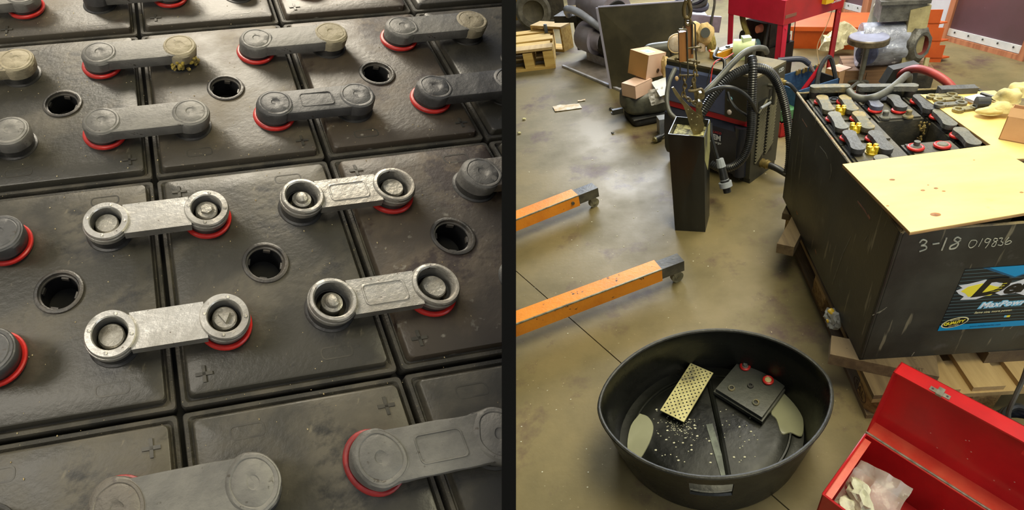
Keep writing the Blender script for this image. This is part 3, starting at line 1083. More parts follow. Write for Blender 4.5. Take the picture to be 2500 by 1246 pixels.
def small_link(p, q, label, mat, red=(), r=0.0255, z0=None, wid=0.021, h=0.018, hang=None):
    z0 = CT + 0.012 if z0 is None else z0
    p, q = Vector((p[0], p[1], 0)), Vector((q[0], q[1], 0))
    mid = (p + q) / 2
    base = BP(mid.x, mid.y, CT)
    t = thing('cell_link', label, 'connector', base, BROT, 'links on the big battery')
    loc = Matrix.Translation((-mid.x, -mid.y, -CT))
    d = (q - p).normalized()
    n = Vector((-d.y, d.x, 0))
    bm = bm_new()
    poly = []
    for c, s in ((p, -1), (q, 1)):
        a0 = math.atan2(d.y, d.x) + (PI / 2 if s < 0 else -PI / 2)
        for k in range(11):
            a = a0 + PI * k / 10
            poly.append((c.x + r * math.cos(a), c.y + r * math.sin(a)))
        m = c - d * s * 0.032
        side = n * wid
        # waist
        w1 = m + side * (1 if s > 0 else -1)
        poly.append((w1.x, w1.y))
        nxt = (q if s < 0 else p) + d * s * 0.032
        w2 = nxt + side * (1 if s > 0 else -1)
        poly.append((w2.x, w2.y))
    prism(bm, poly, z0, z0 + h)
    bevel(bm, 0.004, 2, 0.9)
    bm.transform(loc)
    obj('bar', bm, mat, t)
    for k, c in enumerate((p, q)):
        bm = bm_new(); cyl(bm, (c.x, c.y, CT - 0.001), (c.x, c.y, z0 + 0.002), 0.022, seg=16); bm.transform(loc); obj('post', bm, m_seal, t)
        if k in red:
            bm = bm_new(); torus(bm, (c.x - 0.004, c.y, CT + 0.007), 0.0235, 0.006, 24, 8); bm.transform(loc); obj('red_seal_ring', bm, m_red, t)
    return t


small_link((0.081, 0.985), (0.068, 0.860), 'grey link over the two farthest cells of the left row, outer one', m_rlink_y, (0,))
small_link((0.173, 0.965), (0.160, 0.840), 'grey link over the two farthest cells of the left row, inner one', m_rlink_y, (0,))
small_link((0.073, 0.800), (0.062, 0.680), 'ochre-edged link behind a yellow cap on the outer side of the left row', m_rlink, (0,))
small_link((0.167, 0.785), (0.157, 0.663), 'ochre-crusted link beside the second yellow cap', m_rlink_y, (0,))
small_link((0.070, 0.618), (0.059, 0.500), 'dark grey link nearest the plywood on the outer left', m_rlink_d, (0,))
small_link((0.160, 0.598), (0.153, 0.482), 'dark grey link beside the nearest yellow cap and the empty slot', m_rlink_d, (0,))
small_link((0.275, 0.935), (0.268, 0.855), 'short bluish link under the grey cable with a red seal', M('bluish_link', (84, 88, 110), (104, 106, 116), scale=18, rough=0.5, bump=0.4, bscale=70), (1,))
small_link((0.366, 0.925), (0.356, 0.830), 'dark link with a red seal behind the two bare bolts', m_rlink_d, (1,))
small_link((0.466, 0.905), (0.452, 0.790), 'dark link beside the corner of the back plywood, farthest', m_rlink_d, (0,))
small_link((0.470, 0.742), (0.455, 0.632), 'grey link beside the back plywood, middle one', m_rlink, (0,))
small_link((0.462, 0.568), (0.455, 0.470), 'grey link beside the back plywood, nearest one', m_rlink, (0,))
small_link((0.106, 0.405), (0.100, 0.330), 'pale link half hidden under the front plywood edge', m_rlink, (0,))
small_link((0.070, 1.062), (0.196, 1.040), 'pale grey bar along the back edge of the battery, left', m_rlink_y, (), 0.0225, CT + 0.028, 0.021, 0.024)
small_link((0.268, 1.028), (0.470, 0.985), 'long grey bar with chalky right end along the back edge', m_rlink, (0,), 0.0225, CT + 0.028, 0.019, 0.022)
# crust left in the empty slot
bm = bm_new()
for q in range(26):
    s = random.uniform(0.003, 0.007)
    blob(bm, (random.uniform(-0.016, 0.012), random.uniform(-0.05, 0.05) * 0.3, random.uniform(-0.06, 0.05)), (s, s, s * 1.4), 1, 0.4, 5, q)
m_ccr = M('ochre_deposit', (168, 146, 84), (120, 100, 60), scale=60, rough=0.95, bump=0.9, bscale=150)
cr = obj('corrosion_deposit', bm, m_ccr, None, label='ochre corrosion deposit clinging to the wall of the empty slot', cat='corrosion', loc=BP(0.423, 0.735, 0.70))

# plywood sheets
m_ply = M('pale_plywood', (236, 206, 130), (222, 188, 110), scale=2.5, stretch=(1, 3.5, 1), lo=0.35, hi=0.7, c3=(120, 84, 44), scale3=30, t3=0.74, w3=0.03, stretch3=(1, 2, 1), rough=0.55, detail=6, c4=(196, 140, 70), scale4=3.0, t4=0.64, w4=0.14)
m_plyedge = M('plywood_edge', (150, 112, 66), (190, 150, 96), scale=30, stretch=(0.3, 0.3, 8), rough=0.7)
m_knot = M('wood_knot', (156, 104, 50), (120, 76, 36), scale=60, rough=0.6)
PZ = CT + 0.034


def sheet(name, corners, z, label, th=0.011):
    c = sum((Vector((p[0], p[1], 0)) for p in corners), Vector()) / 4
    t = thing(name, label, 'plywood sheet', BP(c.x, c.y, z), BROT)
    P = [Vector((p[0] - c.x, p[1] - c.y, 0)) for p in corners]
    bm = bm_new()
    prism(bm, [(p.x, p.y) for p in P], th * 0.75, th)
    obj('face_veneer', bm, m_ply, t, 0)
    bm = bm_new()
    prism(bm, [(p.x * 0.999, p.y * 0.999) for p in P], 0, th * 0.75)
    obj('core_plies', bm, m_plyedge, t, 0)
    return t, c


pF = [BL(2222, 567, PZ + 0.011), BL(2500, 520, PZ + 0.011), BL(2420, 354, PZ + 0.011), BL(2057, 401, PZ + 0.011)]
ex = Vector((pF[1][0] - pF[0][0], pF[1][1] - pF[0][1]))
pF[1] = (pF[0][0] + 0.545, pF[0][1] + 0.545 * ex.y / ex.x)
ply1, c1_ = sheet('plywood_sheet', pF, PZ, 'pale knotty plywood sheet lying on the near end of the battery')
for px, py, r in ((2178, 439, 0.008), (2284, 524, 0.013), (2167, 503, 0.004), (2253, 465, 0.006), (2285, 460, 0.006), (2304, 467, 0.005), (2494, 470, 0.005), (2266, 452, 0.003), (2378, 391, 0.003)):
    x, y = BL(px, py, PZ + 0.011)
    bm = bm_new(); lathe(bm, [(r, 0.0108), (r * 0.9, 0.0114), (0.0001, 0.0114)], 16, Matrix.Translation((x - c1_.x, y - c1_.y, 0)) @ Matrix.Diagonal((1.2, 0.8, 1, 1)))
    obj('knot', bm, m_knot, ply1)
PZ2 = PZ - 0.0115
pB = [BL(2420, 356, PZ2 + 0.011), BL(2505, 392, PZ2 + 0.011), None, BL(2247, 231, PZ2 + 0.011)]
br = BL(2428, 221, PZ2 + 0.011)
pB[0] = (pB[0][0] + 0.006, pB[0][1] - 0.10)
pB[1] = (0.79, pB[0][1] - 0.02)
pB[2] = br
ply2, c2_ = sheet('plywood_sheet', pB, PZ2, 'pale plywood sheet at the back, carrying loose links, rag and cardboard box')
# ------------------------------------------------------------------ pallet and timbers under the battery
m_wood = M('pale_pallet_wood', (186, 158, 106), (160, 132, 84), scale=4, stretch=(6, 0.7, 6), lo=0.35, hi=0.7, c3=(110, 84, 50), scale3=40, t3=0.72, rough=0.75, bump=0.2, bscale=40)
m_wood_g = M('grey_weathered_wood', (128, 108, 76), (104, 86, 60), scale=5, stretch=(6, 0.7, 6), rough=0.8, bump=0.25, bscale=40, c3=(76, 60, 40), scale3=40, t3=0.7)
m_wood_d = M('dark_timber', (76, 62, 44), (104, 88, 60), scale=6, rough=0.8, bump=0.3, bscale=40)
m_wood_y = M('yellow_pallet_wood', (196, 164, 92), (172, 138, 70), scale=4, stretch=(0.7, 6, 6), rough=0.75, bump=0.2, bscale=40)
m_chip = M('pressed_wood_block', (176, 146, 92), (132, 104, 64), scale=40, rough=0.85, bump=0.6, bscale=120)
m_burn = M('branded_mark', (70, 50, 30), rough=0.8)
PX0, PY0 = 0.782, 0.975
pal = thing('wooden_pallet', 'wooden block pallet with chamfered corner block, under the large battery', 'pallet', (PX0, PY0, 0), BROT)
PW, PL = 0.80, 1.18
for x0, x1 in ((0.0, 0.1), (0.35, 0.45), (0.70, 0.80)):
    bm = bm_new(); box(bm, x0, x1, 0.0, PL, 0.0, 0.022); bevel(bm, 0.003, 1); obj('bottom_board', bm, m_wood_g if x0 == 0 else m_wood, pal)
    for y0, y1 in ((0.0, 0.10), (0.53, 0.67), (PL - 0.1, PL)):
        bm = bm_new()
        ch = 0.03 if (x0 == 0 and y0 == 0) else 0.004
        poly = [(x0 + ch, y0), (x1, y0), (x1, y1), (x0, y1), (x0, y0 + ch)]
        prism(bm, poly, 0.0225, 0.0995)
        obj('block', bm, m_chip, pal)
for y0, y1 in ((0.0, 0.145), (0.52, 0.665), (PL - 0.145, PL)):
    bm = bm_new(); box(bm, 0.0, PW, y0, y1, 0.1, 0.121); bevel(bm, 0.003, 1); obj('stringer_board', bm, m_wood, pal)
for k, (x0, x1) in enumerate(((0.0, 0.12), (0.165, 0.30), (0.345, 0.455), (0.505, 0.64), (0.68, 0.80))):
    bm = bm_new(); box(bm, x0, x1, 0.004 * (k % 3), PL, 0.1215, 0.143); bevel(bm, 0.003, 1); obj('deck_board', bm, m_wood_g if k == 0 else m_wood, pal)
# branded letters on the side of the corner block
mt = axes((-0.0012, 0.125, 0.045), Vector((0, -1, 0)), Vector((0, 0, 1)), Vector((-1, 0, 0)))
text_mesh('branded_letters', 'PAL', 0.045, m_burn, pal, mt, 0.0005)
bm = bm_new(); torus(bm, (0, 0, 0), 0.05, 0.0015, 30, 5, axes((-0.001, 0.085, 0.06), Vector((0, -1.1, 0)), Vector((0, 0, 0.62)), Vector((-1, 0, 0)))); obj('branded_oval', bm, m_burn, pal)


def beam(name, a, b, w, z0, z1, mat, label, mat_end=None):
    a, b = Vector((a[0], a[1], 0)), Vector((b[0], b[1], 0))
    d = (b - a).normalized()
    n = Vector((-d.y, d.x, 0)) * w
    o = (a + b) / 2
    bm = bm_new()
    P = [a, b, b + n, a + n]
    prism(bm, [(p.x - o.x, p.y - o.y) for p in P], 0, z1 - z0)
    bevel(bm, 0.004, 1)
    return obj(name, bm, mat, None, label=label, cat='timber', loc=(o.x, o.y, z0), group='timbers under the battery')


zt0, zt1 = 0.1435, 0.199
f0, f1_ = Vector((0.676, 1.128, 0)), Vector((1.0, 0.985, 0))
tb1 = beam('timber_block', L2(f0), L2(f1_), 0.095, zt0, zt1, m_wood_g, 'dark-edged timber under the front corner of the battery, stamped on top')
mt = axes((0.065, -0.02, zt1 - zt0 + 0.0003), (f1_ - f0).normalized(), Vector((-(f1_ - f0).normalized().y, (f1_ - f0).normalized().x, 0)), Vector((0, 0, 1)))
text_mesh('stamp', '|W| HT', 0.02, m_burn, tb1, mt, 0.0002)
bm = bm_new()
q = [G(1897, 595, .199), G(1939, 604, .199), G(1955, 577, .199), G(1918, 556, .199)]
o = sum(q, Vector()) / 4
dd = (q[3] - q[0]).normalized()
q[2] = q[1] + dd * 0.34
q[3] = q[0] + dd * 0.34
prism(bm, [(p.x - o.x, p.y - o.y) for p in q], 0, zt1 - zt0)
bevel(bm, 0.004, 1)
obj('timber_block', bm, m_wood_g, None, label='square timber end sticking out left under the far part of the battery', cat='timber', loc=(o.x, o.y, zt0), group='timbers under the battery')
beam('timber_block', L2(G(1908, 535, .1435)), L2(G(1925, 500, .1435)), -0.09, 0.1435, 0.18, m_wood_d, 'small wooden wedge behind the protruding timber end')
beam('timber_block', (1.22, 1.06), (1.62, 1.04), 0.12, zt0, zt1, m_wood_d, 'dark timber under the right front of the battery')

# crumpled film with yellow print on the pallet edge
m_film = M('clear_film', (196, 196, 190), (160, 160, 150), scale=30, rough=0.22, alpha=0.55, bump=0.6, bscale=60)
m_yel = M('yellow_plastic', (222, 180, 34), rough=0.4)
fp = G(2030, 792, 0.145)
t = thing('crumpled_wrapper', 'crumpled clear wrapper with yellow print on the pallet edge', 'wrapper', (fp.x, fp.y, 0.143))
bm = bm_new(); blob(bm, (0, 0, 0.034), (0.030, 0.045, 0.034), 3, 0.5, 3.5, 3); obj('film', bm, m_film, t)
bm = bm_new(); blob(bm, (0.005, 0.005, 0.036), (0.018, 0.026, 0.022), 2, 0.3, 4, 5); obj('core', bm, m_wood_d, t)
bm = bm_new(); blob(bm, (-0.006, 0.012, 0.063), (0.014, 0.016, 0.007), 2, 0.4, 5, 8); obj('print', bm, m_yel, t)
bm = bm_new(); blob(bm, (-0.028, -0.014, 0.04), (0.005, 0.008, 0.008), 2, 0.3, 5, 9); obj('print', bm, m_yel, t)

# ------------------------------------------------------------------ oval tub with what lies in it
m_tub = M('black_rubber_tub', (13, 14, 12), (22, 23, 19), scale=4, rough=0.22, rough2=0.42, bump=0.1, bscale=30, c3=(74, 74, 64), scale3=60, t3=0.74, detail=5, spec=0.32)
m_tubrim = M('worn_tub_rim', (50, 48, 40), (30, 30, 26), scale=20, rough=0.5, bump=0.3, bscale=60)
TC = Vector((0.213, 0.955, 0))
TH = 0.275
BOFF = 0.035
tub = thing('oval_tub', 'oval black rubber tub with a slot handle, holding cell parts and grey liquid', 'tub', TC, 0.02)


def oval(a, b, z, n=72, cx=0.0, cy=0.0):
    return [Vector((cx + a * math.cos(2 * PI * k / n), cy + b * math.sin(2 * PI * k / n) * abs(math.sin(2 * PI * k / n)) ** 0.14, z)) for k in range(n)]


RA, RB = 0.385, 0.283
BA, BB = 0.345, 0.290
N_ = 72
prof = [(BA - 0.02, BB - 0.02, 0.0), (BA, BB, 0.008)]
for k in range(1, 7):
    s = k / 6
    prof.append((BA + (RA - BA) * s ** 0.9, BB + (RB - BB) * s ** 0.9, 0.008 + (TH - 0.008) * s))
inner = []
for k in range(6, -1, -1):
    s = k / 6
    inner.append((BA + (RA - BA) * s ** 0.9 - 0.007, BB + (RB - BB) * s ** 0.9 - 0.007, 0.012 + (TH - 0.008) * s))
prof = prof + inner[1:] + [(BA - 0.03, BB - 0.03, 0.010), (BA - 0.055, BB - 0.055, 0.013), (BA - 0.07, BB - 0.07, 0.020), (BA - 0.11, BB - 0.11, 0.020), (0.06, 0.05, 0.020)]
bm = bm_new()
rings = [[bm.verts.new(p) for p in oval(a, b, z, N_, 0.0, BOFF * (1 - min(1, z / TH)))] for a, b, z in prof]
hs = None
for ri, (A, B) in enumerate(zip(rings, rings[1:])):
    for i in range(N_):
        j = (i + 1) % N_
        ang = (i + 0.5) / N_ * 360
        if 251 < ang < 269 and ri in (4, 5, 8, 9): continue       # opening of the slot handle
        bm.faces.new((A[i], A[j], B[j], B[i]))
bm.faces.new(rings[-1])
bm.faces.new(rings[0][::-1])
for i in range(N_):
    ang = (i + 0.5) / N_ * 360
bo, bi = 5, 8
sel = [i for i in range(N_) if 251 < (i + 0.5) / N_ * 360 < 269]
for i in sel:
    for ra, rb in ((4, 10), (6, 8)):
        bm.faces.new((rings[ra][i], rings[ra][(i + 1) % N_], rings[rb][(i + 1) % N_], rings[rb][i]))
for i in (sel[0], (sel[-1] + 1) % N_):
    bm.faces.new((rings[4][i], rings[5][i], rings[6][i], rings[8][i], rings[9][i], rings[10][i]))
obj('tub_body', bm, m_tub, tub)
bm = bm_new()
P = oval(RA - 0.003, RB - 0.003, TH + 0.002, N_)
tube(bm, P + [P[0]], 0.0065, 8, caps=False)
obj('tub_rim', bm, m_tubrim, tub)
# raised bar across the bottom
bm = bm_new()
tube(bm, [(0.035, BB - 0.03, 0.019), (0.03, 0.0, 0.020), (0.02, -BB + 0.12, 0.019)], 0.011, 8)
obj('bottom_rib', bm, m_tub, tub)
m_ribs = M('scuffed_rib', (96, 104, 92), (60, 66, 58), scale=30, rough=0.5)
bm = bm_new()
box(bm, -0.012, 0.012, -BB + 0.13, 0.05, 0.0195, 0.0235, Matrix.Rotation(0.06, 4, 'Z'))
obj('scuffed_strip', bm, m_ribs, tub)
for a, b in ((BA - 0.055, BB - 0.055),):
    bm = bm_new(); P = oval(a, b, 0.016, N_, 0, BOFF); tube(bm, P + [P[0]], 0.006, 6, caps=False); obj('bottom_ridge', bm, m_tub, tub)


def puddle(pxs, z, name, label):
    m_liq = puddle.m
    P = spline([G(x, y, z) for x, y in pxs] + [G(*pxs[0], z)], 4)[:-1]
    o = sum(P, Vector()) / len(P)
    bm = bm_new()
    a = [Vector((p.x - o.x, p.y - o.y, 0)) for p in P]
    vs0 = [bm.verts.new(p) for p in a]
    vs1 = [bm.verts.new(Vector((p.x * 0.97, p.y * 0.97, 0.003))) for p in a]
    bm.faces.new(vs1)
    for i in range(len(a)):
        j = (i + 1) % len(a)
        bm.faces.new((vs0[i], vs0[j], vs1[j], vs1[i]))
    obj(name, bm, m_liq, None, label=label, cat='liquid', loc=(o.x, o.y, z), group='puddles in the tub')


puddle.m = M('milky_grey_liquid', (150, 150, 124), (138, 138, 114), scale=3, rough=0.12, spec=0.5)
puddle([(1562, 1010), (1582, 1018), (1595, 1040), (1590, 1072), (1570, 1112), (1552, 1132), (1537, 1125), (1531, 1085), (1540, 1040)], 0.020, 'milky_puddle', 'milky grey puddle at the left side of the tub floor')
puddle([(1905, 948), (1925, 962), (1950, 990), (1962, 1030), (1957, 1066), (1930, 1058), (1908, 1060), (1895, 1025), (1882, 1005)], 0.020, 'milky_puddle', 'milky grey puddle at the right side, behind the cell lid')

# perforated plate
m_plate = M('cream_plate', (206, 198, 140), (176, 166, 112), scale=20, rough=0.6, bump=0.3, bscale=80, c3=(92, 90, 80), scale3=14, t3=0.60, w3=0.14)
pc = [G(1692, 890, 0.056), G(1747, 915, 0.056), G(1664, 1028, 0.046), G(1606, 1000, 0.046)]
o = sum(pc, Vector()) / 4
ux = (pc[1] - pc[0] + pc[2] - pc[3]) / 2
uy = (pc[3] - pc[0] + pc[2] - pc[1]) / 2
uxn = ux.normalized()
uyn = (uy - uxn * uy.dot(uxn)).normalized()
pt = thing('perforated_plate', 'cream perforated plate stained grey, leaning in the tub', 'perforated plate', (o.x, o.y, 0.024))
lx, ly = ux.length, uy.length
PM = axes((0, 0, o.z - 0.024), uxn, uyn, uxn.cross(uyn))
bm = bm_new(); box(bm, -lx / 2, lx / 2, -ly / 2, ly / 2, -0.0025, 0.0025, PM); bevel(bm, 0.001, 1); obj('plate', bm, m_plate, pt)
bm0 = bm_new(); lathe(bm0, [(0.0032, -0.00285), (0.0001, -0.00285)], 8); hole_me = finish(bm0, 'perforation', m_hole)
nx, ny = 9, 24
cnt = 0
for a in range(nx):
    for b in range(ny):
        if (a + b) % 2: continue
        x = -lx / 2 + lx * (a + 0.9) / (nx + 0.8)
        y = -ly / 2 + ly * (b + 0.8) / (ny + 0.6)
        h = bpy.data.objects.new('perforation', hole_me)
        C.objects.link(h)
        h.parent = pt
        h.matrix_local = PM @ Matrix.Translation((x, y, 0))
        cnt += 1

# cell lid lying in the tub
m_lid = M('black_cell_lid', (56, 58, 54), (72, 72, 66), scale=10, rough=0.38, bump=0.1, bscale=60, c3=(110, 100, 74), scale3=40, t3=0.70)
kc = [G(1803, 872, 0.064), G(1920, 936, 0.064), G(1866, 1028, 0.060), G(1746, 952, 0.060)]
o = sum(kc, Vector()) / 4
ux = (kc[1] - kc[0] + kc[2] - kc[3]) / 2
uy = (kc[0] - kc[3] + kc[1] - kc[2]) / 2
uxn = ux.normalized()
uyn = (uy - uxn * uy.dot(uxn)).normalized()
uzn = uxn.cross(uyn)
lx, ly = ux.length, uy.dot(uyn)
lid = thing('removed_cover', 'black cell cover with two red-sealed terminals, lying in the tub', 'cell cover', (o.x, o.y, o.z - 0.05))
KM = axes(Vector((0, 0, 0.05)) - uzn * 0.034, uxn, uyn, uzn)
bm = bm_new(); box(bm, -lx / 2, lx / 2, -ly / 2, ly / 2, 0.0, 0.018, KM); bevel(bm, 0.003, 1); obj('skirt', bm, m_lid, lid)
bm = bm_new(); box(bm, -lx / 2 + 0.006, lx / 2 - 0.006, -ly / 2 + 0.006, ly / 2 - 0.006, 0.018, 0.034, KM); bevel(bm, 0.003, 2); obj('plate', bm, m_lid, lid)


def onlid(px, py):
    p = onplane(px, py, o, uzn) - o
    return KM @ Matrix.Translation((p.dot(uxn), p.dot(uyn), 0.034))


for px, py, bolt in ((1819, 897, True), (1875, 931, False)):
    p = onlid(px, py)
    bm = bm_new(); torus(bm, (0, 0, 0.006), 0.0165, 0.0055, 24, 8, p); obj('red_seal_ring', bm, m_red, lid)
    bm = bm_new(); lathe(bm, [(0.015, 0), (0.0145, 0.009), (0.009, 0.012), (0.0085, 0.020 if bolt else 0.013), (0.0001, 0.020 if bolt else 0.013)], 16, p); obj('terminal', bm, m_rlink if bolt else m_plate, lid)
for px, py, R, mat in ((1786, 949, 0.0135, m_rlink_y), (1845, 984, 0.0135, m_rlink_y), (1832, 943, 0.012, m_seal)):
    p = onlid(px, py)
    bm = bm_new(); lathe(bm, [(R * 0.55, 0.0005), (R * 0.6, 0.006), (R * 0.9, 0.006), (R, 0.004), (R * 1.05, 0)], 20, p, caps=False); obj('opening_ring', bm, mat, lid)
    bm = bm_new(); lathe(bm, [(0.0001, 0.0008), (R * 0.58, 0.0008)], 16, p, caps=False); obj('opening', bm, m_hole, lid)
# white crumbs in the tub
bm = bm_new()
m_wcr = M('white_crumbs', (216, 214, 190), (180, 176, 150), scale=40, rough=0.9)
for q in range(190):
    if q < 120: px, py = random.gauss(1655, 22), random.gauss(1042, 16)
    else: px, py = random.uniform(1600, 1850), random.uniform(1000, 1130)
    if 1640 < px < 1750 and py < 1020: continue
    p = G(px, py, 0.021)
    s = random.choice((0.001, 0.0014, 0.002)) if q < 120 else random.choice((0.0015, 0.002, 0.0035))
    blob(bm, p, (s * 1.4, s, s * 0.6), 1, 0.3, 3, q)
obj('tub_debris', bm, m_wcr, None, label='fine white crumbs strewn over the tub floor', cat='debris', kind='stuff')

# ------------------------------------------------------------------ red toolbox
m_tred = M('red_enamel', (182, 24, 26), (162, 18, 22), scale=5, rough=0.32, bump=0.04, bscale=40, c3=(220, 96, 80), scale3=60, t3=0.76)
m_tred2 = M('faded_red_enamel', (208, 84, 60), (196, 60, 44), scale=12, rough=0.42, bump=0.08, bscale=40)
m_steel = M('nickel_steel', (196, 190, 170), (150, 144, 126), scale=30, rough=0.3, metal=0.8)
TZ = 0.2
TA = G(2113, 1058, TZ)
tu = (G(2409, 1246, TZ) - TA)
tu.normalize()
tv = Vector((tu.y, -tu.x, 0))                     # from the hinge towards the front
tbx = thing('toolbox', 'open red metal toolbox with raised lid and steel latch, nearest on the right', 'toolbox', (TA.x, TA.y, 0), math.atan2(tu.y, tu.x))
TL, TD = 0.60, 0.265


def tbm(x0, x1, y0, y1, z0, z1):
    # local: x along hinge, -y towards the front
    bm = bm_new()
    box(bm, x0, x1, -y1, -y0, z0, z1)
    return bm


w_ = 0.004
for nm, b in (('end_wall', (0, w_, 0, TD, 0, TZ)), ('end_wall', (TL - w_, TL, 0, TD, 0, TZ)), ('front_wall', (0, TL, TD - w_, TD, 0, TZ)), ('back_wall', (0, TL, 0, w_, 0, TZ)), ('box_floor', (0, TL, 0, TD, 0, 0.004))):
    obj(nm, tbm(*b), m_tred, tbx, 0)
for b in ((0.0, 0.026, 0.012, TD - 0.004, TZ - 0.012, TZ - 0.008), ):
    obj('tray_ledge', tbm(*b), m_tred2, tbx, 0)
bm = bm_new(); tube(bm, [(0.002, -0.004, TZ), (0.002, -TD + 0.002, TZ)], 0.004, 8); tube(bm, [(0.0, -TD + 0.002, TZ), (TL, -TD + 0.002, TZ)], 0.004, 8); obj('rolled_edge', bm, m_tred, tbx)
bm = bm_new()
obj('divider', tbm(0.262, 0.264, 0.03, TD - 0.01, 0.004, 0.13), m_steel, tbx, 0)
# lid
la = math.radians(11)
LMx = Matrix.Rotation(-la, 4, 'X')                # leans back
LM = Matrix.Translation((0, 0.004, TZ)) @ LMx
LH, LDp = 0.262, 0.062


def lpart(nm, b, mat, bev=0.0):
    bm = bm_new()
    box(bm, *b)
    if bev: bevel(bm, bev, 2)
    bm.transform(LM)
    return obj(nm, bm, mat, tbx, 35)


lpart('lid_panel', (0, TL, LDp - 0.003, LDp, 0.0, LH), m_tred)
lpart('lid_side', (0, 0.004, 0.0, LDp, 0.0, LH), m_tred)
lpart('lid_side', (TL - 0.004, TL, 0.0, LDp, 0.0, LH), m_tred)
lpart('lid_front_rim', (0, TL, 0.0, LDp, LH - 0.004, LH), m_tred)
lpart('hinge_strip', (0, TL, 0.0, LDp, 0.0, 0.004), m_tred2)
bm = bm_new(); cyl(bm, (0.0, 0.004, TZ + 0.002), (TL, 0.004, TZ + 0.002), 0.0035, seg=10); obj('hinge_pin', bm, m_steel, tbx)
for x, nm in ((0.095, 'latch'),):
    bm = bm_new(); box(bm, x, x + 0.052, 0.004, 0.022, LH, LH + 0.003); bevel(bm, 0.001, 1); bm.transform(LM); la_ = obj(nm, bm, m_steel, tbx)
    bm = bm_new(); box(bm, x + 0.018, x + 0.034, -0.006, 0.030, LH + 0.003, LH + 0.009); bevel(bm, 0.002, 1); bm.transform(LM); obj('latch_tongue', bm, m_steel, la_)
    for dx in (0.007, 0.045):
        bm = bm_new(); cyl(bm, (x + dx, 0.013, LH + 0.003), (x + dx, 0.013, LH + 0.005), 0.003, seg=8); bm.transform(LM); obj('rivet', bm, m_bolt, la_)
bm = bm_new(); box(bm, 0.33, 0.37, -0.003, 0.0005, LH - 0.035, LH + 0.001); bevel(bm, 0.002, 1); bm.transform(LM); hasp = obj('hasp', bm, m_tred, tbx)
for k in range(4):
    bm = bm_new(); cyl(bm, (0.33 + 0.0105 * k, -0.001, LH + 0.001), (0.338 + 0.0105 * k, -0.001, LH + 0.001), 0.003, seg=8); bm.transform(LM); obj('hinge_knuckle', bm, m_tred2, hasp)
m_spot = M('pale_spatter', (206, 150, 130), rough=0.6)
for px, py in ((2371, 1104), (2362, 1121), (2358, 1076), (2366, 1077), (2465, 1196), (2477, 1178), (2427, 1174), (2272, 1058), (2288, 1094)):
    r = ray(px, py)
    pn = LMx.to_3x3() @ Vector((0, 1, 0))
    rot = Matrix.Rotation(math.atan2(tu.y, tu.x), 3, 'Z')
    pw = rot @ pn
    p0 = Vector((TA.x, TA.y, 0)) + rot @ (LM @ Vector((0, LDp - 0.0035, 0)))
    hit = CAM_LOC + r * ((p0 - CAM_LOC).dot(pw) / r.dot(pw))
    loc = rot.inverted() @ (hit - Vector((TA.x, TA.y, 0)))
    bm = bm_new(); blob(bm, loc, (0.0022, 0.0006, 0.0022), 1, 0.2); obj('spatter', bm, m_spot, tbx)


def TP(a, b, z):
    return Vector((TA.x, TA.y, 0)) + tu * a + tv * b + Vector((0, 0, z))


m_bag = M('clear_bag', (220, 214, 204), (200, 196, 186), scale=20, rough=0.18, alpha=0.34, bump=0.5, bscale=25)
m_cloth = M('white_cloth_plastic', (206, 204, 180), (180, 178, 150), scale=14, rough=0.9, bump=0.4, bscale=40)


def sheet_bm(c, ax, ay, nx, ny, amp, freq, seed, thick=0.0008, fold=None):
    """a crumpled sheet with thickness"""
    bm = bm_new()
    c, ax, ay = Vector(c), Vector(ax), Vector(ay)
    n = ax.cross(ay).normalized()
    V = []
    for i in range(nx + 1):
        row = []
        for j in range(ny + 1):
            s, t_ = i / nx - 0.5, j / ny - 0.5
            p = c + ax * s + ay * t_
            k = mnoise.noise(Vector((s * freq + seed, t_ * freq, seed * 1.3))) + 0.5 * mnoise.noise(Vector((s * freq * 2.3, t_ * freq * 2.3 + seed, seed)))
            p = p + n * amp * k + (fold(s, t_) if fold else Vector())
            row.append(bm.verts.new(p))
        V.append(row)
    fs = [bm.faces.new((V[i][j], V[i + 1][j], V[i + 1][j + 1], V[i][j + 1])) for i in range(nx) for j in range(ny)]
    bmesh.ops.recalc_face_normals(bm, faces=bm.faces)
    bmesh.ops.solidify(bm, geom=bm.faces[:], thickness=thick)
    return bm


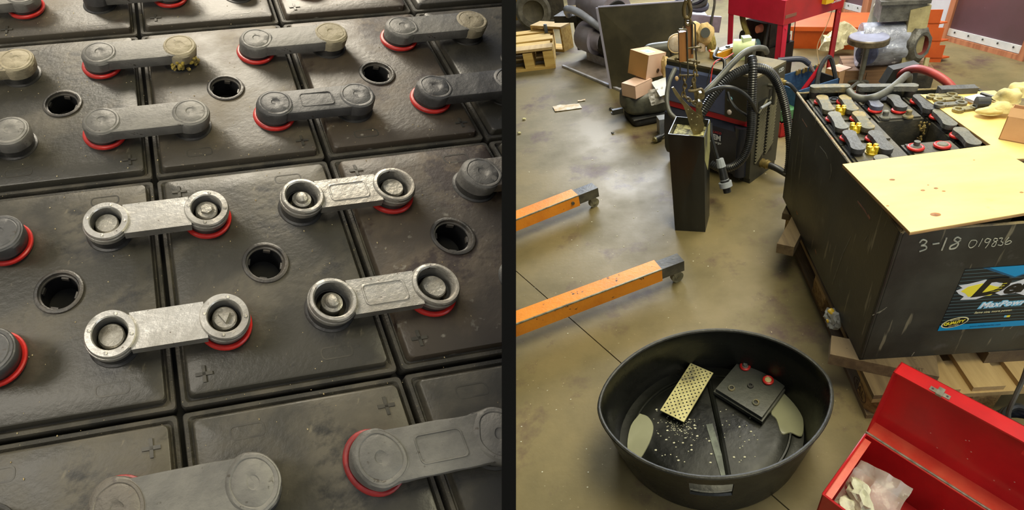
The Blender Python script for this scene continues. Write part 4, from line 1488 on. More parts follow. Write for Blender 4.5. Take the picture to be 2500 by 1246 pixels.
bc = TP(0.10, 0.16, 0.13)
bm = sheet_bm((0, 0, 0), tu * 0.15 + Vector((0, 0, 0.03)), tv * -0.20 + Vector((0, 0, 0.07)), 14, 16, 0.020, 4.0, 2.0)
obj('plastic_bag', bm, m_bag, None, label='clear plastic bag standing open in the toolbox', cat='bag', loc=bc)
gc = TP(0.085, 0.205, 0.115)
bm = bm_new()
blob(bm, (0, 0, 0), (0.055, 0.050, 0.040), 4, 0.55, 2.2, 4)
blob(bm, (0.02, 0.035, 0.035), (0.028, 0.045, 0.040), 3, 0.5, 2.4, 6)
obj('white_plastic_wad', bm, m_cloth, None, label='crumpled white plastic inside the bag in the toolbox', cat='glove', loc=gc)  # wad of crumpled white plastic, built as two lumpy blobs
m_sock = M('cream_metal_tube', (196, 190, 150), (160, 156, 120), scale=20, rough=0.25, metal=0.5)
for k, (a, b) in enumerate(((0.205, 0.165), (0.212, 0.215), (0.34, 0.17))):
    bm = bm_new()
    d = tu * 0.045
    cyl(bm, -d, d, 0.021, seg=20); bevel(bm, 0.003, 1)
    obj('metal_tube', bm, m_sock, None, label=('short pale metal tube near the clear bag in the toolbox', 'short pale metal tube at the front wall of the toolbox', 'short pale metal tube beyond the divider in the toolbox')[k], cat='tube', loc=TP(a, b, 0.026 if k < 2 else 0.026), group='metal tubes in the toolbox')
    if k < 2:
        bm = bm_new(); cyl(bm, -d, d, 0.021, seg=20); bevel(bm, 0.003, 1)
        obj('metal_tube', bm, m_sock, None, label=('pale metal tube lying on top of the pile near the bag', 'pale metal tube lying on top of the pile near the front wall')[k], cat='tube', loc=TP(a, b, 0.069), group='metal tubes in the toolbox')

# ------------------------------------------------------------------ engine hoist legs
m_or = M('chipped_orange_paint', (222, 138, 34), (204, 118, 26), scale=5, lo=0.4, hi=0.7, c3=(70, 54, 36), scale3=24, t3=0.66, w3=0.04, rough=0.45, bump=0.15, bscale=50)
m_bk = M('worn_black_tube', (52, 50, 44), (84, 80, 66), scale=10, rough=0.45, bump=0.2, bscale=50)
m_wear = M('bare_edge_steel', (150, 146, 116), (110, 104, 82), scale=30, rough=0.4, metal=0.4)
m_wheel = M('grimy_caster', (140, 134, 104), (96, 92, 70), scale=20, rough=0.6, bump=0.3, bscale=60)
h0 = G(1660, 708)
hoist = thing('engine_hoist', 'two orange engine hoist legs on casters reaching in past the partition', 'engine hoist', (h0.x, h0.y, 0))


def hleg(top_f0, top_f1, top_b1, end_f, zt, hh, cw):
    """front top edge from f0 to f1, back top corner b1, end of the black extension"""
    a, b = G(*top_f0, zt), G(*top_f1, zt)
    d = (b - a).normalized()
    n = Vector((-d.y, d.x, 0))
    w = (G(*top_b1, zt) - b).dot(n)
    a2 = a - d * 0.25
    e = b + d * ((G(*end_f, zt) - b).dot(d))

    def P(p, off, z): return p + n * off + Vector((0, 0, z - zt)) - h0

    def solid(name, p, q, o0, o1, z0, z1, mat, bv=0.006):
        bm = bm_new()
        hexa(bm, [P(p, o0, z0), P(q, o0, z0), P(q, o1, z0), P(p, o1, z0)], [P(p, o0, z1), P(q, o0, z1), P(q, o1, z1), P(p, o1, z1)])
        bevel(bm, bv, 2)
        for v in bm.verts: v.co += h0
        clip_right(bm)
        for v in bm.verts: v.co -= h0
        return obj(name, bm, mat, hoist)
    leg = solid('leg', a2, b, 0, w, zt - hh, zt, m_or)
    solid('worn_edge', a2, b, -0.0008, 0.006, zt - 0.006, zt + 0.0008, m_wear, 0.002).parent = leg
    ext = solid('leg_extension', b - d * 0.02, e, 0.006, w - 0.006, zt - hh + 0.006, zt - 0.006, m_bk)
    # caster
    c = e - d * 0.035 + n * w * 0.5
    wheel = Vector((c.x, c.y, 0.032)) + d * 0.01
    for s in (-1, 1):
        bm = bm_new()
        o = n * (0.014 * s)
        tp = [c + d * -0.02, c + d * 0.025]
        A = [Vector((p.x, p.y, zt - hh + 0.004)) + o - h0 for p in tp] + [wheel + d * 0.012 + Vector((0, 0, -0.006)) + o - h0, wheel - d * 0.012 + Vector((0, 0, -0.006)) + o - h0]
        hexa(bm, A, [q + n * 0.003 * s for q in A])
        obj('caster_fork', bm, m_wheel, hoist)
    bm = bm_new(); cyl(bm, wheel - n * 0.012 - h0, wheel + n * 0.012 - h0, 0.032, seg=28); bevel(bm, 0.004, 2); wh = obj('caster_wheel', bm, m_wheel, hoist)
    bm = bm_new(); cyl(bm, wheel - n * 0.020 - h0, wheel + n * 0.020 - h0, 0.006, seg=10); obj('axle', bm, m_wear, wh)
    bm = bm_new(); cyl(bm, Vector((c.x, c.y, zt - hh)) - h0 - Vector((0, 0, 0.002)), Vector((c.x, c.y, zt - hh + 0.007)) - h0, 0.03, seg=16); obj('swivel_plate', bm, m_wheel, hoist)
    return b, d, n, w


hleg((1260, 792), (1616, 658), (1594, 636), (1671, 636), 0.150, 0.073, 0.02)
b, d, n, w = hleg((1260, 537), (1412, 477), (1395, 462), (1461, 458), 0.150, 0.073, 0.02)
bm = bm_new()
pb = b - d * 0.045 + Vector((0, 0, -0.036)) - h0
cyl(bm, pb, pb - n * 0.008, 0.011, seg=6)
obj('leg_bolt', bm, m_bk, hoist)

# ------------------------------------------------------------------ cell standing on the floor
m_jar = M('wet_black_jar', (26, 26, 24), (40, 40, 35), scale=6, stretch=(1, 1, 0.2), rough=0.3, rough2=0.45, c3=(84, 84, 66), scale3=40, t3=0.72, stretch3=(1, 1, 0.1), bump=0.05)
m_jar_in = M('acid_stained_inside', (150, 146, 92), (60, 58, 40), scale=14, stretch=(1, 1, 0.3), lo=0.42, hi=0.58, rough=0.8)
m_sep = M('cell_plate_tops', (190, 184, 130), (70, 66, 46), scale=30, lo=0.4, hi=0.6, rough=0.85, bump=0.6, bscale=60)
zc = 0.575
ct = [G(1631, 327, zc), G(1719, 335, zc), G(1733, 292, zc), G(1651, 284, zc)]
cb = [G(1648, 563), G(1722, 567), None, None]
cb[2] = cb[1] + (ct[2] - ct[1]) * 0.82 - Vector((0, 0, (ct[2] - ct[1]).z))
cb[3] = cb[0] + (ct[3] - ct[0]) * 0.82 - Vector((0, 0, (ct[3] - ct[0]).z))
for k in (2, 3): cb[k].z = 0
ccn = sum(cb, Vector()) / 4
jar = thing('battery_cell', 'tall black cell jar standing alone on the floor, held by a lifting clamp', 'battery cell', ccn)
cbl = [p - ccn for p in cb]
ctl = [p - ccn for p in ct]


def inset(q, k):
    c = sum(q, Vector()) / 4
    return [p + (c - p).normalized() * k for p in q]


bm = bm_new()
bo_, to_ = [bm.verts.new(p) for p in cbl], [bm.verts.new(p) for p in ctl]
ti_ = [bm.verts.new(p) for p in inset(ctl, 0.006)]
li_ = [p.lerp(q, 0.10) for p, q in zip(inset(ctl, 0.006), inset(cbl, 0.006))]
li = [bm.verts.new(p) for p in li_]
bm.faces.new(bo_[::-1])
for A, B in ((bo_, to_), (to_, ti_), (ti_, li)):
    for i in range(4):
        j = (i + 1) % 4
        bm.faces.new((A[i], A[j], B[j], B[i]))
bm.faces.new(li)
obj('jar', bm, m_jar, jar, 0)
bm = bm_new()
hexa(bm, [p + Vector((0, 0, 0.0005)) for p in inset(li_, 0.002)], [p + Vector((0, 0, 0.02)) for p in inset(li_, 0.003)])
obj('plate_pack', bm, m_sep, jar, 0)
bm = bm_new()
a, b2 = ctl[1], ctl[2]
off = Vector((0.0008, -0.0004, 0))
qd = [a.lerp(cbl[1], 0.01) + off, b2.lerp(cbl[2], 0.01) + off, b2.lerp(cbl[2], 0.30) + off, a.lerp(b2, 0.55).lerp(cbl[1].lerp(cbl[2], 0.55), 0.42) + off, a.lerp(cbl[1], 0.22) + off]
hexa(bm, qd, [p + off for p in qd])
obj('acid_stain', bm, m_jar_in, jar, 0)
# ------------------------------------------------------------------ battery charger with its hoses
m_chg = M('dark_charger_paint', (52, 52, 46), (64, 62, 52), scale=4, rough=0.42, bump=0.05, c3=(110, 104, 80), scale3=70, t3=0.74)
m_chb = M('blue_lit_charger_front', (84, 94, 128), (94, 102, 134), scale=3, rough=0.38, bump=0.03)  # cool daylight falling on the front is put into this blue-grey
m_chd = M('charger_lower_front', (40, 43, 56), (48, 50, 62), scale=3, rough=0.30)
m_dusty = M('dusty_top', (116, 104, 72), (96, 88, 64), scale=9, rough=0.8, bump=0.2, bscale=60)
m_stripe = M('red_stripe', (206, 28, 50), rough=0.4)
m_hose = M('black_conduit', (30, 31, 32), (44, 44, 42), scale=20, rough=0.32)
m_cab = M('black_cable', (34, 35, 36), (48, 48, 46), scale=20, rough=0.38)
m_cabg = M('grey_cable', (92, 92, 84), (74, 74, 68), scale=20, rough=0.5)
m_brass = M('dull_brass', (176, 156, 96), (140, 122, 76), scale=30, rough=0.4, metal=0.6)
m_grey = M('grey_plastic', (170, 176, 182), (150, 154, 160), scale=12, rough=0.45)
m_lamp1 = M('blue_lens', (150, 210, 230), rough=0.2)
m_lamp2 = M('white_lens', (220, 206, 196), rough=0.2)
CH = G(1828, 450)
cdir = Vector((0.735, 0.678, 0)).normalized()
chg = thing('battery_charger', 'dark battery charger cabinet with louvred side and red stripe, behind the standing cell', 'battery charger', (CH.x, CH.y, 0), math.atan2(cdir.y, cdir.x))
CW, CD, CHh = 0.66, 0.315, 0.685          # along the front (local y), depth (local x), height
CMAT = Matrix.Translation((CH.x, CH.y, 0)) @ Matrix.Rotation(math.atan2(cdir.y, cdir.x), 4, 'Z')
CINV = CMAT.inverted()


def ch(name, bm, mat, smooth=35, parent=None):
    return obj(name, bm, mat, parent or chg, smooth)


bm = bm_new(); box(bm, 0.0, CD, 0.0, CW, 0.035, CHh - 0.012); bevel(bm, 0.008, 2); ch('cabinet', bm, m_chg)
bm = bm_new(); box(bm, 0.002, CD, 0.0, CW, CHh - 0.012, CHh); bevel(bm, 0.004, 1); ch('cabinet_top', bm, m_dusty)
for y in (0.0, CW - 0.06):
    bm = bm_new(); box(bm, 0.01, CD - 0.01, y, y + 0.05, 0.0, 0.036); ch('foot_rail', bm, m_chg)
# upper front: sloped hood, panel and recessed door
bm = bm_new()
prof = [(-0.002, 0.415), (-0.012, 0.425), (-0.012, 0.635), (0.03, 0.683), (0.04, 0.415)]
hexa(bm, [Vector((x, 0.19, z)) for x, z in prof], [Vector((x, CW + 0.002, z)) for x, z in prof])
ch('front_hood', bm, m_chb, 20)
bm = bm_new(); box(bm, -0.0135, -0.011, 0.26, 0.42, 0.46, 0.57); bevel(bm, 0.001, 1); ch('hatch', bm, m_chb)
bm = bm_new(); box(bm, -0.0142, -0.0130, 0.398, 0.404, 0.48, 0.555); ch('hatch_slot', bm, m_hole)
bm = bm_new(); box(bm, -0.004, 0.01, 0.012, CW, 0.382, 0.416); ch('front_stripe', bm, m_stripe, 0)
# lower front: bulging panel with shoulder
bm = bm_new()
prof = [(0.005, 0.382), (-0.040, 0.350), (-0.052, 0.25), (-0.052, 0.10), (-0.035, 0.055), (0.005, 0.04)]
hexa(bm, [Vector((x, 0.075, z)) for x, z in prof], [Vector((x, CW, z)) for x, z in prof])
ch('lower_panel', bm, m_chd, 30)
bm = bm_new(); cyl(bm, (-0.0, 0.075, 0.045), (-0.0, 0.075, 0.376), 0.045, seg=20); ch('panel_post', bm, m_chd)
bm = bm_new(); box(bm, -0.02, 0.0, 0.04, 0.19, 0.42, 0.60); bevel(bm, 0.004, 1); ch('switch_panel', bm, m_chg)
for z, mat in ((0.535, m_lamp1), (0.455, m_lamp2)):
    bm = bm_new(); blob(bm, (-0.024, 0.155, z), (0.010, 0.017, 0.017), 2, 0.0); ch('lamp_lens', bm, mat)
# lettering on the lower panel
def lm(px, py):
    q = CINV @ onplane(px, py, CMAT @ Vector((-0.0535, 0, 0)), (CMAT.to_3x3() @ Vector((1, 0, 0))))
    return axes((-0.0535, q.y, q.z), Vector((0, -1, 0)), Vector((0, 0, 1)), Vector((-1, 0, 0)))


text_mesh('lettering', 'ELLACO', 0.022, m_stripe, chg, lm(1735, 322), 0.0005)
text_mesh('lettering', 'LIEM', 0.046, m_white, chg, lm(1728, 335), 0.0005, 0, 1.1, 0.002)
text_mesh('lettering', 'Battery Charger', 0.022, m_white, chg, lm(1716, 340), 0.0005)
sm = lambda x, z: axes((x, -0.0012, z), Vector((1, 0, 0)), Vector((0, 0, 1)), Vector((0, -1, 0)))
text_mesh('lettering', 'CED', 0.030, m_white, chg, sm(0.235, 0.638), 0.0004)
text_mesh('lettering', '= /', 0.035, m_white, chg, sm(0.26, 0.49), 0.0004)
# louvres
bm0 = bm_new()
box(bm0, 0.0, 0.098, -0.012, 0.002, -0.0035, 0.0035, Matrix.Rotation(-0.62, 4, 'Y'))
bevel(bm0, 0.0015, 1)
louv = finish(bm0, 'louver', M('louver_edge', (126, 122, 100), (108, 104, 84), scale=10, rough=0.45))
for cx, z0, n in ((0.045, 0.13, 17), (0.155, 0.15, 18)):
    for k in range(n):
        h = bpy.data.objects.new('louver', louv)
        C.objects.link(h); h.parent = chg
        h.location = (cx, 0.0, z0 + k * 0.0205)
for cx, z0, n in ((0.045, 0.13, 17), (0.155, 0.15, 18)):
    bm = bm_new(); box(bm, cx - 0.004, cx + 0.086, -0.002, 0.004, z0 - 0.008, z0 + n * 0.0205 + 0.05); ch('louver_gap_shade', bm, m_hole, 0)  # black sheet stands in for the shade between the slats
# U handle and gland
bm = bm_new()
for a, b in (((0.13, -0.001, 0.60), (0.13, -0.045, 0.60)), ((0.13, -0.001, 0.51), (0.13, -0.045, 0.51))):
    cyl(bm, a, b, 0.009, seg=10)
cyl(bm, (0.13, -0.043, 0.495), (0.13, -0.043, 0.612), 0.011, seg=10)
ch('handle', bm, m_chg)
bm = bm_new(); cyl(bm, (0.02, -0.03, 0.505), (0.13, -0.03, 0.505), 0.008, seg=10); ch('handle_rest', bm, m_grey)
gl_ = CINV @ G(1868, 385, 0.10)
bm = bm_new()
for r, y0, y1 in ((0.030, 0.001, -0.012), (0.025, -0.012, -0.03), (0.030, -0.03, -0.046), (0.024, -0.046, -0.06)):
    cyl(bm, (0.135, y0, 0.095), (0.135, y1, 0.095), r, seg=12)
ch('cable_gland', bm, m_brass)
bm = bm_new()
for r, y0, y1 in ((0.018, 0.001, -0.01), (0.022, -0.01, -0.03), (0.015, -0.03, -0.05)): cyl(bm, (0.245, y0, 0.585), (0.245, y1, 0.585), r, seg=12)
ch('cable_gland', bm, m_brass)


def hose(pxs, r, mat, name, corr=None, seg=12, parent=chg, inv=CINV):
    P = spline([AY(*p) for p in pxs], 8)
    P = [inv @ p for p in P]
    for p in P: p.z = max(p.z, r + 0.002)
    bm = bm_new()
    if corr: corrugated(bm, P, r, corr, seg)
    else: tube(bm, P, r, seg)
    return obj(name, bm, mat, parent)


hose([(1698, 300, 2.46), (1716, 272, 2.47), (1745, 228, 2.50), (1775, 195, 2.53), (1808, 174, 2.56), (1840, 166, 2.58), (1872, 172, 2.60), (1894, 196, 2.61), (1910, 236, 2.60), (1922, 290, 2.56), (1929, 350, 2.52), (1927, 400, 2.48), (1921, 428, 2.45)], 0.026, m_hose, 'corrugated_hose', 0.011)
hose([(1834, 140, 2.60), (1838, 165, 2.56), (1837, 210, 2.53), (1835, 260, 2.52), (1834, 310, 2.52), (1828, 352, 2.52), (1812, 388, 2.53), (1786, 408, 2.55), (1757, 410, 2.58), (1735, 400, 2.62)], 0.026, m_hose, 'corrugated_hose', 0.011)
hose([(1872, 128, 2.80), (1866, 119, 2.76), (1845, 118, 2.70), (1818, 128, 2.64), (1788, 155, 2.59), (1758, 188, 2.55), (1732, 215, 2.50), (1708, 240, 2.48), (1693, 258, 2.47)], 0.0155, m_cabg, 'output_cable')
hose([(1703, 262, 2.47), (1722, 232, 2.47), (1752, 216, 2.46), (1785, 214, 2.45), (1815, 228, 2.46), (1835, 250, 2.47), (1846, 275, 2.52)], 0.0105, m_cab, 'control_cable')
hose([(1776, 226, 2.60), (1784, 248, 2.56), (1800, 268, 2.54), (1822, 282, 2.56)], 0.0095, m_cab, 'control_cable')
hose([(1735, 300, 2.50), (1737, 330, 2.47), (1744, 358, 2.45), (1752, 385, 2.43), (1756, 396, 2.42)], 0.0095, m_cab, 'control_cable')
P = spline([Vector((0.135, -0.05, 0.095)), Vector((0.14, -0.11, 0.085)), Vector((0.16, -0.18, 0.055)), Vector((0.19, -0.26, 0.032)), Vector((0.22, -0.30, 0.030))], 8)
bm = bm_new(); tube(bm, P, 0.021, 12); ch('mains_cable', bm, m_cab)
P = spline([Vector((0.245, -0.04, 0.585)), Vector((0.26, -0.075, 0.57)), Vector((0.29, -0.13, 0.50)), Vector((0.33, -0.17, 0.42))], 8)
bm = bm_new(); tube(bm, P, 0.011, 10); ch('control_cable', bm, m_cab)
hose([(1648, 168, 2.98), (1634, 200, 2.92), (1628, 240, 2.86), (1634, 272, 2.80), (1650, 290, 2.76), (1664, 298, 2.72)], 0.014, m_cabg, 'output_cable')
hose([(1752, 118, 2.94), (1744, 140, 2.86), (1768, 150, 2.80), (1765, 190, 2.74)], 0.010, m_cab, 'control_cable')
# grey bracket standing on the top
bm = bm_new()
pb_ = CINV @ G(1826, 165, CHh)
prism(bm, [(0, 0), (0.075, 0.0), (0.065, 0.035), (0.0, 0.05)], 0, 0.006, Matrix.Translation((pb_.x + 0.05, pb_.y + 0.02, CHh)) @ Matrix.Rotation(1.35, 4, 'X'))
box(bm, pb_.x + 0.04, pb_.x + 0.07, pb_.y + 0.0, pb_.y + 0.05, CHh, CHh + 0.09)
bevel(bm, 0.003, 1)
ch('cable_hook', bm, m_chg)

# hanging connector plug
p0, p1 = AY(1757, 388, 2.42), AY(1776, 470, 2.36)
p1.z = max(p1.z, 0.012)
d = (p1 - p0)
plug = thing('inline_plug', 'black and grey round connector plug hanging beside the standing cell', 'plug', (p1.x, p1.y, p1.z - 0.01))
q0 = p0 - Vector((p1.x, p1.y, p1.z - 0.01))
ln = lambda t: q0 + d * t
for nm, a, b, r0, r1, mat, sg in (('nut', 0.0, 0.24, 0.021, 0.025, m_grey, 10), ('body', 0.22, 0.62, 0.022, 0.025, m_cab, 20), ('band', 0.60, 0.63, 0.0256, 0.0256, m_grey, 20), ('shell', 0.62, 0.72, 0.026, 0.027, m_cab, 20), ('locking_ring', 0.68, 0.83, 0.037, 0.037, m_grey, 24), ('nose', 0.80, 1.0, 0.024, 0.022, m_cab, 20)):
    bm = bm_new(); cyl(bm, ln(a), ln(b), r0, r1, sg); bevel(bm, 0.003, 1); obj(nm, bm, mat, plug)

# grey junction box and mains plug at the left of the charger
gp = G(1625, 330)
bm = bm_new(); box(bm, -0.045, 0.05, 0.0, 0.09, 0.0, 0.13); bevel(bm, 0.010, 2)
gb = obj('junction_box', bm, m_grey, None, label='small pale grey box with rounded edges on the floor left of the charger', cat='box', loc=(gp.x, gp.y, 0), rot=(0, 0, 0.15))
pp0, pp1 = G(1600, 341, 0.024), G(1622, 330, 0.026)
plug2 = thing('mains_plug', 'black mains plug with pale face and brass prongs on the floor', 'plug', (pp0.x, pp0.y, 0))
o_ = Vector((pp0.x, pp0.y, 0)); dn = (pp1 - pp0).normalized()
bm = bm_new(); cyl(bm, pp0 - o_, pp0 - o_ + dn * 0.05, 0.026, 0.026, 18); bevel(bm, 0.005, 2); obj('body', bm, m_cab, plug2)
bm = bm_new(); cyl(bm, pp0 - o_ - dn * 0.012, pp0 - o_, 0.021, 0.025, 18); obj('face', bm, m_sock, plug2)
side = Vector((-dn.y, dn.x, 0))
for s in (-1, 1):
    bm = bm_new(); c_ = pp0 - o_ + side * 0.009 * s; cyl(bm, c_ - dn * 0.012, c_ - dn * 0.026, 0.0035, seg=6); obj('prong', bm, m_brass, plug2)
bm = bm_new(); tube(bm, spline([pp0 - o_ + dn * 0.045, pp0 - o_ + dn * 0.10 + Vector((0, 0, 0.004)), G(1645, 318, 0.03) - o_, G(1665, 300, 0.03) - o_], 6), 0.011, 8); obj('cord', bm, m_cab, plug2)

# ------------------------------------------------------------------ lifting clamp on its chain
m_chain = M('oily_steel', (116, 100, 62), (84, 72, 46), scale=24, rough=0.38, metal=0.45, bump=0.2, bscale=60)
m_blk = M('varnished_wood_block', (164, 108, 44), (138, 88, 34), scale=5, stretch=(6, 6, 0.8), rough=0.5)
m_bar = M('dark_flat_bar', (66, 64, 56), (88, 84, 66), scale=16, rough=0.42, metal=0.4)
yC = 2.37
cl0 = AY(1690, 318, yC)
clamp = thing('lifting_clamp', 'steel tongs with chains and a wooden handle block, gripping the standing cell', 'lifting clamp', cl0)
lc = lambda px, py, y=yC: AY(px, py, y) - cl0


def bar3(name, a, b, w, th, mat, parent=clamp):
    """flat bar between two points seen face on"""
    bm = bm_new()
    dd = (b - a).normalized()
    s = dd.cross(Vector((0, 1, 0))).normalized() * w / 2
    t_ = Vector((0, th / 2, 0))
    hexa(bm, [a - s - t_, b - s - t_, b + s - t_, a + s - t_], [a - s + t_, b - s + t_, b + s + t_, a + s + t_])
    bevel(bm, min(w, th) * 0.2, 1)
    return obj(name, bm, mat, parent)


def bent(name, pts, w, th, mat):
    bm = bm_new()
    tube(bm, pts, w, 4)
    return obj(name, bm, mat, clamp)


# wooden blocks in flat iron straps
for (xa, ya, xb, yb, y, w) in ((1666, 76, 1667, 148, yC, 0.028), (1681, 56, 1684, 140, yC + 0.05, 0.022)):
    a, b = lc(xa, ya, y), lc(xb, yb, y)
    bm = bm_new(); box(bm, -w / 2 - 0.004, w / 2 + 0.004, -0.02, 0.02, 0, (a - b).length, axes(b, Vector((1, 0, 0)), Vector((0, 1, 0)), (a - b).normalized())); bevel(bm, 0.003, 1); obj('handle_block', bm, m_blk, clamp)
for pts, y in (([(1658, 76), (1658, 72), (1676, 72), (1677, 78), (1680, 190)], yC - 0.024), ([(1676, 52), (1688, 52), (1697, 60), (1699, 130), (1701, 160)], yC + 0.025), ([(1668, 40), (1686, 44), (1690, 60), (1690, 132)], yC + 0.02), ([(1660, 150), (1661, 195)], yC), ([(1672, 45), (1670, 72)], yC)):
    bm = bm_new(); P = [lc(px, py, y) for px, py in pts]; tube(bm, P, 0.0042, 6); obj('iron_strap', bm, m_bar, clamp)
for xa, ya, xb, yb in ((1678, 118, 1710, 115), (1650, 144, 1660, 145), (1684, 148, 1706, 152), (1660, 184, 1702, 184)):
    bm = bm_new(); cyl(bm, lc(xa, ya, yC - 0.01), lc(xb, yb, yC + 0.02), 0.0045, seg=8); obj('through_bolt', bm, m_chain, clamp)
    for q in (lc(xa, ya, yC - 0.01), lc(xb, yb, yC + 0.02)):
        bm = bm_new(); blob(bm, q, (0.008, 0.008, 0.008), 1, 0); obj('nut', bm, m_chain, clamp)
# the chain: hook on top and loose links below
bm = bm_new(); tube(bm, spline([lc(1681, -30), lc(1682, 5), lc(1686, 25), lc(1682, 42), lc(1672, 40), lc(1670, 20), lc(1676, 0)], 6), 0.009, 8); obj('hook', bm, m_chain, clamp)
bm = bm_new(); tube(bm, spline([lc(1676, 42), lc(1673, 55), lc(1680, 62), lc(1686, 52), lc(1682, 42)], 6), 0.006, 8); obj('ring', bm, m_chain, clamp)


def chain(pts, size=0.026, r=0.0042):
    P = [Vector(p) for p in pts]
    tot = sum((b - a).length for a, b in zip(P, P[1:]))
    n = max(2, int(tot / (size * 0.72)))
    for k in range(n):
        t_ = tot * (k + 0.5) / n
        acc = 0
        for a, b in zip(P, P[1:]):
            L_ = (b - a).length
            if acc + L_ >= t_:
                c = a.lerp(b, (t_ - acc) / L_)
                dd = (b - a).normalized()
                break
            acc += L_
        x, y = frame_of(dd)
        s = x if k % 2 else y
        bm = bm_new()
        lp = [c + dd * (size * 0.5 * math.cos(a_)) + s * (size * 0.30 * math.sin(a_)) for a_ in (2 * PI * q / 14 for q in range(14))]
        tube(bm, lp + [lp[0]], r, 6, caps=False)
        obj('chain_link', bm, m_chain, clamp)


chain([lc(1698, 150, yC + 0.01), lc(1697, 180, yC), lc(1692, 205, yC - 0.01), lc(1688, 222, yC - 0.01)])
chain([lc(1671, 186, yC), lc(1672, 210, yC - 0.01), lc(1668, 232, yC - 0.02), lc(1685, 246, yC - 0.03), lc(1700, 252, yC - 0.02)])
# tongs: two riveted plates with rolled ends
m_tong = M('worn_tong_steel', (104, 92, 58), (136, 122, 80), scale=14, rough=0.36, metal=0.5, bump=0.2, bscale=50)
for y, pts in ((yC - 0.02, [(1640, 215), (1645, 213), (1668, 245), (1692, 270), (1712, 285), (1720, 305), (1716, 320), (1702, 333), (1693, 330), (1685, 310), (1678, 285), (1668, 258), (1648, 232)]),
               (yC + 0.02, [(1690, 195), (1697, 195), (1704, 235), (1712, 262), (1717, 290), (1714, 318), (1700, 322), (1698, 300), (1700, 270)])):
    bm = bm_new()
    P = [lc(px, py, y) for px, py in pts]
    hexa(bm, P, [p + Vector((0, 0.010, 0)) for p in P])
    bevel(bm, 0.002, 1)
    pl_ = obj('tong_plate', bm, m_tong, clamp)
    if y < yC:
        for px, py in ((1680, 268), (1690, 278), (1702, 286), (1688, 292), (1700, 305), (1698, 318)):
            bm = bm_new(); blob(bm, lc(px, py, y - 0.001), (0.004, 0.003, 0.004), 1, 0); obj('rivet', bm, m_sock, pl_)
for px, py in ((1711, 232), (1706, 254)):
    bm = bm_new(); c = lc(px, py, yC - 0.015); cyl(bm, c - Vector((0, 0.018, 0)), c + Vector((0, 0.022, 0)), 0.017, seg=20); bevel(bm, 0.003, 1); obj('cam_roller', bm, m_tong, clamp)
    bm = bm_new(); cyl(bm, c - Vector((0, 0.021, 0)), c - Vector((0, 0.016, 0)), 0.006, seg=10); obj('roller_pin', bm, m_chain, clamp)
bm = bm_new(); tube(bm, spline([lc(1680, 222, yC - 0.03), lc(1695, 222, yC - 0.035), lc(1712, 218, yC - 0.03), lc(1718, 228, yC - 0.03)], 6), 0.007, 8); obj('cam_lever', bm, m_chain, clamp)
bm = bm_new(); blob(bm, lc(1652, 192, yC - 0.01), (0.010, 0.010, 0.012), 2, 0.2); obj('knob', bm, M('peach_knob', (196, 160, 110), rough=0.6), clamp)
# ------------------------------------------------------------------ things lying on the charger
m_leather = M('tan_leather', (206, 178, 122), (180, 148, 92), scale=14, rough=0.75, bump=0.4, bscale=60)
m_leatherw = M('white_worn_leather', (208, 196, 178), (176, 150, 120), scale=10, rough=0.75, bump=0.3, bscale=60)
m_suede = M('olive_suede', (150, 134, 70), (120, 106, 54), scale=14, rough=0.9, bump=0.5, bscale=60)
m_patch = M('dark_patch', (70, 72, 66), rough=0.7)
m_mint = M('pale_green_enamel', (206, 218, 168), (186, 200, 150), scale=12, rough=0.4, bump=0.1)
m_amber = M('amber_rubber', (222, 160, 40), (206, 138, 30), scale=10, rough=0.45, bump=0.1)
m_dgrey = M('dark_grey_plastic', (74, 76, 70), (88, 90, 82), scale=10, rough=0.45)
m_redwire = M('red_wire', (196, 52, 44), rough=0.45)
TOPZ = CHh


def gl(px, py, z):
    return G(px, py, z)


# leather work glove: cuff pad at left and hand at right
p = G(1668, 130, TOPZ)
t = thing('leather_glove', 'tan and white leather work glove with a round dark patch, on the charger', 'glove', (p.x, p.y, TOPZ))
lg = lambda px, py, y: AY(px, py, y) - Vector((p.x, p.y, TOPZ))
yg = p.y + 0.02
bm = bm_new(); blob(bm, lg(1652, 107, yg), (0.062, 0.035, 0.062), 3, 0.12, 2.0, 2); obj('cuff', bm, m_leatherw, t)
bm = bm_new(); tube(bm, [lg(1652, 107, yg - 0.035) + Vector((0.056 * math.cos(a), 0, 0.056 * math.sin(a))) for a in (2 * PI * k / 24 for k in range(25))], 0.003, 6, caps=False); obj('stitched_edge', bm, m_leather, t)
bm = bm_new(); blob(bm, lg(1690, 85, yg + 0.05), (0.075, 0.05, 0.075), 3, 0.2, 2.2, 5); obj('palm', bm, m_leather, t)
bm = bm_new(); blob(bm, lg(1722, 84, yg), (0.055, 0.035, 0.070), 3, 0.2, 2.4, 8); hand = obj('back_of_hand', bm, m_leather, t)
bm = bm_new(); cyl(bm, lg(1722, 80, yg - 0.034), lg(1722, 80, yg - 0.044), 0.030, seg=20); obj('round_patch', bm, m_patch, t)
bm = bm_new(); blob(bm, lg(1736, 108, yg), (0.030, 0.03, 0.062), 3, 0.25, 2.6, 9); obj('thumb', bm, m_suede, t)
bm = bm_new(); blob(bm, lg(1712, 122, yg), (0.028, 0.03, 0.060), 3, 0.25, 2.6, 11); obj('finger', bm, m_leatherw, t)
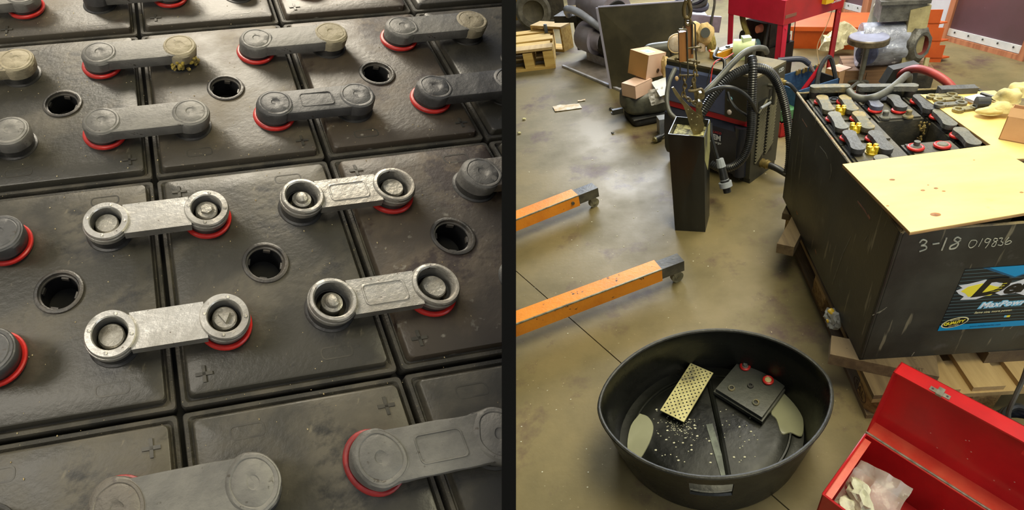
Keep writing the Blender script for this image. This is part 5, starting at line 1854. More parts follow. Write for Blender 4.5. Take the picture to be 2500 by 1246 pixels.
# green motor
p = G(1778, 124, TOPZ)
pm = CMAT @ Vector((0.255, 0.24, 0))
mo = thing('small_motor', 'pale green electric motor casing behind the yellow meter', 'motor', (pm.x, pm.y, TOPZ))
bm = bm_new(); cyl(bm, (-0.075, 0.02, 0.055), (0.045, -0.02, 0.055), 0.052, seg=24); bevel(bm, 0.006, 2); obj('housing', bm, m_mint, mo)
bm = bm_new(); box(bm, -0.06, 0.035, -0.04, 0.04, 0.0, 0.04); bevel(bm, 0.006, 2); obj('foot', bm, m_mint, mo)
bm = bm_new(); box(bm, -0.03, 0.02, -0.03, 0.03, 0.09, 0.122); bevel(bm, 0.006, 2); obj('terminal_box', bm, m_mint, mo)
bm = bm_new(); cyl(bm, (0.0455, -0.0201, 0.055), (0.052, -0.0222, 0.055), 0.036, seg=20); obj('end_plate', bm, m_patch, mo)
# multimeter
q0, q1 = G(1742, 138, TOPZ + 0.02), G(1800, 118, TOPZ + 0.02)
dm = (q1 - q0); dm.z = 0
L_ = dm.length
mm = thing('multimeter', 'yellow rubber-cased meter with a grey face, lying on the charger', 'multimeter', (q0.x, q0.y, TOPZ), math.atan2(dm.y, dm.x))
bm = bm_new(); box(bm, 0, L_, -0.035, 0.035, 0, 0.045); bevel(bm, 0.012, 3); obj('case', bm, m_amber, mm)
bm = bm_new(); box(bm, 0.045, L_ - 0.01, -0.026, 0.026, 0.044, 0.049); bevel(bm, 0.003, 1); obj('face', bm, m_dgrey, mm)
for k in range(5):
    bm = bm_new(); box(bm, -0.003, 0.012, -0.028 + k * 0.012, -0.022 + k * 0.012, 0.006, 0.036); obj('grip_rib', bm, m_amber, mm)
bm = bm_new(); cyl(bm, (0.12, 0, 0.049), (0.12, 0, 0.057), 0.014, seg=16); obj('dial', bm, m_cab, mm)
bm = bm_new(); cyl(bm, (0.03, 0.03, 0.02), (0.02, 0.06, 0.04), 0.008, seg=10); obj('lead_socket', bm, m_redwire, mm)
for col, pts in ((m_redwire, [(1790, 130, 2.98), (1775, 140, 2.86), (1745, 152, 2.78), (1736, 190, 2.74), (1733, 230, 2.70), (1730, 270, 2.68)]), (m_cab, [(1792, 132, 2.97), (1770, 146, 2.84), (1742, 158, 2.77), (1728, 195, 2.73), (1726, 232, 2.70)])):
    P = [AY(*q) for q in pts]
    rz = Matrix.Rotation(-math.atan2(dm.y, dm.x), 4, 'Z') @ Matrix.Translation((-q0.x, -q0.y, -TOPZ))
    bm = bm_new(); tube(bm, [rz @ q for q in spline(P, 6)], 0.0032, 6); obj('test_lead', bm, col, mm)

# ------------------------------------------------------------------ red bench
m_bred = M('pink_red_enamel', (214, 36, 66), (196, 30, 56), scale=5, rough=0.35, bump=0.04)
m_bred2 = M('red_bench_enamel', (176, 34, 34), (156, 32, 32), scale=5, rough=0.4, bump=0.04, c3=(130, 70, 60), scale3=30, t3=0.72)
AZ = 0.62
c0 = G(1912, 62, AZ); c0.z = 0
e1 = G(2056, 18, AZ); e1.z = 0
e2 = G(1782, 32, AZ); e2.z = 0
du = (e1 - c0).normalized()
dv = Vector((-du.y, du.x, 0))
if dv.dot(e2 - c0) < 0: dv = -dv
Lu, Lv = (e1 - c0).length, (e2 - c0).dot(dv)
bench = thing('red_workbench', 'red steel bench on four legs behind the charger', 'workbench', c0, math.atan2(du.y, du.x))
BZ = 0.79
lt = 0.055
for (x, y, nm) in ((0, 0, 1), (Lu - lt, 0, 1), (0, Lv - lt, 1), (Lu - lt, Lv - lt, 1)):
    bm = bm_new()
    sx = 1 if x == 0 else -1
    sy = 1 if y == 0 else -1
    X, Y = x + (0 if sx > 0 else lt), y + (0 if sy > 0 else lt)
    hexa(bm, [Vector((X, Y, 0)), Vector((X + sx * lt, Y, 0)), Vector((X + sx * lt, Y + sy * 0.006, 0)), Vector((X, Y + sy * 0.006, 0))], [Vector((X, Y, BZ)), Vector((X + sx * lt, Y, BZ)), Vector((X + sx * lt, Y + sy * 0.006, BZ)), Vector((X, Y + sy * 0.006, BZ))])
    hexa(bm, [Vector((X, Y, 0)), Vector((X + sx * 0.006, Y, 0)), Vector((X + sx * 0.006, Y + sy * lt, 0)), Vector((X, Y + sy * lt, 0))], [Vector((X, Y, BZ)), Vector((X + sx * 0.006, Y, BZ)), Vector((X + sx * 0.006, Y + sy * lt, BZ)), Vector((X, Y + sy * lt, BZ))])
    obj('leg', bm, m_bred2 if y == 0 and x else m_bred, bench, 0)
for b in ((0, Lu, -0.004, 0.0), (0, Lu, Lv, Lv + 0.004)):
    bm = bm_new(); box(bm, b[0], b[1], b[2], b[3], AZ, BZ); obj('apron', bm, m_bred2, bench, 0)
for b in ((-0.004, 0.0, -0.004, Lv), (Lu, Lu + 0.004, -0.004, Lv)):
    bm = bm_new(); box(bm, b[0], b[1], b[2], b[3], AZ, BZ); obj('apron', bm, m_bred, bench, 0)
bm = bm_new(); box(bm, 0, Lu, 0, Lv, BZ - 0.07, BZ - 0.062); obj('tray', bm, m_bred2, bench, 0)
for x, y in ((0.028, -0.006), (Lu - 0.03, -0.006)):
    bm = bm_new(); cyl(bm, (x, -0.003, AZ - 0.03), (x, -0.009, AZ - 0.03), 0.007, seg=8); obj('bolt', bm, m_bred, bench)
m_strip = M('brown_label', (130, 84, 66), rough=0.6)
bm = bm_new(); box(bm, 0.01, 0.13, -0.006, -0.004, AZ + 0.045, AZ + 0.068); obj('label_strip', bm, m_strip, bench, 0)
text_mesh('lettering', 'CRAFTSMAN', 0.020, m_white, bench, axes((Lu - 0.15, -0.0055, AZ + 0.055), Vector((1, 0, 0)), Vector((0, 0, 1)), Vector((0, -1, 0))), 0.0004)
# inner red drawer on the tray
pbz = Matrix.Translation(c0) @ Matrix.Rotation(math.atan2(du.y, du.x), 4, 'Z')


def onbench(x, y, z=BZ - 0.062):
    q = pbz @ Vector((x, y, 0)); q.z = z
    return q


q = onbench(0.34, 0.22)
bm = bm_new(); box(bm, -0.21, 0.20, -0.16, 0.16, 0, 0.16); bevel(bm, 0.004, 1)
obj('red_box', bm, m_bred, None, label='red metal box standing on the bench tray', cat='box', loc=q, rot=(0, 0, math.atan2(du.y, du.x) - 0.12))
q = onbench(0.085, 0.20)
for k in range(5):
    bm = bm_new(); cyl(bm, (0, -0.10 + 0.01 * k, 0.014), (0.0, 0.10, 0.014), 0.013, seg=10); bevel(bm, 0.002, 1)
    obj('black_rod', bm, m_cab, None, label='black rod among five lying side by side in the bench tray', cat='rod', group='rods in the bench tray', loc=q + du * (0.03 * k - 0.06), rot=(0, 0, math.atan2(du.y, du.x)))
# yellow tape measure clipped on the apron
q = onbench(0.45, -0.006, AZ + 0.075)
t = thing('tape_measure', 'yellow tape measure clipped to the bench edge', 'tape measure', q, math.atan2(du.y, du.x))
bm = bm_new(); box(bm, -0.045, 0.045, -0.04, 0.0, 0.0, 0.10); bevel(bm, 0.016, 3); obj('case', bm, m_yel, t)
bm = bm_new(); box(bm, -0.02, 0.03, -0.042, -0.040, 0.045, 0.085); obj('label', bm, m_stk_cream, t)
bm = bm_new(); box(bm, -0.02, 0.012, -0.043, -0.0422, 0.05, 0.062, Matrix.Rotation(0.0, 4, 'X')); obj('print', bm, m_cab, t)
bm = bm_new(); box(bm, 0.03, 0.05, -0.03, -0.02, -0.004, 0.012); obj('tape_hook', bm, m_steel, t)
# cords and tags hanging from the bench
for k, (x, y, a, ln_, mat, lab) in enumerate(((0.30, 0.25, 0.02, 0.40, m_jar_in, 'thin tan cord hanging under the bench next to a pink tag'), (0.36, 0.25, -0.02, 0.34, M('pink_cord', (226, 150, 150), rough=0.6), 'thin pink cord hanging under the bench'),
                                              (0.42, 0.25, 0.01, 0.42, m_cab, 'thin black cord hanging under the bench'), (0.62, 0.02, -0.10, 0.55, M('cream_cord', (214, 186, 140), rough=0.6), 'cream cord hanging beside the right bench leg'))):
    q = onbench(x, y, BZ - 0.07)
    P = spline([Vector((0, 0, 0)), Vector((a * 0.5, 0, -ln_ * 0.4)), Vector((a, 0.01, -ln_ * 0.7)), Vector((a * 0.6, 0, -ln_))], 6)
    bm = bm_new(); tube(bm, P, 0.0035, 6)
    obj('dangling_string', bm, mat, None, label=lab, cat='cord', loc=q)
q = onbench(0.37, 0.25, 0.36)
bm = bm_new(); box(bm, -0.012, 0.012, -0.002, 0.002, 0, 0.075); bevel(bm, 0.003, 1)
obj('hanging_tag', bm, M('pink_tag', (226, 60, 110), rough=0.5), None, label='pink tag hanging on a cord under the bench', cat='tag', loc=q)

# ------------------------------------------------------------------ machine parts under and behind the bench
m_eng = M('greasy_black_metal', (44, 42, 38), (66, 62, 52), scale=12, rough=0.45, metal=0.3, bump=0.4, bscale=40, c3=(110, 96, 80), scale3=40, t3=0.70)
m_engl = M('oxidised_aluminium', (150, 146, 150), (120, 116, 118), scale=10, rough=0.45, metal=0.4, bump=0.3, bscale=40)
q = (c0 + du * 0.24 + dv * Lv * 0.52)
t = thing('black_engine', 'greasy black engine with hoses on the floor under the red bench', 'engine', q, math.atan2(du.y, du.x) - PI / 2)
t.scale = (1.0, 1.0, 1.28)
bm = bm_new(); box(bm, -0.24, 0.10, -0.16, 0.16, 0.0, 0.30); bevel(bm, 0.03, 2); obj('block', bm, m_eng, t)
bm = bm_new(); box(bm, -0.20, 0.08, -0.12, 0.12, 0.30, 0.44); bevel(bm, 0.025, 2); obj('head', bm, m_eng, t)
for k, (x, y, z, r, l, mat) in enumerate(((-0.12, -0.17, 0.36, 0.045, 0.06, m_eng), (0.0, -0.17, 0.32, 0.035, 0.05, M('blue_grey_cap', (96, 130, 140), rough=0.5)), (0.02, -0.16, 0.42, 0.025, 0.05, M('copper_fitting', (190, 110, 84), rough=0.5)), (-0.05, -0.165, 0.20, 0.06, 0.05, m_eng), (-0.18, -0.16, 0.22, 0.04, 0.06, m_engl), (0.05, -0.16, 0.14, 0.05, 0.05, m_eng))):
    bm = bm_new(); cyl(bm, (x, y, z), (x, y - l, z), r, r * 0.9, 18); bevel(bm, 0.004, 1); obj('pulley', bm, mat, t)
for k, pts in enumerate(([(-0.25, -0.12, 0.48), (-0.16, -0.19, 0.44), (-0.06, -0.21, 0.34), (0.0, -0.20, 0.22)], [(0.08, -0.15, 0.45), (0.10, -0.20, 0.30), (0.06, -0.20, 0.12)])):
    bm = bm_new(); tube(bm, spline(pts, 6), 0.024 - 0.008 * k, 10); obj('hose', bm, m_suede if k == 0 else m_eng, t)
bm = bm_new(); box(bm, -0.30, -0.24, -0.15, -0.14, 0.46, 0.53, Matrix.Rotation(0.3, 4, 'Y')); obj('paper_tag', bm, m_leather, t)
# black motor with hoses behind the glove
q = G(1735, 150); q = Vector((0.78, 5.05, 0))
t = thing('hose_bundle_unit', 'grey machine frame topped with coiled black hoses, behind the glove and left of the bench', 'machine', q)
bm = bm_new(); box(bm, -0.17, 0.16, -0.05, 0.25, 0.0, 0.46); bevel(bm, 0.01, 1); obj('frame_box', bm, m_engl, t)
m_lil = M('lilac_grey_steel', (150, 140, 156), (128, 116, 130), scale=6, rough=0.45, metal=0.2, bump=0.1)
bm = bm_new(); box(bm, -0.19, 0.20, -0.09, -0.05, 0.36, 0.50, Matrix.Rotation(0.15, 4, 'Y')); bevel(bm, 0.006, 1); obj('front_rail', bm, m_lil, t)
for k in range(6):
    bm = bm_new()
    a = 0.55 + 0.035 * k
    P = [Vector((0.0 + (0.15 - 0.012 * k) * math.cos(s), 0.04 + 0.08 * math.sin(s), a + 0.02 * math.sin(2 * s + k))) for s in (2 * PI * i / 20 for i in range(21))]
    tube(bm, P, 0.026, 8, caps=False); obj('coiled_hose', bm, m_cab if k % 2 else M('blue_black_hose', (60, 62, 76), rough=0.4), t)
bm = bm_new(); tube(bm, spline([Vector((0.19, -0.05, 0.72)), Vector((0.2, -0.1, 0.60)), Vector((0.17, -0.10, 0.40)), Vector((0.19, -0.10, 0.20))], 6), 0.012, 8); obj('cable', bm, m_cabg, t)
bm = bm_new(); box(bm, 0.06, 0.15, -0.062, -0.05, 0.14, 0.34); bevel(bm, 0.004, 1); obj('switch_plate', bm, m_lil, t)
bm = bm_new(); box(bm, 0.105, 0.135, -0.066, -0.062, 0.20, 0.28); obj('switch', bm, m_hole, t)
# tool bag
m_bagb = M('blue_canvas', (48, 84, 124), (36, 66, 104), scale=20, rough=0.8, bump=0.3, bscale=90)
m_bagk = M('black_canvas', (34, 35, 38), (46, 46, 46), scale=20, rough=0.8, bump=0.3, bscale=90)
m_orange = M('orange_webbing', (206, 96, 52), rough=0.7)
q = Vector((1.42, 3.56, 0))
t = thing('tool_bag', 'open blue and black canvas tool bag with orange straps, behind the battery', 'tool bag', q, 0.42)
W_, D_, H_ = 0.40, 0.22, 0.30
for nm, b, mat in (('front_panel', (-W_ / 2, W_ / 2, -D_ / 2, -D_ / 2 + 0.012, 0.02, H_), m_bagb), ('back_panel', (-W_ / 2, W_ / 2, D_ / 2 - 0.012, D_ / 2, 0.02, H_ + 0.05), m_bagb), ('end_panel', (-W_ / 2, -W_ / 2 + 0.012, -D_ / 2, D_ / 2, 0.02, H_), m_bagb), ('end_panel', (W_ / 2 - 0.012, W_ / 2, -D_ / 2, D_ / 2, 0.02, H_), m_bagk), ('bag_base', (-W_ / 2 - 0.004, W_ / 2 + 0.004, -D_ / 2 - 0.004, D_ / 2 + 0.004, 0.0, 0.15), m_bagk)):
    bm = bm_new(); box(bm, *b); bevel(bm, 0.005, 2); obj(nm, bm, mat, t)
for x in (0.02, 0.10):
    bm = bm_new(); box(bm, x, x + 0.035, -D_ / 2 - 0.008, -D_ / 2, 0.14, 0.27); bevel(bm, 0.003, 1); obj('strap', bm, m_orange, t)
bm = bm_new(); box(bm, 0.19, 0.25, -D_ / 2 - 0.05, -D_ / 2 + 0.02, 0.10, 0.24); bevel(bm, 0.01, 2); obj('side_pouch', bm, m_bagk, t)
bm = bm_new(); tube(bm, spline([Vector((-0.02, -0.10, 0.28)), Vector((0.05, -0.05, 0.40)), Vector((0.16, -0.02, 0.44)), Vector((0.20, -0.08, 0.28))], 6), 0.016, 6); obj('carry_handle', bm, m_bagk, t)
bagM = Matrix.Translation(q) @ Matrix.Rotation(0.42, 4, 'Z')
bq = bagM @ Vector((0.0, 0.0, 0.17))
bm = bm_new(); tube(bm, [Vector((-0.06, 0.0, 0.02)), Vector((0.10, 0.02, 0.24))], 0.018, 8)
obj('cutter_handle', bm, M('red_grip', (176, 24, 40), rough=0.4), None, label='red cutter handle sticking out of the tool bag', cat='tool handle', loc=bq)
hm = thing('claw_hammer', 'hammer with a dark rubber grip sticking out of the tool bag towards the left', 'hammer', bagM @ Vector((0.04, 0.03, 0.17)))
bm = bm_new(); tube(bm, spline([Vector((0.08, 0, 0.02)), Vector((0.06, 0.0, 0.12)), Vector((-0.02, 0.02, 0.24))], 5), 0.013, 8); obj('shaft', bm, m_engl, hm)
bm = bm_new(); tube(bm, spline([Vector((-0.01, 0.02, 0.23)), Vector((-0.08, 0.03, 0.27)), Vector((-0.24, 0.05, 0.27))], 5), 0.020, 10); obj('grip', bm, M('blue_black_rubber', (48, 52, 66), rough=0.5), hm)
bm = bm_new(); tube(bm, [Vector((-0.24, 0.05, 0.27)), Vector((-0.34, 0.06, 0.23))], 0.011, 8); obj('head_shank', bm, m_engl, hm)
for k in range(9):
    bm = bm_new(); cyl(bm, (0, 0, 0), (0, 0, 0.03), 0.011, seg=6); bevel(bm, 0.002, 1)
    qq = bagM @ Vector((-0.05 + 0.032 * k, 0.075 + 0.01 * (k % 2), 0.335 - 0.0 * k))
    obj('brass_fitting', bm, m_brass, None, label='brass fitting in the row along the back rim of the tool bag', cat='fitting', group='brass fittings', loc=qq)
# cardboard carton, cream plastic bags, green case, red tray near the bench
m_card = M('brown_cardboard', (204, 162, 120), (190, 148, 106), scale=4, rough=0.8, bump=0.05)
m_cardd = M('cardboard_shaded_side', (182, 138, 84), (168, 126, 76), scale=4, rough=0.8)  # darker copy of the cardboard, shade on the side faces put into it
m_cardp = M('pinkish_lit_cardboard', (218, 184, 160), (208, 172, 148), scale=4, rough=0.8)  # pinkish board, also carries the lit face of the larger carton


def carton(name, label, loc, rz, w, d, h, mats, tape=False, tilt=(0, 0)):
    t = thing(name, label, 'cardboard box', loc, rz)
    t.rotation_euler = (tilt[0], tilt[1], rz)
    for nm, b, mat in (('front_panel', (-w / 2, w / 2, -d / 2, -d / 2 + 0.003, 0, h), mats[0]), ('back_panel', (-w / 2, w / 2, d / 2 - 0.003, d / 2, 0, h), mats[0]), ('side_panel', (-w / 2, -w / 2 + 0.003, -d / 2, d / 2, 0, h), mats[1]), ('side_panel', (w / 2 - 0.003, w / 2, -d / 2, d / 2, 0, h), mats[1]),
                       ('bottom_flap', (-w / 2, w / 2, -d / 2, d / 2, 0, 0.003), mats[0]), ('top_flap', (-w / 2, 0.0, -d / 2, d / 2, h - 0.003, h), mats[2]), ('top_flap', (0.001, w / 2, -d / 2, d / 2, h - 0.003, h), mats[2])):
        bm = bm_new(); box(bm, *b); obj(nm, bm, mat, t, 0)
    return t


carton('cardboard_box', 'brown cardboard box with a flap up, beside the right bench leg', G(2040, 214), 0.5, 0.16, 0.14, 0.17, (m_card, m_cardd, m_cardp))
m_pbag = M('cloudy_plastic_bag', (206, 200, 164), (180, 172, 134), scale=16, rough=0.35, bump=0.7, bscale=30)
for k, (px, py, r) in enumerate(((2022, 150, 0.11), (2052, 140, 0.13))):
    q = G(px, py)
    bm = bm_new(); blob(bm, (0, 0, r * 1.15), (r, r * 0.8, r * 1.3), 3, 0.45, 2.6, 20 + k, flat=0.0)
    obj('plastic_bag', bm, m_pbag, None, label=('cloudy plastic bag heap left of the right bench leg', 'tall cloudy plastic bag heap between bench leg and stool')[k], cat='bag', loc=q)
q = Vector((1.24, 3.40, 0.0))
bm = bm_new(); box(bm, -0.10, 0.12, -0.06, 0.08, 0.13, 0.20); bevel(bm, 0.006, 1)
m_green = M('green_case', (84, 136, 92), (70, 118, 78), scale=8, rough=0.5)
rt = thing('red_tray', 'red metal tray on the floor between charger and battery', 'tray', q, 0.3)
for b in ((-0.12, 0.14, -0.09, -0.085, 0.0, 0.11), (-0.12, 0.14, 0.085, 0.09, 0.0, 0.11), (-0.12, -0.115, -0.09, 0.09, 0.0, 0.11), (0.135, 0.14, -0.09, 0.09, 0.0, 0.11)):
    b2 = bm_new(); box(b2, *b); obj('tray_wall', b2, m_bred2, rt, 0)
b2 = bm_new(); box(b2, -0.12, 0.14, -0.09, 0.09, 0.0, 0.01); obj('tray_floor', b2, m_bred2, rt, 0)
bm.transform(Matrix.Translation((0, 0, -0.13)))
obj('green_case', bm, m_green, None, label='green plastic case lying on the red tray', cat='case', loc=q + Vector((0, 0, 0.111)), rot=(0, 0, 0.3))

# ------------------------------------------------------------------ round stool
q = G(2122, 90, 0.45)
m_seat = M('brushed_seat_steel', (170, 172, 192), (150, 152, 172), scale=8, rough=0.38, metal=0.35, bump=0.05)
m_band = M('bronze_band', (110, 98, 78), (86, 76, 60), scale=20, rough=0.4, metal=0.4)
m_pole = M('grey_pole', (116, 116, 108), (96, 96, 88), scale=12, rough=0.45, metal=0.3)
st = thing('round_stool', 'round metal stool with a bronze-edged seat and single post', 'stool', (q.x, q.y, 0))
bm = bm_new(); lathe(bm, [(0.0001, 0.448), (0.12, 0.450), (0.146, 0.456), (0.150, 0.450)], 48, caps=False); obj('seat_top', bm, m_seat, st)
bm = bm_new(); lathe(bm, [(0.150, 0.452), (0.156, 0.444), (0.156, 0.410), (0.150, 0.404), (0.03, 0.404)], 48, caps=False); obj('seat_band', bm, m_band, st)
bm = bm_new(); cyl(bm, (0, 0, 0.16), (0, 0, 0.41), 0.021, 0.024, 18); obj('post', bm, m_pole, st)
bm = bm_new(); cyl(bm, (0, 0, 0.02), (0, 0, 0.18), 0.016, 0.017, 16); obj('screw_post', bm, m_pole, st)
for k in range(4):
    a = k * PI / 2 + 0.5
    bm = bm_new(); tube(bm, spline([Vector((0, 0, 0.10)), Vector((0.10 * math.cos(a), 0.10 * math.sin(a), 0.07)), Vector((0.18 * math.cos(a), 0.18 * math.sin(a), 0.012))], 5), 0.012, 8); obj('foot', bm, m_pole, st)

# ------------------------------------------------------------------ engine wrapped in film, right rear
m_cream = M('cream_engine_paint', (178, 166, 118), (150, 138, 96), scale=8, rough=0.55, bump=0.3, bscale=40, c3=(104, 94, 66), scale3=30, t3=0.66)
m_head = M('grey_cylinder_head', (110, 108, 100), (80, 78, 72), scale=16, rough=0.5, metal=0.25, bump=0.6, bscale=50)
m_wrap = M('shiny_stretch_film', (168, 172, 186), (120, 122, 130), scale=7, stretch=(1, 1, 2), rough=0.16, bump=0.9, bscale=9, c3=(226, 230, 240), scale3=18, t3=0.62, w3=0.05)
m_crate = M('brown_crate_board', (128, 96, 66), (108, 80, 54), scale=5, stretch=(0.6, 6, 6), rough=0.8, bump=0.15)
q = Vector((2.30, 4.15, 0))
cr_ = thing('wooden_crate', 'low brown wooden crate carrying the film-wrapped engine', 'crate', q, -0.25)
for k in range(4):
    bm = bm_new(); box(bm, -0.34 + 0.17 * k, -0.175 + 0.17 * k, -0.19, -0.17, 0.0, 0.145); bevel(bm, 0.003, 1); obj('front_board', bm, m_crate, cr_)
for k in range(4):
    bm = bm_new(); box(bm, -0.34, 0.34, -0.19 + 0.1 * k, -0.10 + 0.1 * k, 0.146, 0.165); bevel(bm, 0.003, 1); obj('top_board', bm, m_crate, cr_)
for x in (-0.34, 0.32):
    bm = bm_new(); box(bm, x, x + 0.02, -0.168, 0.2, 0.0, 0.145); obj('side_board', bm, m_crate, cr_)
we = thing('wrapped_engine', 'engine block with cream flange and clear film wrap, behind the stool', 'engine', q + Vector((0, 0, 0.166)), -0.25)
bm = bm_new(); cyl(bm, (-0.25, -0.05, 0.17), (0.10, -0.05, 0.17), 0.165, 0.165, 28)
for v in bm.verts: v.co += Vector((0, 1, 1)) * 0.02 * mnoise.noise(v.co * 9)
obj('wrapped_drum', bm, m_wrap, we)
bm = bm_new(); cyl(bm, (-0.215, -0.225, 0.14), (-0.20, -0.195, 0.14), 0.085, 0.085, 24); obj('fan_disc', bm, M('blue_grey_disc', (110, 116, 150), (80, 84, 110), scale=20, rough=0.3, bump=0.6), we)
bm = bm_new()
hexa(bm, [Vector((0.08, -0.20, 0.0)), Vector((0.22, -0.18, 0.0)), Vector((0.22, 0.14, 0.0)), Vector((0.08, 0.14, 0.0))], [Vector((0.06, -0.15, 0.44)), Vector((0.20, -0.15, 0.47)), Vector((0.20, 0.12, 0.47)), Vector((0.06, 0.12, 0.44))])
bevel(bm, 0.02, 2); obj('cream_housing', bm, m_cream, we)
bm = bm_new(); box(bm, -0.15, 0.17, -0.14, 0.12, 0.36, 0.50); bevel(bm, 0.02, 2); obj('rocker_block', bm, m_head, we)
bm = bm_new(); box(bm, -0.17, 0.19, -0.16, 0.13, 0.485, 0.51); bevel(bm, 0.008, 1); obj('gasket_flange', bm, m_head, we)
for x, r, z in ((-0.09, 0.050, 0.555), (-0.02, 0.062, 0.57), (0.055, 0.055, 0.56), (0.12, 0.042, 0.60)):
    bm = bm_new(); cyl(bm, (x, -0.11, z), (x, 0.06, z), r, r * 0.9, 14)
    for v in bm.verts: v.co += v.co.normalized() * 0.008 * mnoise.noise(v.co * 40)
    bevel(bm, 0.006, 1); obj('valve_part', bm, m_head, we)
bm = bm_new(); cyl(bm, (0.10, -0.05, 0.62), (0.25, -0.02, 0.70), 0.022, 0.018, 12); obj('outlet_pipe', bm, m_head, we)
bm = bm_new(); cyl(bm, (-0.17, -0.06, 0.53), (-0.10, -0.06, 0.55), 0.018, 0.016, 10); obj('outlet_pipe', bm, m_head, we)
# bell flange with bore facing right front
fc = Vector((0.185, -0.19, 0.19)); fd = Vector((0.45, -0.85, 0.12)).normalized()
fx, fy = frame_of(fd)
FM = axes(fc, fx, fy, fd)
bm = bm_new()
N2 = 22
prf = [(0.058, 0.02), (0.078, 0.025), (0.096, 0.0), (0.10, -0.05), (0.08, -0.10)]
rg = []
for r, z in prf:
    rg.append([bm.verts.new(FM @ Vector(((r + (0.012 if k % 3 == 0 and r > 0.09 else 0)) * math.cos(2 * PI * k / N2), 1.25 * (r + (0.012 if k % 3 == 0 and r > 0.09 else 0)) * math.sin(2 * PI * k / N2), z))) for k in range(N2)])
for A, B in zip(rg, rg[1:]):
    for k in range(N2): bm.faces.new((A[k], A[(k + 1) % N2], B[(k + 1) % N2], B[k]))
obj('bell_flange', bm, m_head, we)
bm = bm_new(); lathe(bm, [(0.058, 0.02), (0.052, -0.03), (0.0001, -0.03)], 22, FM @ Matrix.Diagonal((1, 1.25, 1, 1)), caps=False); obj('bore', bm, M('reddish_bore', (120, 56, 50), (90, 40, 38), scale=12, rough=0.4), we)
bm = bm_new(); tube(bm, spline([Vector((0.27, -0.16, 0.08)), Vector((0.26, -0.2, -0.02)), Vector((0.25, -0.2, -0.15))], 6), 0.022, 8); obj('cream_strap', bm, m_cream, we)
bm = bm_new(); box(bm, 0.10, 0.32, -0.28, -0.20, -0.16, -0.02); bevel(bm, 0.006, 1); obj('black_mount', bm, m_eng, we)
# orange hopper and brackets behind
m_oran = M('orange_enamel', (206, 92, 30), (190, 80, 24), scale=5, rough=0.45, bump=0.04)
q = Vector((2.55, 5.30, 0))
t = thing('orange_hopper', 'orange steel hopper behind the stool and the red bench', 'hopper', q, -0.42)
prof = [(-0.26, 0.0), (0.22, 0.0), (0.30, 0.22), (-0.30, 0.22)]
bm = bm_new(); hexa(bm, [Vector((-0.62, y, z)) for y, z in prof], [Vector((0.42, y, z)) for y, z in prof]); obj('bin', bm, m_oran, t, 0)
bm = bm_new(); box(bm, -0.64, 0.44, -0.32, -0.285, 0.19, 0.23); obj('rim', bm, m_oran, t, 0)
q = Vector((2.86, 4.62, 0))
t = thing('orange_bracket_stack', 'stack of orange steel brackets with pointed ends right of the wrapped engine', 'brackets', q, -0.35)
for k in range(3):
    bm = bm_new()
    z0 = 0.03 + 0.15 * k
    L0 = 0.19 - 0.05 * k
    prism(bm, [(-0.25, -0.10), (L0, -0.10), (L0 + 0.07, -0.06), (L0 + 0.02, -0.03), (L0 + 0.03, 0.05), (-0.25, 0.05)], z0, z0 + 0.012)
    obj('bracket_flange', bm, m_oran, t, 0)
    bm = bm_new(); box(bm, -0.25, L0, -0.10, -0.09, z0 - 0.03, z0 + 0.12); obj('bracket_web', bm, m_oran, t, 0)
# white cloth knot on the stool side
q = G(2108, 68, 0.50)
q = Vector((2.22, 4.35, 0))
bm = bm_new(); blob(bm, (0, 0, 0.30), (0.05, 0.04, 0.30), 3, 0.2, 2, 31); blob(bm, (0.03, 0, 0.62), (0.02, 0.02, 0.06), 2, 0.2, 3, 33)
obj('white_sack', bm, m_cloth, None, label='white cloth bundle poking up behind the stool seat', cat='cloth', loc=q)
# ------------------------------------------------------------------ left rear: pallet, wheel, engine, steel plate
def pallet(name, label, a, b, depth, h, mat, nb=5):
    a, b = Vector((a.x, a.y, 0)), Vector((b.x, b.y, 0))
    d = (b - a).normalized()
    w = (b - a).length
    t = thing(name, label, 'pallet', a, math.atan2(d.y, d.x))

    def part(nm, x0, x1, y0, y1, z0, z1, m):
        bm = bm_new(); box(bm, x0, x1, y0, y1, z0, z1)
        bevel(bm, 0.004, 1)
        bm.transform(Matrix.Translation(a) @ Matrix.Rotation(math.atan2(d.y, d.x), 4, 'Z'))
        clip_right(bm)
        bm.transform((Matrix.Translation(a) @ Matrix.Rotation(math.atan2(d.y, d.x), 4, 'Z')).inverted())
        if len(bm.faces): obj(nm, bm, m, t)
        else: bm.free()
    for k in range(nb):
        y0 = depth * k / nb
        part('deck_board', 0, w - 0.03 * (k % 2), y0, y0 + depth / nb * (0.86 if k else 0.95), h - 0.025 - 0.012 * (k % 2), h - 0.012 * (k % 2), m_wood if k == 0 else mat)
    for x0, x1 in ((w - 0.11, w), (w * 0.45, w * 0.45 + 0.10)):
        part('stringer', x0, x1, 0.004, depth, 0.026, h - 0.037, mat)
    for k in (0, 2, 4):
        y0 = depth * k / nb
        part('bottom_board', 0, w, y0, y0 + 0.10, 0, 0.025, mat)
    return t


pallet('wooden_pallet', 'yellow wooden pallet at the left rear beside the partition', G(1225, 182), G(1357, 166), 0.85, 0.22, m_wood_y)
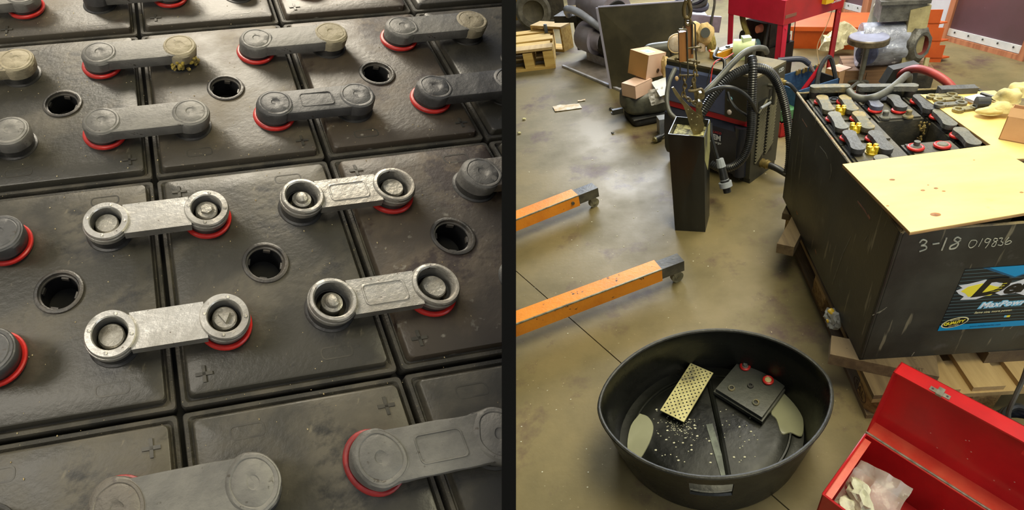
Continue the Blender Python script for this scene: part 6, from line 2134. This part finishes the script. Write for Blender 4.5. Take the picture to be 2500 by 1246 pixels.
# frame-like pallet standing behind it
q = Vector((-0.80, 6.30, 0))
t = thing('small_pallet', 'light wooden pallet with a grey upright behind the yellow pallet', 'pallet', q, -0.55)
for nm, b, m in (('top_board', (-0.12, 0.32, -0.10, 0.10, 0.25, 0.275), m_wood), ('bottom_board', (-0.12, 0.32, -0.10, 0.10, 0.0, 0.025), m_wood_y), ('side_board', (-0.12, -0.10, -0.10, 0.10, 0.025, 0.25), m_wood_y), ('side_board', (0.30, 0.32, -0.10, 0.10, 0.025, 0.25), m_wood_y), ('upright', (0.10, 0.13, -0.125, -0.10, 0.0, 0.30), M('blue_grey_post', (84, 98, 116), rough=0.5))):
    bm = bm_new(); box(bm, *b); bevel(bm, 0.003, 1); obj(nm, bm, m, t)
# forklift wheel and yellow body
q = Vector((-1.10, 7.25, 0))
m_tyre = M('dusty_tyre', (74, 70, 58), (110, 106, 92), scale=8, rough=0.8, bump=0.3)
m_ochre = M('ochre_machine_paint', (176, 138, 50), (150, 116, 40), scale=6, rough=0.5)
fk = thing('forklift_truck', 'ochre forklift with a dusty solid tyre, cut off at the top left corner', 'forklift', q, 0.1)
bm = bm_new(); lathe(bm, [(0.14, -0.07), (0.20, -0.08), (0.235, -0.05), (0.235, 0.05), (0.20, 0.08), (0.14, 0.07)], 36, axes((0.08, 0, 0.235), Vector((1, 0, 0)), Vector((0, 0, 1)), Vector((0, -1, 0))), close=True); obj('tyre', bm, m_tyre, fk)
bm = bm_new(); lathe(bm, [(0.0001, 0.0), (0.08, 0.0), (0.145, 0.04)], 30, axes((0.08, 0, 0.235), Vector((1, 0, 0)), Vector((0, 0, 1)), Vector((0, -1, 0))), caps=False); obj('hub', bm, M('dull_hub', (88, 82, 62), (70, 64, 48), scale=9, rough=0.7), fk)
bm = bm_new(); box(bm, -0.55, 0.30, 0.12, 0.75, 0.12, 1.0); bevel(bm, 0.03, 2)
bm.transform(Matrix.Translation(q) @ Matrix.Rotation(0.1, 4, 'Z')); clip_right(bm); bm.transform((Matrix.Translation(q) @ Matrix.Rotation(0.1, 4, 'Z')).inverted())
obj('chassis', bm, m_ochre, fk)
bm = bm_new(); box(bm, 0.26, 0.50, 0.0, 0.5, 0.10, 0.70); bevel(bm, 0.02, 1); obj('mast_channel', bm, m_eng, fk)
bm = bm_new(); box(bm, 0.36, 0.48, -0.008, 0.0, 0.44, 0.60); bevel(bm, 0.004, 1); obj('red_panel', bm, m_stripe, fk)
# skid rails on the floor
m_rail = M('pale_skid_edge', (206, 206, 214), (170, 168, 172), scale=12, rough=0.5)
m_railg = M('grey_skid_board', (140, 130, 118), (118, 108, 96), scale=8, rough=0.7)
a, b = G(1372, 164), G(1490, 214)
d = (b - a).normalized(); n = Vector((-d.y, d.x, 0))
sk = thing('engine_skid', 'long pale-edged skid on the floor under the grey engine', 'skid', a, math.atan2(d.y, d.x))
Ls = (b - a).length
bm = bm_new(); box(bm, 0, Ls + 0.4, 0.0, 0.025, 0, 0.02); obj('rail', bm, m_rail, sk, 0)
bm = bm_new(); box(bm, 0, Ls + 0.15, 0.03, 0.30, 0, 0.012); obj('board', bm, m_railg, sk, 0)
bm = bm_new(); box(bm, 0.05, Ls + 0.1, 0.30, 0.36, 0.0, 0.10); obj('rail', bm, m_rail, sk, 0)
bm = bm_new(); box(bm, 0.05, Ls + 0.1, 0.36, 0.75, 0.0, 0.09); obj('board', bm, m_railg, sk, 0)
bm = bm_new(); box(bm, Ls - 0.06, Ls + 0.02, 0.035, 0.10, 0.013, 0.11); bevel(bm, 0.004, 1); obj('wood_block', bm, m_wood_g, sk)
skM = Matrix.Translation(a) @ Matrix.Rotation(math.atan2(d.y, d.x), 4, 'Z')
# grey engine
m_lila = M('lilac_grey_casting', (158, 152, 162), (136, 128, 134), scale=5, rough=0.42, metal=0.15, bump=0.15, bscale=40, c3=(178, 160, 148), scale3=9, t3=0.62, w3=0.1)
eq = skM @ Vector((0.13, 0.50, 0.10))
en = thing('grey_engine', 'lilac-grey engine with a diagonal pipe, left of the leaning steel plate', 'engine', eq, -0.35)
en.scale = (1.1, 1.1, 1.1)


def ep(nm, bm, mat=m_lila): return obj(nm, bm, mat, en)


bm = bm_new(); cyl(bm, (-0.12, 0.05, 0.42), (0.20, -0.16, 0.34), 0.17, 0.19, 30); bevel(bm, 0.02, 2); ep('bell_housing', bm)
bm = bm_new(); cyl(bm, (0.202, -0.162, 0.34), (0.21, -0.168, 0.338), 0.135, 0.13, 28); ep('bell_opening', bm, m_hole)
bm = bm_new(); cyl(bm, (0.17, -0.15, 0.32), (0.25, -0.20, 0.30), 0.05, 0.045, 18); ep('drive_shaft', bm, m_engl)
bm = bm_new(); box(bm, -0.30, 0.02, -0.08, 0.25, 0.42, 0.75); bevel(bm, 0.04, 3); ep('crankcase', bm)
bm = bm_new(); cyl(bm, (-0.14, -0.16, 0.17), (0.02, -0.24, 0.15), 0.135, 0.135, 28); bevel(bm, 0.015, 2); ep('lower_drum', bm)
bm = bm_new(); cyl(bm, (0.02, -0.24, 0.15), (0.10, -0.28, 0.14), 0.10, 0.09, 20); bevel(bm, 0.01, 1); ep('drum_cover', bm)
bm = bm_new(); cyl(bm, (0.10, -0.24, 0.13), (0.22, -0.30, 0.12), 0.12, 0.11, 18); bevel(bm, 0.01, 1); ep('black_pulley', bm, m_eng)
bm = bm_new(); box(bm, 0.12, 0.34, -0.22, 0.0, 0.0, 0.22); bevel(bm, 0.02, 1); ep('black_bracket', bm, m_eng)
bm = bm_new(); box(bm, -0.28, 0.12, -0.05, 0.22, 0.0, 0.30); bevel(bm, 0.03, 2); ep('sump', bm, m_eng)
bm = bm_new(); tube(bm, spline([Vector((-0.26, -0.18, 0.36)), Vector((-0.24, -0.24, 0.42)), Vector((-0.12, -0.27, 0.40)), Vector((0.05, -0.30, 0.30)), Vector((0.18, -0.32, 0.23)), Vector((0.25, -0.30, 0.22))], 7), 0.034, 12); ep('diagonal_pipe', bm, M('grey_pipe', (150, 154, 166), (130, 132, 140), scale=10, rough=0.4))
for x, y, z in ((-0.02, -0.12, 0.56), (0.05, -0.14, 0.42), (-0.12, -0.10, 0.62), (0.03, -0.27, 0.20)):
    bm = bm_new(); cyl(bm, (x, y, z), (x + 0.01, y - 0.025, z), 0.018, seg=6); ep('bolt', bm, m_bolt)
bm = bm_new(); box(bm, 0.0, 0.24, -0.02, 0.2, 0.52, 0.66); bevel(bm, 0.02, 1); ep('upper_casting', bm, m_head)
bm = bm_new(); box(bm, -0.46, -0.22, -0.10, 0.12, 0.27, 0.33); bevel(bm, 0.006, 1); ep('radiator_frame', bm, m_eng)
# leaning steel plate
m_pl = M('dark_steel_sheet', (62, 58, 44), (84, 78, 58), scale=3.0, rough=0.4, metal=0.2, bump=0.06, c3=(120, 110, 80), scale3=60, t3=0.74)
m_ple = M('bare_sheet_edge', (176, 172, 188), rough=0.35, metal=0.3)
BLp, BRp = G(1494, 217), G(1668, 216)
TLp, TRp = AY(1460, 19, BLp.y + 0.10), AY(1690, 3, BRp.y + 0.10)
o = (BLp + BRp) / 2
t = thing('steel_plate', 'large dark steel plate with a pale cut edge, leaning upright behind the cartons', 'steel plate', o)
fr = [p - o for p in (BLp, BRp, TRp, TLp)]
nrm = (fr[1] - fr[0]).cross(fr[3] - fr[0]).normalized()
if nrm.y < 0: nrm = -nrm
bm = bm_new(); hexa(bm, fr, [p + nrm * 0.016 for p in fr]); obj('sheet', bm, m_pl, t, 0)
bm = bm_new()
e = (fr[0] - fr[1]).normalized()
hexa(bm, [fr[0] - nrm * 0.002 , fr[3] - nrm * 0.002, fr[3] + nrm * 0.018, fr[0] + nrm * 0.018], [fr[0] + e * 0.022 - nrm * 0.002, fr[3] + e * 0.022 - nrm * 0.002, fr[3] + e * 0.022 + nrm * 0.018, fr[0] + e * 0.022 + nrm * 0.018])
obj('cut_edge', bm, m_ple, t, 0)
u = (fr[3] - fr[0]).normalized()
bm = bm_new(); hexa(bm, [fr[3] - nrm * 0.002, fr[2] - nrm * 0.002, fr[2] + nrm * 0.018, fr[3] + nrm * 0.018], [fr[3] + u * 0.01 - nrm * 0.002, fr[2] + u * 0.01 - nrm * 0.002, fr[2] + u * 0.01 + nrm * 0.018, fr[3] + u * 0.01 + nrm * 0.018]); obj('cut_edge', bm, m_ple, t, 0)

# ------------------------------------------------------------------ black seat with cartons on it
m_vinyl = M('dusty_black_vinyl', (62, 64, 58), (92, 92, 80), scale=9, rough=0.5, bump=0.25, bscale=90, c3=(120, 118, 100), scale3=60, t3=0.70)
sq = Vector((0.205, 3.90, 0))
se = thing('vehicle_seat', 'dusty black vinyl seat cushion lying on the floor under cartons', 'seat', sq, 0.25)


def cushion(name, b, mat, rnd):
    bm = bm_new(); box(bm, *b)
    bevel(bm, rnd, 4, 0.3)
    return obj(name, bm, mat, se, 60)


bm = bm_new(); pillow(bm, (0.0, 0.01, 0.155), (0.20, 0.155, 0.095), 0.5); bm.transform(Matrix.Rotation(0.10, 4, 'Y')); obj('cushion', bm, m_vinyl, se, 80)
bm = bm_new(); pillow(bm, (0.02, 0.0, 0.037), (0.17, 0.16, 0.036), 0.3, 3); obj('base_pan', bm, m_bagk, se, 80)
bm = bm_new(); tube(bm, [Vector((-0.15, -0.163, 0.068)), Vector((0.19, -0.163, 0.068))], 0.007, 6); obj('piping', bm, m_seal, se)
bm = bm_new(); box(bm, -0.28, -0.19, -0.03, 0.0, 0.09, 0.13); bevel(bm, 0.004, 1); obj('slide_rail', bm, m_cab, se)
bm = bm_new(); cyl(bm, (-0.29, -0.015, 0.10), (-0.19, -0.015, 0.11), 0.012, seg=10); obj('adjuster_rod', bm, m_bolt, se)
l1 = carton('cardboard_box', 'smaller pinkish carton lying tilted on the black seat', (0.155, 3.83, 0.238), 0.75, 0.20, 0.15, 0.10, (m_cardp, m_cardp, m_cardp))
l2 = carton('cardboard_box', 'larger brown carton with a white label, tipped on the smaller one', (0.235, 3.97, 0.335), 0.62, 0.22, 0.19, 0.18, (m_cardp, m_cardd, m_card), tilt=(0.0, 0.0))
l2.rotation_euler = (0.12, 0.16, 0.80)
bm = bm_new(); box(bm, -0.07, 0.03, -0.05, 0.03, 0.1805, 0.1815); lb = obj('paper_label', bm, m_white, l2, 0)
bm = bm_new(); box(bm, -0.045, 0.005, -0.03, 0.01, 0.1816, 0.1820); obj('print', bm, m_lamp1, lb, 0)
ring_m = axes((0.03, -0.0962, 0.05), Vector((1, 0, 0)), Vector((0, 0, 1)), Vector((0, -1, 0)))
bm = bm_new(); torus(bm, (0, 0, 0), 0.014, 0.003, 18, 6, ring_m); obj('printed_mark', bm, m_burn, l2)
bm = bm_new(); torus(bm, (0, 0, 0), 0.006, 0.003, 12, 6, ring_m); obj('printed_mark', bm, m_burn, l2)
bq_ = Vector((0.31, 3.74, 0.235))
bm = sheet_bm((0, 0, 0.0), Vector((0.14, 0.05, 0.0)), Vector((-0.02, 0.06, 0.10)), 12, 10, 0.03, 4.0, 6.0)
obj('parts_bag', bm, m_bag, None, label='clear bag of small parts leaning against the smaller carton', cat='bag', loc=bq_)
for k in range(6):
    bm = bm_new(); blob(bm, (0, 0, 0), (0.016, 0.012, 0.012), 2, 0.3, 3, 40 + k)
    obj('small_part', bm, m_plate if k % 2 else m_seal, None, label='small part inside the clear bag on the seat', cat='part', group='parts in the clear bag', loc=bq_ + Vector((-0.03 + 0.025 * k, 0.02, -0.02 + 0.01 * (k % 3))))
bm = sheet_bm((0, 0, 0), Vector((0.13, 0.04, 0.02)), Vector((-0.05, 0.13, 0.07)), 8, 8, 0.006, 3.0, 3.0)
obj('paper_sheet', bm, m_white, None, label='white paper sheet between the cartons and the charger', cat='paper', loc=(0.36, 3.78, 0.29))
bm = bm_new(); blob(bm, (0, 0, 0), (0.035, 0.04, 0.09), 3, 0.3, 2.2, 50)
obj('cream_glove', bm, m_leather, None, label='cream glove squeezed between the larger carton and the charger', cat='glove', loc=(0.39, 3.88, 0.40))
# padded grey arm behind the cartons
q = AY(1632, 116, 4.15)
t = thing('padded_arm', 'grey padded tube sticking out behind the larger carton', 'tube', (q.x, q.y, 0))
bm = bm_new(); a_ = AY(1582, 122, 4.15) - Vector((q.x, q.y, 0)); b_ = AY(1640, 113, 4.15) - Vector((q.x, q.y, 0)); tube(bm, spline([a_ + Vector((0, 0, -0.02)), a_ + Vector((0.02, 0, 0.005)), b_], 6), 0.042, 14); obj('padded_tube', bm, m_dgrey, t)
bm = bm_new(); cyl(bm, b_, Vector((b_.x + 0.03, b_.y, 0)), 0.02, seg=12); obj('stand_post', bm, m_bar, t)

# ------------------------------------------------------------------ cables and goods on the battery
bc_ = thing('battery_cable', 'grey cable looping from the back bar up to a black connector', 'cable', BP(0.21, 1.03, CT))
inv = Matrix.Translation(-BP(0.21, 1.03, CT))
zt = CT + 0.04
P = [G(2072, 222, zt), G(2085, 236, zt - 0.01), G(2110, 241, zt - 0.012), G(2140, 236, zt), AY(2170, 220, 2.05), AY(2195, 200, 2.12), AY(2213, 184, 2.22), AY(2220, 188, 2.30), AY(2216, 205, 2.34)]
bm = bm_new(); tube(bm, [inv @ p for p in spline(P, 8)], 0.016, 12); obj('sheath', bm, m_cabg, bc_)
m_redcab = M('faded_red_cable', (166, 60, 54), (140, 50, 46), scale=12, rough=0.5, bump=0.1)
P = [AY(2176, 206, 2.40), AY(2190, 190, 2.36), AY(2212, 174, 2.30), AY(2240, 168, 2.22), AY(2275, 178, 2.14), AY(2308, 198, 2.06), AY(2326, 216, 2.02), AY(2333, 226, 2.0)]
rc0 = BP(0.62, 0.98, CT)
rc = thing('battery_cable', 'thick faded red cable arching over the back edge of the battery', 'cable', rc0)
bm = bm_new(); tube(bm, [p - rc0 for p in spline(P, 8)], 0.018, 12); obj('sheath', bm, m_redcab, rc)
bm = bm_new(); cyl(bm, P[-1] - rc0, P[-1] - rc0 + Vector((0.02, -0.02, -0.02)), 0.012, seg=12); obj('lug', bm, m_post, rc)
q0, q1 = BL(2318, 224, CT + 0.06), BL(2392, 222, CT + 0.06)
bm = bm_new(); box(bm, -0.01, 0.135, -0.02, 0.025, 0, 0.045); bevel(bm, 0.006, 2)
qq = BP(q0[0], q0[1] + 0.055, CT + 0.012)
obj('bus_bar', bm, m_rlink_d, None, label='dark bar at the back right edge of the battery by the red cable', cat='connector', loc=qq, rot=(0, 0, BROT - 0.12))
# black connector behind the back edge
q = AY(2185, 212, 2.36)
bm = bm_new(); hexa(bm, [Vector((-0.07, -0.02, 0)), Vector((0.09, -0.02, 0)), Vector((0.09, 0.04, 0)), Vector((-0.07, 0.04, 0))], [Vector((-0.04, -0.02, 0.075)), Vector((0.085, -0.02, 0.09)), Vector((0.085, 0.04, 0.09)), Vector((-0.04, 0.04, 0.075))]); bevel(bm, 0.008, 2)
t = thing('power_connector', 'black power connector at the back edge below the cables', 'connector', (q.x, q.y, 0.0))
bm.transform(Matrix.Translation((0, 0, 0.70))); obj('housing', bm, m_cab, t)
bm = bm_new(); cyl(bm, (0.0, 0.01, 0.0), (0.0, 0.01, 0.70), 0.018, seg=12); obj('support_cable', bm, m_cab, t)


def ploc(px, py, z=PZ2 + 0.0112):
    return G(px, py, z)


# loose bare links on the back plywood
m_ll = M('tarnished_link', (150, 142, 104), (116, 110, 84), scale=20, rough=0.45, metal=0.5, bump=0.4, bscale=70)


def loose(px0, py0, px1, py1, label, mat):
    a, b = ploc(px0, py0), ploc(px1, py1)
    d = (b - a); L_ = d.length; d.normalize()
    t = thing('loose_link', label, 'connector', a, math.atan2(d.y, d.x), 'loose links on the back plywood')
    for x in (0, L_):
        bm = bm_new(); lathe(bm, [(0.012, 0), (0.0205, 0), (0.022, 0.003), (0.022, 0.011), (0.0205, 0.013), (0.0135, 0.013), (0.012, 0.011)], 24, Matrix.Translation((x, 0, 0)), close=True); obj('ring_end', bm, mat, t)
    bm = bm_new(); box(bm, 0.018, L_ - 0.018, -0.015, 0.015, 0.001, 0.010); bevel(bm, 0.003, 1); obj('bar', bm, mat, t)


loose(2274, 240, 2322, 236, 'tarnished loose link with ochre end, farthest on the back plywood', m_ll)
loose(2292, 248, 2336, 245, 'tarnished loose link, second from the plywood corner', m_ll)
loose(2293, 260, 2345, 256, 'bluish-grey loose link, third on the back plywood', m_rlink)
loose(2338, 272, 2380, 266, 'loose link half under the round black mallet head', m_ll)
# papers, mallet, rag, box
q = ploc(2380, 249)
t = thing('paper_stack', 'small stack of white papers on the back plywood', 'papers', q, 0.3)
for k in range(5):
    bm = bm_new(); box(bm, -0.035, 0.035, -0.025, 0.025, 0.004 * k, 0.004 * k + 0.003, Matrix.Rotation(0.25 * mnoise.noise(Vector((k * 3.3, 0, 0))), 4, 'Z')); obj('sheet', bm, M('lilac_paper', (214, 212, 232), rough=0.7) if k > 1 else m_leather, t, 0)
q = ploc(2392, 268)
t = thing('rubber_mallet', 'black rubber mallet lying on the back plywood by the rag', 'mallet', q, -0.3)
bm = bm_new(); cyl(bm, (-0.022, -0.0, 0.026), (0.022, 0.0, 0.026), 0.0255, 0.0255, 22); bevel(bm, 0.008, 3); obj('head', bm, m_cab, t)
pa, pb2 = ploc(2392, 238), ploc(2430, 250)
rzi = Matrix.Rotation(0.3, 4, 'Z')
bm = bm_new(); tube(bm, [rzi @ (pa - q + Vector((0, 0, 0.014))), rzi @ (pb2 - q + Vector((0, 0, 0.014)))], 0.010, 8); obj('handle', bm, m_cab, t)
q = ploc(2425, 285)
m_rag = M('beige_rag', (206, 192, 134), (180, 166, 112), scale=10, rough=0.95, bump=0.4, bscale=60)
t = thing('cloth_rag', 'crumpled beige rag on the back plywood behind the cardboard box', 'rag', q)
for k, (px, py, rx, ry, rz_, sd) in enumerate(((2415, 284, 0.050, 0.030, 0.020, 1), (2450, 265, 0.045, 0.045, 0.045, 2), (2475, 252, 0.045, 0.04, 0.045, 3), (2438, 280, 0.04, 0.035, 0.025, 5))):
    p = ploc(px, py) - q
    bm = bm_new(); blob(bm, Vector((p.x, p.y, rz_ * 0.85)), (rx, ry, rz_), 4, 0.30, 1.5, sd + 60, flat=0.0); obj('fold', bm, m_rag, t)
q = ploc(2437, 340)
d_ = (ploc(2500, 352) - q); d_.z = 0; d_.normalize()
cbx = thing('cardboard_box', 'open brown cardboard box at the right edge, on the back plywood', 'cardboard box', q, math.atan2(d_.y, d_.x))
w, dp, h = 0.16, 0.12, 0.085
for nm, b, mat in (('front_panel', (0, w, 0, 0.003, 0, h), m_card), ('back_panel', (0, w, dp - 0.003, dp, 0, h), m_card), ('side_panel', (0, 0.003, 0, dp, 0, h), m_cardd), ('side_panel', (w - 0.003, w, 0, dp, 0, h), m_cardd), ('bottom_panel', (0, w, 0, dp, 0, 0.003), m_cardd)):
    bm = bm_new(); box(bm, *b); obj(nm, bm, mat, cbx, 0)
bm = bm_new(); box(bm, 0.0, w, -0.0005, 0.0025, 0, 0.03, Matrix.Translation((0, 0, h)) @ Matrix.Rotation(-0.5, 4, 'X')); obj('top_flap', bm, m_card, cbx, 0)

# ------------------------------------------------------------------ right edge: blue box, coiled hoses
q = G(2400, 1025)
e_ = (G(2490, 1062) - q); e_.z = 0; e_.normalize()
m_blue = M('blue_plastic', (74, 104, 170), (60, 88, 150), scale=8, rough=0.45)
m_blue2 = M('dark_blue_inside', (30, 52, 104), rough=0.5)
t = thing('blue_tray', 'blue plastic tray on the floor behind the toolbox lid', 'tray', q, math.atan2(e_.y, e_.x))
bm = bm_new(); box(bm, 0, 0.20, -0.14, 0.0, 0, 0.05); bevel(bm, 0.006, 2); obj('shell', bm, m_blue, t)
bm = bm_new(); box(bm, 0.015, 0.185, -0.125, -0.015, 0.0495, 0.052); bevel(bm, 0.002, 1); obj('inset', bm, m_blue2, t)
q = G(2460, 1075)
t = thing('coiled_cable', 'coiled black cable with a grey lead rising from it, by the toolbox lid', 'cable', (q.x, q.y, 0))
for k in range(4):
    P = [Vector((0.075 * math.cos(s) * (1 - 0.1 * k), 0.06 * math.sin(s) * (1 - 0.1 * k), 0.07 + 0.02 * k + 0.008 * math.sin(3 * s + k))) for s in (2 * PI * i / 24 for i in range(25))]
    bm = bm_new(); tube(bm, P, 0.012, 8, caps=False); obj('coil', bm, m_cab, t)
bm = bm_new(); tube(bm, spline([Vector((-0.01, 0.0, 0.06)), G(2462, 1010, 0.2) - Vector((q.x, q.y, 0)), G(2480, 965, 0.28) - Vector((q.x, q.y, 0)), G(2496, 930, 0.33) - Vector((q.x, q.y, 0)), G(2510, 890, 0.40) - Vector((q.x, q.y, 0))], 6), 0.007, 8); obj('rising_lead', bm, m_cabg, t)
bm = bm_new(); cyl(bm, Vector((0.05, -0.02, 0.0)), Vector((0.06, -0.02, 0.16)), 0.024, seg=14); obj('plug_body', bm, m_cab, t)

# ------------------------------------------------------------------ litter on the floor
m_paper = M('dirty_paper', (190, 164, 124), (214, 206, 190), scale=12, rough=0.85)
q = G(1385, 264)
bm = sheet_bm((0, 0, 0.006), Vector((0.24, 0.02, 0)), Vector((-0.03, 0.12, 0)), 10, 6, 0.008, 3.0, 9.0)
obj('paper_scrap', bm, m_paper, None, label='torn brown paper scrap lying on the floor near the left', cat='paper', loc=(q.x, q.y, 0.004))
q = G(1420, 247)
bm = sheet_bm((0, 0, 0.004), Vector((0.07, 0.01, 0)), Vector((0, 0.03, 0)), 5, 3, 0.004, 3.0, 4.0)
obj('paper_scrap', bm, m_paper, None, label='small paper strip on the floor behind the larger scrap', cat='paper', loc=(q.x, q.y, 0.003))
for k, (px, py, s, lab) in enumerate(((1492, 269, 0.014, 'dark lump of dirt left of the black seat'), (1496, 327, 0.010, 'small black nut on the floor left of the mains plug'), (1268, 327, 0.012, 'pale stub on the floor at the partition'), (1280, 293, 0.012, 'yellowish chip on the floor near the partition'), (2073, 765, 0.006, 'tan pebble on the floor between hoist leg and pallet'))):
    q = G(px, py)
    bm = bm_new(); blob(bm, (0, 0, s * 0.7), (s * 1.4, s, s * 0.8), 2, 0.4, 3, 70 + k, flat=-s * 0.2)
    obj('floor_crumb', bm, (m_eng, m_eng, m_plate, m_plate, m_wood_g)[k], None, label=lab, cat='crumb', loc=(q.x, q.y, 0))
bm = bm_new()
for q in range(150):
    px, py = random.uniform(1270, 2060), random.uniform(230, 1240)
    p = G(px, py)
    if (p - Vector((TC.x, TC.y, 0))).length < 0.42: continue
    s = random.choice((0.0008, 0.0012, 0.0024)) * (0.6 + p.y * 0.35)
    blob(bm, (p.x, p.y, s * 0.3), (s * 1.4, s, s * 0.4), 1, 0.3, 3, q)
obj('floor_grit', bm, m_wcr, None, label='fine pale grit scattered over the workshop floor', cat='grit', kind='stuff')
